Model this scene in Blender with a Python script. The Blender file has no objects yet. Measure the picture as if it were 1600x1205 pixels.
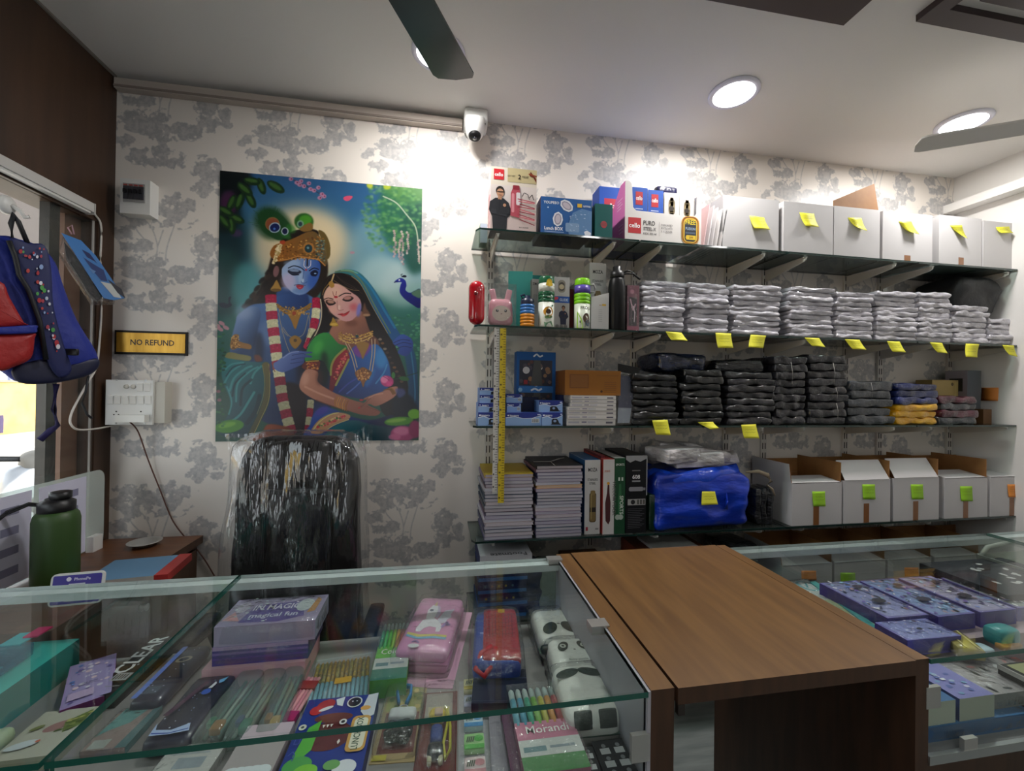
import bpy, bmesh, math, random
import numpy as np
from mathutils import Vector, Matrix, noise as mnoise

random.seed(7)
SC = bpy.context.scene
COL = SC.collection
PI = math.pi

# ------------------------------------------------------------------ camera
FPX, YAW, PITCH, ROLL = 660.93, 0.170086, 0.0052743, 0.0136770
CAM = np.array([0.0, 0.0, 1.5])
_cy, _sy, _cp, _sp, _cr, _sr = (math.cos(YAW), math.sin(YAW), math.cos(PITCH), math.sin(PITCH), math.cos(ROLL), math.sin(ROLL))
FWD = np.array([_sy * _cp, _cy * _cp, _sp])
_rt = np.array([_cy, -_sy, 0.0]); _up = np.cross(_rt, FWD)
RGT = _cr * _rt + _sr * _up
UPV = -_sr * _rt + _cr * _up
cd = bpy.data.cameras.new('camera'); cam = bpy.data.objects.new('camera', cd); COL.objects.link(cam)
cd.sensor_width = 36.0; cd.lens = FPX * 36.0 / 1600.0; cd.clip_start = 0.02; cd.clip_end = 200
cam.matrix_world = Matrix(((RGT[0], UPV[0], -FWD[0], CAM[0]), (RGT[1], UPV[1], -FWD[1], CAM[1]), (RGT[2], UPV[2], -FWD[2], CAM[2]), (0, 0, 0, 1)))
SC.camera = cam

# ------------------------------------------------------------------ world, sun, exposure
SC.view_settings.view_transform = 'Standard'; SC.view_settings.look = 'None'
SC.view_settings.gamma = 1.0; SC.view_settings.use_curve_mapping = False
SC.view_settings.exposure = 0.06
SC.cycles.transparent_max_bounces = 24
SC.cycles.max_bounces = 8
SC.cycles.sample_clamp_indirect = 6.0
SC.cycles.caustics_reflective = False; SC.cycles.caustics_refractive = False
wd = bpy.data.worlds.new('sky'); SC.world = wd; wd.use_nodes = True
_bg = wd.node_tree.nodes['Background']
_bg.inputs['Color'].default_value = (0.90, 0.95, 1.0, 1); _bg.inputs['Strength'].default_value = 3.3
sd = bpy.data.lights.new('sun', 'SUN'); sd.energy = 11.0; sd.angle = 0.01; sd.color = (1.0, 0.95, 0.86)
sun = bpy.data.objects.new('sun', sd); COL.objects.link(sun)
sun.rotation_euler = Vector((-0.55, 0.25, -0.75)).to_track_quat('-Z', 'Y').to_euler()

CEIL_Z, WALL_Y, LEFT_X, RIGHT_X, BACK_Y = 2.73, 1.95, -1.30, 2.88, -2.6
LAMP_POWER = 9.5
LAMPS = [(-0.02, 1.575), (1.18, 1.562), (2.318, 1.537), (-0.09, 0.1), (1.18, 0.1), (2.318, 0.1), (0.5, -1.3), (2.0, -1.3)]
for _i, (_x, _y) in enumerate(LAMPS):                   # three seen ceiling panels, then unseen fill lamps added; bodies further down
    ld = bpy.data.lights.new('ceiling_light_lamp', 'AREA'); ld.shape = 'DISK'; ld.size = 0.15
    ld.energy = LAMP_POWER if _i < 3 else 2.6; ld.color = (1.0, 0.975, 0.95)
    lo = bpy.data.objects.new('ceiling_light_lamp', ld); COL.objects.link(lo); lo.location = (_x, _y, CEIL_Z - 0.016)


# ------------------------------------------------------------------ photograph point -> point on a real plane
def ray(x, y): return RGT * ((x - 800) / FPX) - UPV * ((y - 602.5) / FPX) + FWD
def onY(x, y, Y): d = ray(x, y); return Vector(CAM + d * ((Y - CAM[1]) / d[1]))
def onZ(x, y, Z): d = ray(x, y); return Vector(CAM + d * ((Z - CAM[2]) / d[2]))
def onX(x, y, X): d = ray(x, y); return Vector(CAM + d * ((X - CAM[0]) / d[0]))


# ------------------------------------------------------------------ materials
def lin(h):
    h = h.lstrip('#'); o = []
    for i in (0, 2, 4):
        c = int(h[i:i + 2], 16) / 255.0
        o.append(c / 12.92 if c <= 0.04045 else ((c + 0.055) / 1.055) ** 2.4)
    return (*o, 1.0)

MATS = {}
def mat(name, col='808080', rough=0.5, metal=0.0, bump=0.0, bscale=60.0, coat=0.0, col2=None, nscale=5.0, stretch=(1, 1, 1), lo=0.35, hi=0.65, spec=0.5, emit=0.0, trans=0.0, detail=4.0):
    if name in MATS: return MATS[name]
    m = bpy.data.materials.new(name); m.use_nodes = True; nt = m.node_tree; b = nt.nodes['Principled BSDF']
    b.inputs['Base Color'].default_value = lin(col); b.inputs['Roughness'].default_value = rough
    b.inputs['Metallic'].default_value = metal; b.inputs['Coat Weight'].default_value = coat; b.inputs['Coat Roughness'].default_value = 0.04
    b.inputs['Specular IOR Level'].default_value = spec
    m.diffuse_color = lin(col)
    if emit:
        b.inputs['Emission Color'].default_value = lin(col); b.inputs['Emission Strength'].default_value = emit
    if col2 or bump:
        tc = nt.nodes.new('ShaderNodeTexCoord'); mp = nt.nodes.new('ShaderNodeMapping'); mp.inputs['Scale'].default_value = stretch
        nt.links.new(tc.outputs['Object'], mp.inputs['Vector'])
    if col2:
        n = nt.nodes.new('ShaderNodeTexNoise'); n.inputs['Scale'].default_value = nscale; n.inputs['Detail'].default_value = detail
        r = nt.nodes.new('ShaderNodeValToRGB'); r.color_ramp.elements[0].position = lo; r.color_ramp.elements[1].position = hi
        r.color_ramp.elements[0].color = lin(col); r.color_ramp.elements[1].color = lin(col2)
        nt.links.new(mp.outputs[0], n.inputs['Vector']); nt.links.new(n.outputs['Fac'], r.inputs[0]); nt.links.new(r.outputs[0], b.inputs['Base Color'])
    if bump:
        n2 = nt.nodes.new('ShaderNodeTexNoise'); n2.inputs['Scale'].default_value = bscale; n2.inputs['Detail'].default_value = 3
        bp = nt.nodes.new('ShaderNodeBump'); bp.inputs['Strength'].default_value = bump; bp.inputs['Distance'].default_value = 0.01
        nt.links.new(mp.outputs[0], n2.inputs['Vector']); nt.links.new(n2.outputs['Fac'], bp.inputs['Height']); nt.links.new(bp.outputs[0], b.inputs['Normal'])
    MATS[name] = m; return m

def glass_mat(name, tint=(0.93, 0.97, 0.95), haze=0.0, hazecol='ffffff', bump=0.0, bscale=30.0, stretch=None, rough=0.02, refl=.035):
    if name in MATS: return MATS[name]
    m = bpy.data.materials.new(name); m.use_nodes = True; nt = m.node_tree; nt.nodes.clear()
    out = nt.nodes.new('ShaderNodeOutputMaterial'); mx = nt.nodes.new('ShaderNodeMixShader'); tr = nt.nodes.new('ShaderNodeBsdfTransparent')
    gl = nt.nodes.new('ShaderNodeBsdfGlossy'); fr = nt.nodes.new('ShaderNodeLayerWeight'); fr.inputs['Blend'].default_value = .5
    tr.inputs[0].default_value = (*tint, 1); gl.inputs['Roughness'].default_value = rough
    pw = nt.nodes.new('ShaderNodeMath'); pw.operation = 'POWER'; pw.inputs[1].default_value = 5.0; ma = nt.nodes.new('ShaderNodeMath'); ma.operation = 'MULTIPLY_ADD'; ma.inputs[1].default_value = .9; ma.inputs[2].default_value = refl
    nt.links.new(fr.outputs['Facing'], pw.inputs[0]); nt.links.new(pw.outputs[0], ma.inputs[0])
    src = tr.outputs[0]
    if haze:
        df = nt.nodes.new('ShaderNodeBsdfDiffuse'); df.inputs[0].default_value = lin(hazecol)
        m2 = nt.nodes.new('ShaderNodeMixShader'); m2.inputs[0].default_value = haze
        nt.links.new(tr.outputs[0], m2.inputs[1]); nt.links.new(df.outputs[0], m2.inputs[2]); src = m2.outputs[0]
    if bump:
        tc = nt.nodes.new('ShaderNodeTexCoord'); n2 = nt.nodes.new('ShaderNodeTexNoise'); n2.inputs['Scale'].default_value = bscale; n2.inputs['Detail'].default_value = 3
        bp = nt.nodes.new('ShaderNodeBump'); bp.inputs['Strength'].default_value = bump; bp.inputs['Distance'].default_value = 0.01
        mp = nt.nodes.new('ShaderNodeMapping'); mp.inputs['Scale'].default_value = stretch or (1, 1, 1); nt.links.new(tc.outputs['Object'], mp.inputs['Vector'])
        nt.links.new(mp.outputs[0], n2.inputs['Vector']); nt.links.new(n2.outputs['Fac'], bp.inputs['Height'])
        nt.links.new(bp.outputs[0], gl.inputs['Normal']); nt.links.new(bp.outputs[0], fr.inputs['Normal'])
    nt.links.new(ma.outputs[0], mx.inputs[0]); nt.links.new(src, mx.inputs[1]); nt.links.new(gl.outputs[0], mx.inputs[2]); nt.links.new(mx.outputs[0], out.inputs[0])
    MATS[name] = m; return m

def pm(h):                                             # flat printing ink
    return mat('ink_' + h, h, 0.42)

def image_mat(name, arr, rough=0.4, spec=0.5, coat=0.0):
    h, w = arr.shape[:2]
    im = bpy.data.images.new(name, w, h); px = np.ones((h, w, 4), np.float32); px[..., :3] = np.clip(arr[::-1], 0, 1)
    im.pixels.foreach_set(px.ravel()); im.update()
    m = bpy.data.materials.new(name); m.use_nodes = True; nt = m.node_tree; b = nt.nodes['Principled BSDF']
    t = nt.nodes.new('ShaderNodeTexImage'); t.image = im; t.extension = 'REPEAT'; nt.links.new(t.outputs[0], b.inputs['Base Color'])
    b.inputs['Roughness'].default_value = rough; b.inputs['Specular IOR Level'].default_value = spec; b.inputs['Coat Weight'].default_value = coat
    MATS[name] = m; return m


# ------------------------------------------------------------------ mesh building
class MB:
    def __init__(s): s.v = []; s.f = []; s.mi = []; s.sm = []; s.mats = []; s.uv = {}
    def m(s, mt):
        if mt not in s.mats: s.mats.append(mt)
        return s.mats.index(mt)
    def add(s, vs, fs, mt, smooth=False):
        k = len(s.v); i = s.m(mt); s.v += [tuple(v) for v in vs]
        for f in fs: s.f.append([k + a for a in f]); s.mi.append(i); s.sm.append(smooth)
        return s
    def box(s, x0, y0, z0, x1, y1, z1, mt, **fm):       # fm: other materials for front/back/left/right/top/bottom
        vs = [(x0, y0, z0), (x1, y0, z0), (x1, y1, z0), (x0, y1, z0), (x0, y0, z1), (x1, y0, z1), (x1, y1, z1), (x0, y1, z1)]
        for n, f in dict(bottom=(0, 3, 2, 1), top=(4, 5, 6, 7), front=(0, 1, 5, 4), right=(1, 2, 6, 5), back=(2, 3, 7, 6), left=(3, 0, 4, 7)).items():
            s.add([vs[i] for i in f], [(0, 1, 2, 3)], fm.get(n, mt))
        return s
    def poly(s, pts, mt): return s.add(pts, [tuple(range(len(pts)))], mt)
    def prism(s, pts, vec, mt, capmat=None):            # closed outline in space swept along vec
        n = len(pts); vec = Vector(vec); a = [Vector(p) for p in pts]; b = [p + vec for p in a]
        c = sum(a, Vector()) / n; nn = Vector()
        for i in range(n): nn += (a[i] - c).cross(a[(i + 1) % n] - c)
        if nn.dot(vec) > 0: a.reverse(); b.reverse()
        s.add(a, [tuple(range(n))], capmat or mt); s.add(b, [tuple(reversed(range(n)))], mt)
        s.add(a + b, [(i, n + i, n + (i + 1) % n, (i + 1) % n) for i in range(n)], mt); return s
    def tube(s, pts, r, mt, n=8, closed=False, flat=1.0, upv=(0, 0, 1)):
        P = [Vector(p) for p in pts]; R = r if isinstance(r, (list, tuple)) else [r] * len(P); vs = []; fs = []
        for i, p in enumerate(P):
            if closed: t = P[(i + 1) % len(P)] - P[i - 1]
            else: t = P[min(i + 1, len(P) - 1)] - P[max(i - 1, 0)]
            t.normalize(); u = Vector(upv); u = u - t * u.dot(t)
            if u.length < 1e-3: u = Vector((1, 0, 0)) - t * t.x
            u.normalize(); w = t.cross(u)
            for k in range(n):
                a = 2 * PI * k / n; vs.append(p + u * math.cos(a) * R[i] + w * math.sin(a) * R[i] * flat)
        L = len(P) if closed else len(P) - 1
        for i in range(L):
            j = (i + 1) % len(P)
            for k in range(n): fs.append((i * n + k, i * n + (k + 1) % n, j * n + (k + 1) % n, j * n + k))
        if not closed: fs.append(tuple(reversed(range(n)))); fs.append(tuple(range((len(P) - 1) * n, len(P) * n)))
        return s.add(vs, fs, mt, True)
    def lathe(s, prof, mt, c=(0, 0, 0), n=24, axis='z', smooth=True):
        vs = []; fs = []; m = len(prof)
        for r, z in prof:
            for k in range(n):
                a = 2 * PI * k / n; p = (r * math.cos(a), r * math.sin(a), z)
                if axis == 'y': p = (p[0], -p[2], p[1])
                if axis == 'x': p = (p[2], p[0], p[1])
                vs.append((p[0] + c[0], p[1] + c[1], p[2] + c[2]))
        for i in range(m - 1):
            for k in range(n): fs.append((i * n + k, i * n + (k + 1) % n, (i + 1) * n + (k + 1) % n, (i + 1) * n + k))
        s.add(vs, fs, mt, smooth)
        k0 = len(s.v) - len(vs); i = s.m(mt)
        for ring, rev in ((0, True), (m - 1, False)):
            if prof[ring][0] > 1e-5:
                f = [k0 + ring * n + k for k in range(n)]
                s.f.append(f[::-1] if rev else f); s.mi.append(i); s.sm.append(False)
        return s
    def rbox(s, w, d, h, r, mt, seg=(6, 4, 3), c=(0, 0, 0), nz=0.0, nsc=20.0, seed=0.0, M=None, taper=0.0):
        # rounded box centred in x,y and standing on z = 0, surface waved by nz
        nx, ny, nzz = seg; vs = []; idx = {}; fs = []
        hx, hy, hz = w / 2, d / 2, h / 2; r = min(r, hx * .999, hy * .999, hz * .999)
        def vert(i, j, k):
            if (i, j, k) in idx: return idx[(i, j, k)]
            def warp(t, n, half):
                if n < 3: return (2 * t / n - 1) * half
                if t == 0: return -half
                if t == n: return half
                return -half + r * .3 + (2 * half - r * .6) * (t - 1) / (n - 2) if n > 2 else 0
            p = Vector((warp(i, nx, hx), warp(j, ny, hy), warp(k, nzz, hz)))
            q = Vector((max(-hx + r, min(hx - r, p.x)), max(-hy + r, min(hy - r, p.y)), max(-hz + r, min(hz - r, p.z))))
            dv = p - q
            if dv.length > 1e-9: p = q + dv.normalized() * r
            if taper: f = 1 - taper * (p.z / h + .5); p.x *= f; p.y *= f
            if nz:
                o = mnoise.noise_vector(Vector((p.x * nsc + seed, p.y * nsc + seed * 1.7, p.z * nsc * 2 - seed)))
                p = p + Vector((o.x, o.y, o.z * .6)) * nz
            p = p + Vector((c[0], c[1], c[2] + hz))
            if M is not None: p = M @ p
            idx[(i, j, k)] = len(vs); vs.append(p); return idx[(i, j, k)]
        for i in range(nx):
            for j in range(ny):
                for k, rev in ((0, True), (nzz, False)):
                    f = [vert(i, j, k), vert(i + 1, j, k), vert(i + 1, j + 1, k), vert(i, j + 1, k)]; fs.append(f[::-1] if rev else f)
        for i in range(nx):
            for k in range(nzz):
                for j, rev in ((0, False), (ny, True)):
                    f = [vert(i, j, k), vert(i + 1, j, k), vert(i + 1, j, k + 1), vert(i, j, k + 1)]; fs.append(f[::-1] if rev else f)
        for j in range(ny):
            for k in range(nzz):
                for i, rev in ((0, True), (nx, False)):
                    f = [vert(i, j, k), vert(i, j + 1, k), vert(i, j + 1, k + 1), vert(i, j, k + 1)]; fs.append(f[::-1] if rev else f)
        return s.add(vs, fs, mt, True)
    def xf(s, M, start=0):
        s.v[start:] = [tuple(M @ Vector(v)) for v in s.v[start:]]; return s
    def mesh(s, name):
        me = bpy.data.meshes.new(name); me.from_pydata(s.v, [], s.f)
        for m in s.mats: me.materials.append(m)
        me.polygons.foreach_set('material_index', s.mi); me.polygons.foreach_set('use_smooth', s.sm); me.update(); return me


def tag(o, label=None, cat=None, group=None, kind=None):
    if label: o['label'] = label
    if cat: o['category'] = cat
    if group: o['group'] = group
    if kind: o['kind'] = kind
    return o

def thing(name, label, cat, loc=(0, 0, 0), rz=0.0, group=None, mb=None, M=None):
    o = bpy.data.objects.new(name, mb.mesh(name) if mb else None); COL.objects.link(o)
    if M is not None: o.matrix_world = M
    else: o.location = loc; o.rotation_euler = (0, 0, rz)
    if not mb: o.empty_display_size = 0.02
    return tag(o, label, cat, group)

def part(name, mb, parent, label=None, bevel=0.0, stuff=False, world=False):
    if world: mb.xf(Matrix.Translation(-parent.location))
    o = bpy.data.objects.new(name, mb.mesh(name)); COL.objects.link(o); o.parent = parent
    if label: o['label'] = label
    if stuff: o['kind'] = 'stuff'
    if bevel: b = o.modifiers.new('edge', 'BEVEL'); b.width = bevel; b.segments = 2; b.limit_method = 'ANGLE'
    return o

def struct(name, mb, parent=None, bevel=0.0):
    o = bpy.data.objects.new(name, mb.mesh(name)); COL.objects.link(o); o.parent = parent
    if parent is None: o['kind'] = 'structure'
    if bevel: b = o.modifiers.new('edge', 'BEVEL'); b.width = bevel; b.segments = 2
    return o

def dup(o, loc=None, rz=None, label=None, scale=None, rot=None):
    c = o.copy(); COL.objects.link(c)
    if loc is not None: c.location = loc
    if rz is not None: c.rotation_euler = (0, 0, rz)
    if rot is not None: c.rotation_euler = rot
    if scale is not None: c.scale = scale
    if label: c['label'] = label
    for ch in o.children:
        k = ch.copy(); COL.objects.link(k); k.parent = c
        for g in ch.children:
            q = g.copy(); COL.objects.link(q); q.parent = k
    return c

TXT = {}
def text_geo(s, bold):
    k = (s, bold)
    if k not in TXT:
        cu = bpy.data.curves.new('t', 'FONT'); cu.body = s; cu.size = 1.0; cu.resolution_u = 2; cu.offset = 0.018 if bold else 0.004
        ob = bpy.data.objects.new('t', cu); COL.objects.link(ob)
        bpy.context.view_layer.update()
        me = bpy.data.meshes.new_from_object(ob.evaluated_get(bpy.context.evaluated_depsgraph_get()))
        vs = [(v.co.x, v.co.y) for v in me.vertices]; fs = [tuple(p.vertices) for p in me.polygons]
        bpy.data.objects.remove(ob); bpy.data.curves.remove(cu); bpy.data.meshes.remove(me); TXT[k] = (vs, fs)
    return TXT[k]

class Ink(MB):                                          # flat print on a face: o + a*u + b*v, a and b from 0 to 1
    def __init__(s, o, u, v):
        super().__init__(); s.o = Vector(o); s.u = Vector(u); s.w = Vector(v); s.n = s.u.cross(s.w).normalized(); s.l = 2; s.asp = s.w.length / s.u.length
    def p(s, a, b): return s.o + s.u * a + s.w * b + s.n * (s.l * 0.00012)
    def poly2(s, pts, c):
        s.l += 1; ar = sum(pts[i][0] * pts[(i + 1) % len(pts)][1] - pts[(i + 1) % len(pts)][0] * pts[i][1] for i in range(len(pts)))
        if ar < 0: pts = pts[::-1]
        s.add([s.p(*q) for q in pts], [tuple(range(len(pts)))], pm(c) if isinstance(c, str) else c); return s
    def rect(s, x, y, w, h, c): return s.poly2([(x, y), (x + w, y), (x + w, y + h), (x, y + h)], c)
    def ell(s, x, y, r, c, ry=None, n=20, rot=0.0):    # r and ry in units of v
        ry = ry or r; ca, sa = math.cos(rot), math.sin(rot)
        return s.poly2([(x + (r * math.cos(t) * ca - ry * math.sin(t) * sa) * s.asp, y + r * math.cos(t) * sa + ry * math.sin(t) * ca) for t in (2 * PI * k / n for k in range(n))], c)
    def rr(s, x, y, w, h, r, c):
        rx = r * s.asp; q = []
        for cx, cy, a0 in ((x + w - rx, y + h - r, 0), (x + rx, y + h - r, 90), (x + rx, y + r, 180), (x + w - rx, y + r, 270)):
            for k in range(5): a = math.radians(a0 + k * 22.5); q.append((cx + rx * math.cos(a), cy + r * math.sin(a)))
        return s.poly2(q, c)
    def line(s, pts, w, c):
        for (x0, y0), (x1, y1) in zip(pts, pts[1:]):
            dx, dy = (x1 - x0) / s.asp, y1 - y0; L = math.hypot(dx, dy) or 1; nx, ny = -dy / L * w / 2 * s.asp, dx / L * w / 2
            s.poly2([(x0 + nx, y0 + ny), (x1 + nx, y1 + ny), (x1 - nx, y1 - ny), (x0 - nx, y0 - ny)], c); s.l -= 1
        s.l += 1; return s
    def text(s, t, x, y, h, c, al='c', bold=True, rot=0.0, sx=1.0, maxw=None):
        vs, fs = text_geo(t, bold); s.l += 1
        xs = [v[0] for v in vs]; w = max(xs) - min(xs); k = h / 0.70
        if maxw and w * k * s.asp * sx > maxw: sx = maxw / (w * k * s.asp)
        off = {'c': -min(xs) - w / 2, 'l': -min(xs), 'r': -max(xs)}[al]; ca, sa = math.cos(rot), math.sin(rot); P = []
        for a, b in vs:
            a = (a + off) * k * sx; b = b * k
            P.append(s.p(x + (a * ca - b * sa) * s.asp, y + a * sa + b * ca))
        s.add(P, fs, pm(c)); return s
# ------------------------------------------------------------------ a small painter for flat printed pictures (numpy)
class Canvas:
    def __init__(s, w, h, col, tf=None): s.w, s.h = w, h; s.a = np.zeros((h, w, 3)); s.a[:] = s.c(col); s.tf = tf or (lambda p: p)
    @staticmethod
    def c(h): return np.array([int(h[i:i + 2], 16) / 255 for i in (0, 2, 4)])
    def _box(s, P, pad):
        x0 = max(0, int(min(p[0] for p in P) - pad)); x1 = min(s.w, int(max(p[0] for p in P) + pad) + 2)
        y0 = max(0, int(min(p[1] for p in P) - pad)); y1 = min(s.h, int(max(p[1] for p in P) + pad) + 2)
        return (x0, y0, x1, y1) if x1 > x0 and y1 > y0 else None
    @staticmethod
    def blur(m, r):
        if r < .5: return m
        k = np.exp(-0.5 * (np.arange(-int(2.5 * r) - 1, int(2.5 * r) + 2) / r) ** 2); k /= k.sum(); n = len(k) // 2
        q = np.pad(m, ((n, n), (0, 0)), mode='edge'); m = sum(k[i] * q[i:i + m.shape[0]] for i in range(len(k)))
        q = np.pad(m, ((0, 0), (n, n)), mode='edge'); return sum(k[i] * q[:, i:i + m.shape[1]] for i in range(len(k)))
    def put(s, B, m, col, al=1.0, col2=None, g=None):
        x0, y0, x1, y1 = B; m = (m * al)[..., None]; c = s.c(col)
        if col2:
            (ax, ay), (bx, by) = s.tf(g[0]), s.tf(g[1]); X, Y = np.meshgrid(np.arange(x0, x1), np.arange(y0, y1))
            t = np.clip(((X - ax) * (bx - ax) + (Y - ay) * (by - ay)) / ((bx - ax) ** 2 + (by - ay) ** 2 + 1e-9), 0, 1)[..., None]; c = c * (1 - t) + s.c(col2) * t
        s.a[y0:y1, x0:x1] = s.a[y0:y1, x0:x1] * (1 - m) + c * m
    @staticmethod
    def smooth(P, k=6):
        o = []; n = len(P)
        for i in range(n):
            a, b, c, d = (np.array(P[(i + j) % n], float) for j in (-1, 0, 1, 2))
            for t in np.arange(k) / k: o.append(tuple(.5 * (2 * b + (c - a) * t + (2 * a - 5 * b + 4 * c - d) * t * t + (3 * b - a - 3 * c + d) * t ** 3)))
        return o
    def poly(s, P, col, soft=.7, al=1.0, col2=None, g=None, sm=True, clip=None):
        if sm and len(P) > 2: P = s.smooth(P)
        P = [s.tf(p) for p in P]; B = s._box(P, soft * 3 + 2)
        if not B: return
        x0, y0, x1, y1 = B; X, Y = np.meshgrid(np.arange(x0, x1) + .5, np.arange(y0, y1) + .5); m = np.zeros(X.shape, bool)
        for i in range(len(P)):
            (ax, ay), (bx, by) = P[i], P[(i + 1) % len(P)]
            if ay == by: continue
            m ^= ((ay > Y) != (by > Y)) & (X < (bx - ax) * (Y - ay) / (by - ay) + ax)
        s.put(B, s.blur(m.astype(float), soft), col, al, col2, g)
    def ell(s, x, y, rx, ry, col, soft=.7, al=1.0, rot=0.0, col2=None, g=None):
        ca, sa = math.cos(rot), math.sin(rot)
        s.poly([(x + rx * math.cos(t) * ca - ry * math.sin(t) * sa, y + rx * math.cos(t) * sa + ry * math.sin(t) * ca) for t in (2 * PI * k / 28 for k in range(28))], col, soft, al, col2, g, sm=False)
    def line(s, P, w, col, soft=.6, al=1.0, curve=True):
        if curve and len(P) > 2:
            Q = [P[0]] + P + [P[-1]]; o = []
            for i in range(len(P) - 1):
                a, b, c, d = (np.array(Q[i + j], float) for j in range(4))
                for t in np.arange(6) / 6: o.append(tuple(.5 * (2 * b + (c - a) * t + (2 * a - 5 * b + 4 * c - d) * t * t + (3 * b - a - 3 * c + d) * t ** 3)))
            P = o + [P[-1]]
        sc = math.dist(s.tf((0, 0)), s.tf((1, 0))); w = w * sc / 2; P = [s.tf(p) for p in P]; B = s._box(P, w + 3 * soft + 2)
        if not B: return
        x0, y0, x1, y1 = B; X, Y = np.meshgrid(np.arange(x0, x1) + .5, np.arange(y0, y1) + .5); D = np.full(X.shape, 1e9)
        for (ax, ay), (bx, by) in zip(P, P[1:]):
            t = np.clip(((X - ax) * (bx - ax) + (Y - ay) * (by - ay)) / ((bx - ax) ** 2 + (by - ay) ** 2 + 1e-9), 0, 1)
            D = np.minimum(D, np.hypot(X - ax - t * (bx - ax), Y - ay - t * (by - ay)))
        s.put(B, np.clip((w - D) / max(soft, .3) + .5, 0, 1), col, al)

RNG = np.random.RandomState(5)
def vnoise(h, w, cell, oct=4):                          # tileable value noise 0..1
    o = np.zeros((h, w)); amp = 1.0; tot = 0
    for k in range(oct):
        c = max(2, cell / 2 ** k); ny, nx = max(1, round(h / c)), max(1, round(w / c)); g = RNG.rand(ny, nx)
        y = np.arange(h) / h * ny; x = np.arange(w) / w * nx; y0 = y.astype(int); x0 = x.astype(int); fy = (y - y0)[:, None]; fx = (x - x0)[None]
        fy = fy * fy * (3 - 2 * fy); fx = fx * fx * (3 - 2 * fx); y1 = (y0 + 1) % ny; x1 = (x0 + 1) % nx
        o += amp * ((g[y0][:, x0] * (1 - fx) + g[y0][:, x1] * fx) * (1 - fy) + (g[y1][:, x0] * (1 - fx) + g[y1][:, x1] * fx) * fy); tot += amp; amp *= .6
    return o / tot

# ---- wallpaper tile: toile of grey trees, 0.50 x 0.593 m
TW, TH, TS = 0.50, 0.593, 1000
def wallpaper():
    w, h = int(TW * TS), int(TH * TS); n = vnoise(h, w, 26, 4); n2 = vnoise(h, w, 12, 3); f = np.zeros((h, w))
    X, Y = np.meshgrid(np.arange(w), np.arange(h))
    def blob(u, v, rx, ry, k=1.0):                      # u, v in metres from the mound, v up
        dx = (X - u * TS - w * .5 + w / 2) % w - w / 2; dy = (Y + v * TS - h * .5 + h / 2) % h - h / 2
        nonlocal f; f = np.maximum(f, k * (1 - np.hypot(dx / (rx * TS), dy / (ry * TS))))
    for b in [(0, 0, .15, .045), (-.07, .015, .085, .05), (.09, -.01, .09, .04), (0, .03, .08, .05), (.02, -.045, .06, .035),
              (0, .25, .14, .07), (.07, .245, .09, .07), (-.09, .265, .075, .06), (.05, .285, .09, .05), (-.06, .20, .075, .04), (.11, .275, .06, .05),
              (-.10, .10, .05, .035), (-.05, .10, .04, .03), (-.13, -.08, .05, .04), (-.08, -.12, .05, .045), (.02, -.10, .05, .05), (.06, -.13, .05, .04), (-.02, -.15, .045, .03), (-.13, .145, .04, .03),
              (.18, .13, .065, .05), (.17, .10, .05, .035), (.18, .035, .05, .04), (.18, .015, .04, .03), (.245, .09, .03, .04), (.25, .04, .025, .02),
              (.17, -.15, .065, .055), (.185, -.185, .05, .035), (.165, -.245, .05, .035), (.24, -.205, .035, .03), (.235, -.245, .03, .025), (.13, .0, .05, .03), (-.18, -.02, .04, .03)]: blob(*b)
    m = np.clip((f * 1.35 + (n - .5) * 3.6 - .16) * 4.5, 0, 1) * (f > 0)
    c = Canvas(w, h, '000000', lambda p: (p[0] * TS + w * .5, h * .5 - p[1] * TS))
    for P in [[(-.01, .03), (0, .10), (-.02, .17), (-.05, .21)], [(.03, .03), (.035, .1), (.06, .19)], [(0, .1), (.02, .17)], [(-.09, .22), (-.08, .17), (-.05, .13)],
              [(.175, .05), (.18, .1)], [(.19, .05), (.195, .09), (.21, .11)], [(.17, -.23), (.175, -.17)], [(.185, -.23), (.2, -.17)]]: c.line(P, .005, 'ffffff', 1.0)
    m = np.maximum(m, c.a[..., 0] * .8); tex = .30 + .70 * np.clip((n2 - .30) * 2.6, 0, 1)
    base = np.array([.885, .86, .825]); ink = np.array([.66, .655, .655]); m = (Canvas.blur(m, 1.2) * (.42 + .55 * tex))[..., None]
    return base * (1 - m) + ink * m

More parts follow.
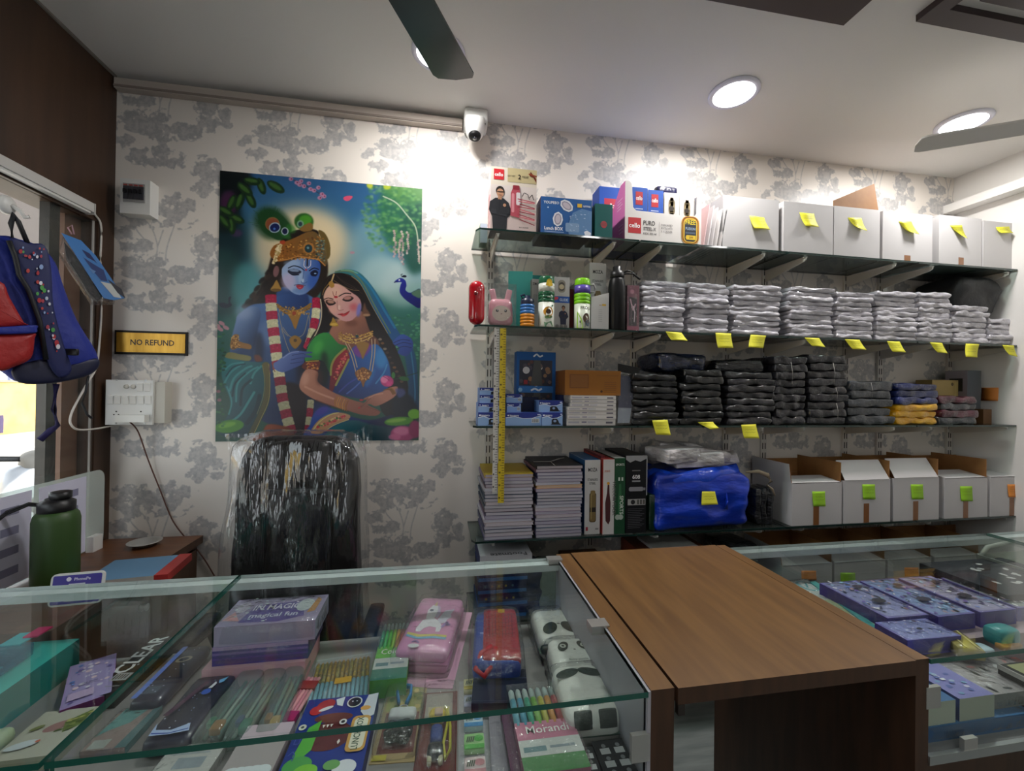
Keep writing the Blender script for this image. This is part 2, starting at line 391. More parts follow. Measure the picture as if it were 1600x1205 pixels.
# ---- the poster: a painted couple by a lake, 0.83 x 1.135 m
PX0, PX1, PZ0, PZ1 = -0.916, -0.0885, 1.2585, 2.3915
def poster():
    S = 800; w, h = int((PX1 - PX0) * S), int((PZ1 - PZ0) * S)
    def tf(p): q = onY(p[0], p[1], WALL_Y); return ((q.x - PX0) * S, (PZ1 - q.z) * S)
    c = Canvas(w, h, '3c6a8c', tf)
    A = lambda *L: [(320 + x / 4.444, 250 + y / 4.444) for x, y in L]
    B = lambda *L: [(320 + x / 4.444, 460 + y / 4.444) for x, y in L]
    C = lambda *L: [(400 + x / 8.607, 310 + y / 8.607) for x, y in L]
    D = lambda *L: [(480 + x / 8.606, 410 + y / 8.606) for x, y in L]
    E = lambda *L: [(330 + x / 7.088, 520 + y / 7.088) for x, y in L]
    F = lambda *L: [(460 + x / 7.53, 530 + y / 7.53) for x, y in L]
    full = [(330, 255), (670, 255), (670, 700), (330, 700)]
    c.poly(full, '2c5c92', 0, 1, '5f9aa8', ((500, 265), (500, 480)), sm=False)
    c.poly([(330, 470), (670, 440), (670, 700), (330, 700)], '3d7f78', 14, .9, '1c4a3a', ((500, 440), (500, 620)), sm=False)
    c.ell(470, 385, 80, 62, 'd8ccb0', 26, .95); c.ell(478, 378, 56, 46, 'ecdcb8', 20, .75)
    c.ell(600, 430, 40, 30, 'b9d6dc', 16, .8); c.ell(630, 445, 40, 35, 'c4dbe0', 14, .6); c.ell(575, 400, 30, 60, 'a9cdd6', 18, .5)
    c.ell(345, 400, 45, 95, '0e3038', 18, .95); c.ell(352, 440, 30, 50, '174a48', 12, .8); c.ell(385, 450, 22, 40, '5aa3aa', 12, .8)
    # trees on the right
    c.ell(632, 330, 42, 62, '2c6a52', 12, .95); c.ell(648, 370, 22, 60, '23594c', 10, .9); c.ell(640, 290, 40, 28, '6a9a4c', 10, .7)
    for i in range(420):
        t = RNG.rand() * 2 * PI; r = RNG.rand() ** .5; x, y = 612 + 46 * r * math.cos(t), 335 + 62 * r * math.sin(t)
        c.ell(x, y, 3.0, 2.0, RNG.choice(['3f7f54', '5c9a5c', '78ac68', '2f6a4c', '8ab474']), 2.2, .5)
    c.line(A((1240, 255), (1330, 300), (1400, 380), (1460, 460), (1480, 560), (1490, 720)), 3.0, 'a9b8a4', .8)
    for x, y0, y1 in ((1320, 495, 680), (1352, 560, 700), (1372, 500, 730), (1410, 505, 650), (1485, 560, 720)):
        for y in range(y0, y1, 16): c.ell(*A((x + RNG.randint(-6, 7), y))[0], 2.0, 2.0, RNG.choice(['c9a9ae', 'a98f98', 'd8c2c0']), .6, .8)
    c.ell(655, 280, 14, 10, 'a8b83c', 4, .8); c.ell(605, 292, 6, 5, 'b8c43c', 2, .9); c.ell(578, 290, 5, 5, 'c4cc40', 2, .9)
    # meadow
    for i in range(160): c.ell(605 + RNG.rand() * 55, 490 + RNG.rand() * 70, 2.5, 1.5, RNG.choice(['4f9a70', '3a7f60', '6cb088', '2f6f58']), .9, .6)
    # leaves top left
    c.ell(352, 285, 42, 40, '071214', 8, .95); c.ell(350, 330, 26, 34, '0a1c1c', 8, .9); c.ell(358, 318, 14, 20, '5a2a58', 6, .8); c.ell(370, 365, 10, 6, '5a3a66', 4, .7)
    for x, y, l, a in ((495, 190, 68, .55), (395, 185, 60, 1.2), (322, 280, 62, 1.1), (245, 290, 62, 1.9), (280, 205, 66, .7), (190, 300, 60, 2.0), (330, 150, 60, .2), (220, 410, 62, .4), (190, 460, 60, 1.5), (140, 430, 60, .9), (150, 360, 60, .5)):
        px, py = A((x, y))[0]; c.ell(px, py, l / 4.4, l / 9.5, '1d3a22', 1.2, 1, a); c.ell(px - 1, py - 1, l / 6, l / 20, '54803a', 1.6, .7, a)
    c.line(A((590, 128), (700, 180), (780, 225), (840, 262)), 1.4, '4a3a4a')
    for x, y in ((600, 135), (640, 160), (670, 150), (690, 185), (725, 165), (735, 205), (760, 215), (790, 195), (800, 265), (830, 255), (815, 240), (660, 175)): c.ell(*A((x, y))[0], 3.6, 3.2, 'c98fb0', 1, .85); c.ell(*A((x + 4, y))[0], 1.2, 1.2, '8a3a60', .6)
    c.poly(A((962, 268), (985, 252), (1028, 255), (1010, 280), (980, 288)), 'd8587c', .8); c.ell(*A((1025, 645))[0], 4, 2, 'c88aa0', 1, .7)
    # swan and peacock
    c.poly(A((98, 1000), (130, 992), (165, 1000), (168, 960), (185, 950), (178, 985), (190, 1010), (160, 1028), (120, 1024)), '0c1830', .9)
    c.poly(D((1170, 272), (1215, 228), (1268, 214), (1318, 246), (1336, 312), (1322, 372), (1380, 412), (1450, 384), (1520, 372), (1520, 610), (1400, 560), (1300, 482), (1246, 400), (1256, 310), (1272, 270), (1215, 270)), '2330a0', .8, 1, '12186a', ((620, 440), (650, 480)))
    c.poly(D((1400, 420), (1450, 382), (1520, 365), (1520, 480), (1450, 460)), '557a66', 1.5); c.line(D((1278, 200), (1262, 170), (1282, 160)), 1.2, '10182c'); c.ell(*D((1308, 190))[0], 3.4, 1.8, '10182c', .7); c.line(D((1170, 272), (1215, 258)), 1.2, '0a0c18'); c.ell(*D((1240, 240))[0], 1.4, 1.4, 'e8eef4', .5)
    # his hair and body
    c.poly(A((520, 590), (470, 660), (440, 760), (400, 860), (345, 950), (262, 1012), (290, 1035), (430, 1020), (520, 960), (650, 1010), (770, 960), (840, 850), (855, 720), (800, 600), (640, 540)), '2a1c14', 2)
    for i in range(26):
        x = 300 + RNG.rand() * 190; y = 1020 - (x - 300) * 1.5 + RNG.randint(-40, 40); c.ell(*A((x, y))[0], 6, 3, RNG.choice(['3a281c', '4a3424', '1c120c']), 1.4, .7, -.8)
    c.poly(A((215, 1200), (240, 1090), (320, 1010), (440, 990), (530, 940), (700, 930), (800, 1000), (850, 1100), (850, 1800), (380, 1800), (250, 1400)), '5479b4', 1.5, 1, '1d2f58', ((400, 480), (470, 620)))
    c.poly(B((215, 200), (235, 140), (330, 85), (390, 120), (370, 250), (340, 400), (330, 470), (190, 440), (185, 330)), '7d9bd0', 1.5, 1, '26406f', ((372, 500), (402, 520)))
    c.ell(382, 488, 14, 12, '9fb4dc', 8, .6); c.ell(424, 520, 18, 22, '7d96c8', 9, .5); c.ell(405, 545, 8, 26, '141c38', 6, .75); c.poly(A((520, 890), (690, 900), (720, 1010), (620, 1045), (505, 1010)), '3d5f9e', 2, .95, '22386e', ((440, 455), (480, 475)))
    c.ell(490, 575, 26, 55, '1c1420', 10, .8); c.poly(E((820, 560), (1000, 600), (1060, 760), (1050, 1120), (880, 1120), (840, 800)), '241618', 4, .95)
    # face
    c.poly(A((535, 770), (565, 725), (640, 685), (730, 675), (800, 715), (800, 800), (765, 870), (712, 922), (655, 938), (598, 912), (550, 850)), 'a4bce4', 1, 1, '3458a8', ((455, 425), (502, 425)))
    c.ell(451, 440, 11, 13, 'c8bce0', 6, .8); c.ell(470, 432, 4, 12, 'b8d0f0', 3, .7); c.ell(488, 440, 8, 12, '2c58b8', 5, .5); c.ell(457, 412, 14, 5, 'a4bfe6', 4, .6); c.ell(466, 455, 9, 4, '6b8fc8', 3, .6)
    c.line(A((582, 752), (620, 737), (665, 748), (692, 768)), 1.9, '151828'); c.line(A((728, 770), (760, 752), (792, 762)), 1.9, '10142a')
    c.poly(A((578, 770), (620, 758), (672, 775), (650, 795), (610, 796)), '2a2f48', 1); c.ell(460, 423, 8, 2.2, '93a9cc', 1, .9, .1); c.line(A((580, 778), (612, 800), (655, 798)), 1.6, '0a0c18')
    c.poly(A((735, 785), (765, 765), (788, 780), (775, 808), (745, 806)), '10183a', 1); c.ell(*A((768, 790))[0], 2, 1, '9fc4f4', .6)
    c.line(A((690, 770), (684, 820), (672, 848), (690, 858), (712, 848)), 1.3, '36538c', .8, .7); c.ell(*A((682, 838))[0], 2.2, 3, 'c4d8f4', 1, .8); c.line(A((622, 872), (650, 866), (700, 872)), 1.0, '3a2038'); c.poly(A((636, 874), (655, 868), (672, 870), (690, 878), (668, 900), (648, 894)), 'b23a50', .7); c.ell(*A((662, 888))[0], 2.5, 1, 'd8707c', .6, .8)
    for P in ([(693, 700), (690, 735), (705, 752)], [(738, 700), (735, 735), (715, 752)]): c.line(A(*P), 1.4, 'e4e2ea')
    c.line(A((714, 690), (712, 735)), 3, '2c2430', .7); c.ell(*A((705, 765))[0], 1.4, 1.6, 'c0304c', .5)
    # crown, feathers, ear
    c.poly(A((790, 490), (835, 510), (868, 580), (872, 660), (850, 690), (838, 620), (810, 550)), '6e5c30', 1); c.poly(A((530, 560), (600, 500), (720, 480), (790, 500), (760, 560), (560, 600)), '241a18', 1.2)
    c.poly(A((455, 660), (480, 600), (540, 575), (620, 545), (720, 500), (780, 510), (830, 590), (850, 690), (838, 740), (790, 700), (725, 690), (650, 680), (560, 702), (500, 705)), '9c6428', 1, 1, '6b5a3a', ((440, 395), (510, 395)))
    for i in range(230):
        x, y = 485 + RNG.rand() * 340, 535 + RNG.rand() * 160
        if y > 620 - (x - 485) * .32: c.ell(*A((x, y))[0], 1.5, 1.1, RNG.choice(['d89a48', '5c3414', 'c07c34', 'e8b868', '7a4a1c']), .6, .65)
    for i in range(50): c.ell(*A((775 + RNG.rand() * 60, 560 + RNG.rand() * 140))[0], 1.6, 1.2, RNG.choice(['4c6a70', '8aa4a0', '2c3c40']), .6, .7)
    c.line(A((500, 702), (580, 690), (650, 672), (725, 682), (790, 694), (836, 735)), 2.2, 'c4884a', .8)
    c.ell(*A((722, 615))[0], 9, 9, 'b07c40', .8); c.ell(*A((722, 617))[0], 6, 6.4, '24424c', .8); c.ell(*A((718, 612))[0], 2, 2, '7aa0a8', .7)
    for i in range(60): t = RNG.rand(); c.ell(*A((520 - 35 * t + RNG.randint(-16, 17), 590 + 140 * t))[0], 1.8, 1.8, RNG.choice(['d8c89a', 'b49c64', 'f0e4c0']), .6, .9)
    c.ell(*A((542, 573))[0], 4.4, 3.4, 'b44a2c', .9)
    for i in range(120):
        t = RNG.rand(); a = -2.9 + t * 1.7; L = 16 + RNG.rand() * 14; x0, y0 = A((420 + 80 * RNG.rand(), 400 + 90 * RNG.rand()))[0]
        c.line([(x0, y0), (x0 + L * math.cos(a), y0 + L * .75 * math.sin(a))], .7, RNG.choice(['2c6a34', '1c4a2c', '4c8a44', '184030']), .6, .7)
    c.poly(A((345, 400), (400, 330), (500, 335), (580, 400), (610, 480), (560, 540), (440, 555), (365, 490)), '1c4428', 7, .75)
    c.poly(A((375, 390), (420, 345), (500, 360), (560, 410), (602, 470), (590, 520), (530, 560), (470, 540), (400, 490)), '1c4a24', 2, .95); c.ell(455, 358, 9, 6, '3c8a34', 3, .6, .6); c.ell(447, 368, 10, 5, '2f7a30', 3, .7, .6)
    c.ell(*A((472, 448))[0], 11.5, 11, '8a6a3c', .8); c.ell(*A((472, 448))[0], 10, 9.4, '8c5034', .8); c.ell(*A((488, 472))[0], 9.2, 8.2, 'a4bccc', .8, 1, -.3); c.ell(*A((488, 472))[0], 7.4, 6.4, '12205c', .8, 1, -.3); c.ell(*A((485, 480))[0], 2, 1.8, '4a78c8', .8)
    c.ell(*A((558, 497))[0], 5.8, 6.2, 'a8bcc4', .7); c.ell(*A((558, 497))[0], 4, 4.4, '141c48', .7)
    c.ell(*A((690, 430))[0], 15, 13, '2c6428', 2.2); c.ell(*A((700, 420))[0], 10, 8, '58a830', 2, .8); c.ell(*A((665, 447))[0], 5.6, 6, '7aa488', .8); c.ell(*A((665, 447))[0], 3, 3.4, '2c4450', .8); c.poly(A((660, 480), (720, 440), (750, 450), (745, 490), (690, 500)), '8c6c38', 1.2)
    c.ell(*A((497, 775))[0], 4.6, 9, '8a6468', 1.2, 1, .15); c.poly(A((500, 835), (520, 870), (530, 905), (460, 905), (478, 870)), 'b08a44', .9); c.ell(*A((495, 905))[0], 8, 2.5, '7a5a28', .8)
    # garland
    def strand(P, n, w, first):
        L = [0.0]
        for a, b in zip(P, P[1:]): L.append(L[-1] + math.dist(a, b))
        def at(d):
            for i in range(len(P) - 1):
                if d <= L[i + 1] or i == len(P) - 2: t = (d - L[i]) / (L[i + 1] - L[i]); return np.array(P[i]) * (1 - t) + np.array(P[i + 1]) * t
        for k in range(n):
            a, b = at(L[-1] * k / n), at(L[-1] * (k + 1) / n); red = (k + first) % 2 == 0; dim = .75 if a[1] > 585 else 1.0; d = (b - a); d /= np.hypot(*d); nn = np.array([-d[1], d[0]])
            def dm(hx): return ''.join('%02x' % int(int(hx[i:i + 2], 16) * dim) for i in (0, 2, 4))
            c.poly([tuple(a - nn * w), tuple((a + b) / 2 - nn * w * 1.12), tuple(b - nn * w), tuple(b + nn * w), tuple((a + b) / 2 + nn * w * 1.12), tuple(a + nn * w)], dm('b01c48' if red else 'd8d8b4'), .8)
            for q in range(16):
                p = a + (b - a) * RNG.rand() + nn * w * (RNG.rand() * 1.8 - .9); c.ell(p[0], p[1], 1.3, 1.0, dm(RNG.choice(['8c1038', 'd03c68', 'c02850'] if red else ['f0f0d4', 'b4b890', 'e8e4b8', 'c8cca0'])), .6, .6)
    strand([(494.4, 466), (495, 480), (493, 500), (486, 528), (480, 545)], 5, 5.6, 0)
    strand([(423.5, 461), (424.5, 485), (427, 512), (429.5, 530), (433, 560), (438, 595), (441.5, 623), (449, 653), (456, 678)], 17, 7.6, 0)
    strand([(486, 625), (484, 650), (480, 678)], 4, 4.5, 1)
    # his necklaces and armband
    for P in (A((510, 1020), (560, 1060), (620, 1075), (690, 1050), (735, 1020)), A((505, 1005), (560, 1040), (620, 1052), (690, 1030), (738, 1000))): c.line(P, 4.2, '9c7434', .8)
    c.poly(A((575, 1060), (620, 1040), (670, 1060), (655, 1110), (630, 1175), (602, 1115)), 'a87c38', .9)
    for i in range(70): c.ell(*A((520 + RNG.rand() * 210, 1020 + RNG.rand() * 60))[0], 1.2, 1.0, RNG.choice(['e0b868', '6c4818', 'c89848']), .5, .8)
    c.ell(*A((622, 1065))[0], 3, 3, 'a84a30', .7)
    for P in (B((515, 130), (540, 240), (580, 290)), B((545, 230), (590, 290), (640, 300), (690, 270), (720, 150)), B((535, 240), (570, 350), (590, 400)), B((725, 150), (730, 240), (700, 330))): c.line(P, 1.3, 'a89c84', .6, .9)
    c.poly(B((590, 310), (630, 285), (672, 315), (660, 350), (630, 378), (600, 350)), 'a07a38', .9); c.ell(*B((630, 320))[0], 2.6, 2.6, '5c4a34', .7)
    c.poly(B((178, 350), (200, 285), (238, 282), (240, 325), (320, 350), (318, 382), (240, 372), (195, 385)), 'a4742c', 1)
    for i in range(40): c.ell(*B((185 + RNG.rand() * 60, 290 + RNG.rand() * 85))[0], 1.2, 1.2, RNG.choice(['e0b060', '6c4414']), .5, .8)
    # shawl
    c.poly(E((880, 1060), (640, 1010), (560, 1100), (420, 1190), (900, 1190)), '8c4420', 2, 1, '5c2a14', ((420, 665), (455, 690))); c.poly(E((480, 250), (540, 250), (570, 310), (500, 320)), '8c4428', 2, .8)
    c.poly(E((165, 270), (300, 300), (430, 318), (560, 328), (640, 338), (655, 480), (640, 800), (520, 1020), (420, 1150), (100, 1120), (210, 860), (205, 720), (150, 580), (118, 440)), '2f7c84', 1.2, 1, '123a48', ((350, 575), (420, 640)))
    for P, w in (([(150, 420), (230, 350), (360, 330)], 3.0), ([(150, 560), (220, 440), (330, 360)], 3.4), ([(210, 640), (260, 500), (380, 400), (450, 370)], 4.2), ([(280, 760), (300, 560), (430, 430), (520, 380)], 3.6), ([(440, 560), (480, 450), (560, 370)], 4), ([(230, 980), (330, 900), (420, 760), (480, 660)], 4.6), ([(200, 900), (230, 760), (180, 600)], 3)): c.line(E(*P), w, '4fa4a8', 3.0, .7)
    for P, w in (([(170, 480), (250, 380), (380, 345)], 2), ([(240, 700), (270, 560), (380, 450)], 3), ([(330, 800), (350, 620), (450, 520)], 5), ([(400, 1000), (500, 860), (540, 700)], 8)): c.line(E(*P), w, '0e2c38', 3.0, .7)
    c.poly(E((160, 272), (200, 216), (320, 236), (440, 262), (425, 312), (300, 300)), '8c8a54', 1); c.poly(E((568, 350), (640, 336), (656, 480), (648, 740), (560, 960), (470, 1130), (415, 1120), (520, 900), (585, 700), (595, 500)), '6c6438', 1.2, 1, '4a4a30', ((415, 570), (415, 670)))
    c.line(E((640, 345), (652, 500), (640, 750), (550, 960), (480, 1110)), 1.4, 'a09458', .7, .8); c.line(E((572, 360), (592, 520), (580, 700), (510, 900)), 1.2, 'a09458', .7, .7)
    # her hair and veil
    c.poly(D((175, 520), (200, 330), (250, 220), (360, 150), (500, 140), (640, 190), (740, 300), (810, 430), (880, 600), (990, 800), (1100, 990), (1180, 1120), (1320, 1500), (1380, 2000), (1000, 2000), (850, 1000), (600, 700), (450, 880), (250, 950), (60, 1080), (0, 1170), (60, 1000), (165, 840), (190, 680)), '1c1210', 1.2)
    for P in ([(380, 160), (480, 250), (620, 330), (740, 420)], [(400, 190), (520, 300), (660, 370)], [(300, 200), (250, 290), (215, 400)], [(520, 160), (640, 230), (740, 330)]): c.line(D(*P), 1.2, '5c4438', .8, .6)
    c.poly(D((370, 140), (480, 98), (610, 104), (730, 160), (850, 290), (980, 480), (1100, 700), (1210, 900), (1260, 1010), (1180, 1100), (1090, 960), (960, 740), (860, 560), (780, 400), (700, 270), (600, 185), (480, 148)), '3a7c84', 1, 1, '245a94', ((540, 430), (600, 500)))
    c.line(D((385, 130), (500, 120), (610, 140), (700, 215), (790, 350), (880, 530), (990, 730), (1120, 950)), 3.0, '6c8468', 1, .9); c.line(D((600, 190), (700, 270), (780, 400), (860, 560), (960, 740), (1080, 950)), 1.4, 'a8946c', .7, .9)
    c.line(D((640, 130), (800, 270), (920, 440), (1040, 650), (1180, 880)), 4.5, '2c86b4', 2, .8); c.line(D((460, 108), (580, 112), (680, 150)), 2.4, '8cb48c', 1, .8)
    c.line(D((182, 500), (196, 640), (182, 800), (120, 960), (10, 1130)), 2.4, 'c8bca4', .8); c.line(D((100, 1000), (0, 1150)), 2, '16242c')
    # her face
    c.poly(D((440, 760), (600, 740), (740, 660), (850, 930), (980, 1100), (700, 1250), (500, 1180), (300, 960)), 'a87460', 1.5, 1, '6c4438', ((535, 505), (575, 540))); c.ell(549, 505, 10, 5, '6c4034', 5, .6)
    c.poly(D((222, 480), (250, 380), (300, 320), (380, 285), (480, 320), (590, 400), (690, 470), (728, 550), (722, 640), (665, 725), (590, 785), (500, 792), (420, 752), (335, 690), (270, 590)), 'e4baa8', 1, 1, 'c8949c', ((505, 460), (562, 490)))
    c.ell(524, 458, 9, 7, 'e8c4b0', 5, .7); c.ell(521, 485, 7, 5, 'e4b0a4', 4, .7); c.ell(553, 480, 6.5, 6, 'c8606c', 5, .8); c.ell(561, 485, 3.5, 11, '6a78d8', 3, .75, .15); c.ell(527, 500, 7, 2, 'e0b4a4', 2, .6); c.ell(514, 478, 3, 4, 'd88a88', 3, .6)
    c.line(D((234, 498), (285, 482), (350, 496)), 1.6, '1c1010'); c.line(D((430, 458), (510, 418), (590, 424)), 1.9, '1c1010')
    c.poly(D((250, 520), (300, 505), (350, 515), (384, 552), (340, 575), (285, 575)), '3a2420', 1); c.ell(*D((318, 532))[0], 5.4, 2.6, 'c49484', 1, .95, .15); c.line(D((255, 540), (300, 575), (350, 570), (384, 548)), 1.6, '0c0808')
    c.poly(D((480, 500), (520, 462), (580, 455), (622, 480), (590, 515), (520, 522)), '3a2424', 1); c.ell(*D((545, 482))[0], 6, 2.8, 'c08c84', 1, .95, -.1); c.line(D((480, 505), (530, 524), (585, 515), (622, 482)), 1.6, '0c0808')
    c.line(D((405, 520), (408, 600), (418, 640), (450, 648), (490, 638)), 1.0, '8c5c58', .8, .7); c.ell(*D((432, 610))[0], 2, 4, 'ecccc0', 1.2, .8); c.poly(D((415, 700), (470, 688), (505, 690), (570, 655), (545, 700), (490, 728), (450, 712)), 'b42430', .7); c.line(D((415, 700), (480, 702), (575, 655)), .8, '5c1018'); c.ell(*D((490, 712))[0], 3, 1, 'dc6468', .7, .8)
    c.ell(*D((388, 468))[0], 3, 1.6, 'b02030', .6); c.line(D((345, 395), (355, 440), (372, 455)), .9, '7a3030'); c.line(D((395, 395), (390, 440)), .9, '7a3030'); c.line(D((362, 165), (340, 230), (325, 280)), 3, 'cbb284', .7); c.poly(D((290, 280), (325, 250), (360, 280), (365, 325), (330, 345), (300, 320)), 'b48c44', .8); c.line(D((290, 290), (230, 370), (210, 440)), 1.6, 'b08c50', .7, .8); c.line(D((360, 245), (480, 320), (600, 370), (700, 380)), 1.1, 'b89c6c', .7, .7)
    c.poly(D((350, 740), (390, 800), (425, 850), (370, 865), (302, 845), (330, 790)), 'b08c34', .9); c.ell(*D((362, 835))[0], 6, 2, 'd8b450', .7); c.poly(D((770, 540), (800, 620), (850, 700), (790, 730), (740, 700)), '7a5440', 2, .9); c.ell(*D((800, 710))[0], 6, 2, 'a88468', 1)
    # her blouse and sari
    c.poly(D((0, 1170), (90, 1020), (200, 950), (300, 960), (420, 1090), (540, 1140), (470, 1300), (330, 1500), (200, 1320), (-20, 1330)), '3a9a48', 1, 1, '1f6a34', ((490, 535), (530, 570)))
    c.ell(497, 543, 7, 12, '58b854', 5, .7, .5); c.ell(507, 575, 6, 26, '0c2014', 6, .8)
    c.poly(F((640, 170), (720, 80), (830, 110), (930, 60), (1010, 90), (1110, 250), (1140, 450), (1050, 640), (800, 700), (520, 650), (420, 620), (520, 400)), '2868b4', 1.2, 1, '182c68', ((580, 550), (540, 620)))
    c.poly(F((690, 120), (760, 60), (900, 60), (880, 150), (800, 220), (720, 190)), '8a3c94', 3, .85); c.ell(596, 560, 10, 16, '4498d8', 6, .7); c.ell(578, 590, 5, 16, '3a88d0', 5, .5, .4)
    c.line(F((620, 640), (720, 560), (860, 420)), 3, '5c74c8', 2, .7); c.line(F((530, 620), (640, 520), (740, 460)), 3, '4a4ca8', 2, .7); c.line(F((960, 520), (1050, 400), (1090, 300)), 3, '5ca8dc', 2, .6)
    c.poly(F((590, 110), (640, 170), (650, 240), (560, 380), (500, 500), (450, 620), (410, 610), (430, 400), (440, 280), (510, 190)), '9c2430', 1.2, 1, '6a1c28', ((540, 545), (515, 610)))
    for P in ([(600, 110), (490, 210), (440, 310), (430, 420)], [(640, 240), (560, 400), (490, 540)]): c.line(F(*P), 4.2, '9c9c50', 1, .9)
    for i in range(60): t = RNG.rand(); c.ell(*F((605 - 130 * t + RNG.randint(-24, 25), 170 + 300 * t))[0], 1.6, 1.3, RNG.choice(['d04c58', 'c89058', '6a1020', 'e07870']), .6, .8)
    c.poly(F((140, 262), (290, 250), (300, 320), (260, 400), (160, 370), (90, 330)), '6c2c20', 1, .95); c.line(F((140, 265), (285, 255)), 1.8, 'b4a044'); 
    for i in range(30): c.ell(*F((150 + RNG.rand() * 130, 280 + RNG.rand() * 70))[0], 1.4, 1.1, RNG.choice(['c07838', 'a84a30', 'd8a050']), .6, .8)
    c.poly(F((190, 1000), (230, 880), (330, 800), (470, 820), (640, 900), (900, 950), (1200, 900), (1230, 1180), (180, 1180)), '2a4c9c', 1.5, 1, '141c48', ((500, 640), (590, 670))); c.ell(503, 642, 12, 6, '4a3c9c', 4, .8, -.5); c.ell(512, 652, 10, 4, '4c88c8', 3, .8, -.5)
    c.poly(F((205, 1060), (290, 950), (420, 880), (520, 860), (650, 890), (640, 940), (500, 990), (380, 1060), (320, 1110), (210, 1110)), 'b48c6c', 1)
    for i in range(60): t = RNG.rand(); c.ell(*F((260 + 340 * t + RNG.randint(-16, 17), 1040 - 150 * t + RNG.randint(-16, 17)))[0], 1.8, 1.5, RNG.choice(['b83c4c', 'c86060', '4a7a44', 'd8b888']), .6, .85)
    c.line(F((230, 1060), (300, 970), (420, 890), (520, 865)), 1.6, 'c4c880', .7); c.line(F((360, 1080), (480, 1005), (640, 945)), 1.8, 'c4bc84', .7); c.poly(F((380, 1100), (500, 1010), (700, 950), (900, 1000), (1180, 1060), (1180, 1200), (380, 1200)), '1c6a78', 1.5, 1, '0e3a48', ((520, 665), (600, 690)))
    # dark side, plait, veil fall
    c.poly(F((980, -20), (1080, 40), (1180, 180), (1300, 400), (1340, 700), (1300, 960), (1180, 900), (1150, 600), (1120, 300), (1040, 120)), '18100f', 2)
    for i in range(10): c.ell(*F((1010 + i * 28, 0 + i * 55 + RNG.randint(-10, 10)))[0], 3, 2, RNG.choice(['6c4c38', 'a09080', '54382c', '8a5c34']), .8, .8)
    c.poly(F((1290, 90), (1390, 110), (1440, 300), (1460, 650), (1460, 900), (1320, 900), (1340, 500)), '1f5480', 2, 1, '123454', ((640, 545), (640, 650))); c.line(F((1370, 130), (1400, 350), (1420, 620), (1410, 800)), 3, '3c80a8', 2, .7); c.poly(F((1160, 700), (1320, 640), (1440, 780), (1440, 960), (1200, 960)), '0e1424', 4, .95)
    # her arms and hands
    c.poly(F((95, 420), (160, 350), (280, 390), (280, 500), (400, 590), (520, 650), (690, 715), (800, 745), (900, 790), (1010, 850), (960, 900), (800, 890), (640, 845), (450, 790), (250, 715), (110, 630), (60, 550)), 'b88470', 1, 1, '8a5444', ((480, 590), (560, 650)))
    c.ell(477, 592, 6, 11, 'd4a694', 5, .7, .2); c.line(F((130, 560), (300, 640), (460, 700)), 4, 'd8ac98', 4, .6); c.ell(500, 590, 6, 12, '502c24', 5, .6); c.line(F((260, 720), (450, 790), (640, 848)), 3, '5c3428', 2.5, .6)
    c.poly(F((1215, 560), (1195, 660), (1090, 735), (960, 790), (880, 765), (770, 815), (750, 805), (850, 720), (810, 715), (830, 690), (930, 650), (1050, 610), (1120, 570)), 'b07a68', 1, 1, '80503f', ((590, 615), (570, 640)))
    for P in ([(900, 690), (830, 760), (765, 808)], [(960, 660), (870, 700), (815, 715)], [(850, 790), (950, 830), (1020, 850)]): c.line(F(*P), 1.0, '6c3c34', .9, .8)
    c.ell(*F((765, 806))[0], 2.2, 1.1, 'b83030', .6, 1, -.5); c.ell(*F((790, 716))[0], 3.4, 1.6, 'a82430', .8); c.line(F((880, 690), (970, 650), (1040, 640)), 3, 'd09c88', 2, .6)
    for k in range(7): x = 505 + k * 22; c.line(F((x, 672 + k * 9), (x - 26, 735 + k * 9), (x - 20, 790 + k * 9)), 1.7, RNG.choice(['a8742c', '8c5a20', 'c08c3c']), .6)
    for k in range(4): c.line(F((1050 + k * 22, 600 - k * 8), (1120 + k * 12, 595 - k * 4), (1160 + k * 12, 650 - k * 4)), 1.8, RNG.choice(['9c7030', '7c5420']), .6)
    c.poly(F((1190, 590), (1280, 580), (1310, 640), (1230, 690)), '4c5490', 3, .8)
    # her jewellery
    for k, w in ((0, 3.5), (1, 3), (2, 2.4)): c.line(D((430, 960 + k * 30), (540, 1000 + k * 38), (670, 1000 + k * 40), (790, 965 + k * 38), (880, 930 + k * 30)), w, ['a88044', 'b8944c', 'c8a868'][k], .8)
    for i in range(90): t = RNG.rand(); c.ell(*D((440 + 430 * t, 970 + 130 * RNG.rand() - 60 * abs(t - .5)))[0], 1.2, 1.0, RNG.choice(['e0c478', '7a5424', 'd0a858']), .5, .75)
    c.ell(*D((672, 995))[0], 2.6, 2.6, '2c4450', .6); c.poly(F((730, 60), (800, 30), (880, 60), (830, 180), (805, 235), (780, 170)), '9a7438', 1.2)
    for P in ([(600, 40), (660, 160), (700, 290), (725, 390)], [(640, 60), (700, 180), (740, 330)], [(910, 0), (915, 160), (885, 370)], [(950, 0), (945, 180), (915, 380)]):
        c.line(F(*P), 1.9, 'c0a888', .7, .95)
    c.poly(F((715, 395), (760, 355), (810, 330), (870, 360), (912, 395), (880, 460), (835, 500), (810, 565), (785, 500), (740, 460)), '8c5a2c', 1)
    for i in range(45): c.ell(*F((740 + RNG.rand() * 150, 360 + RNG.rand() * 120))[0], 1.3, 1.2, RNG.choice(['c8904c', '5c3818', 'd8a868']), .5, .8)
    # his hands
    c.poly(E((690, 345), (740, 310), (800, 265), (880, 212), (960, 200), (1060, 208), (1120, 214), (1115, 226), (1045, 238), (1118, 258), (1112, 274), (1040, 278), (1030, 330), (990, 362), (900, 400), (800, 438), (715, 408)), '6c82c0', .9, 1, '3c4c8c', ((440, 560), (470, 580)))
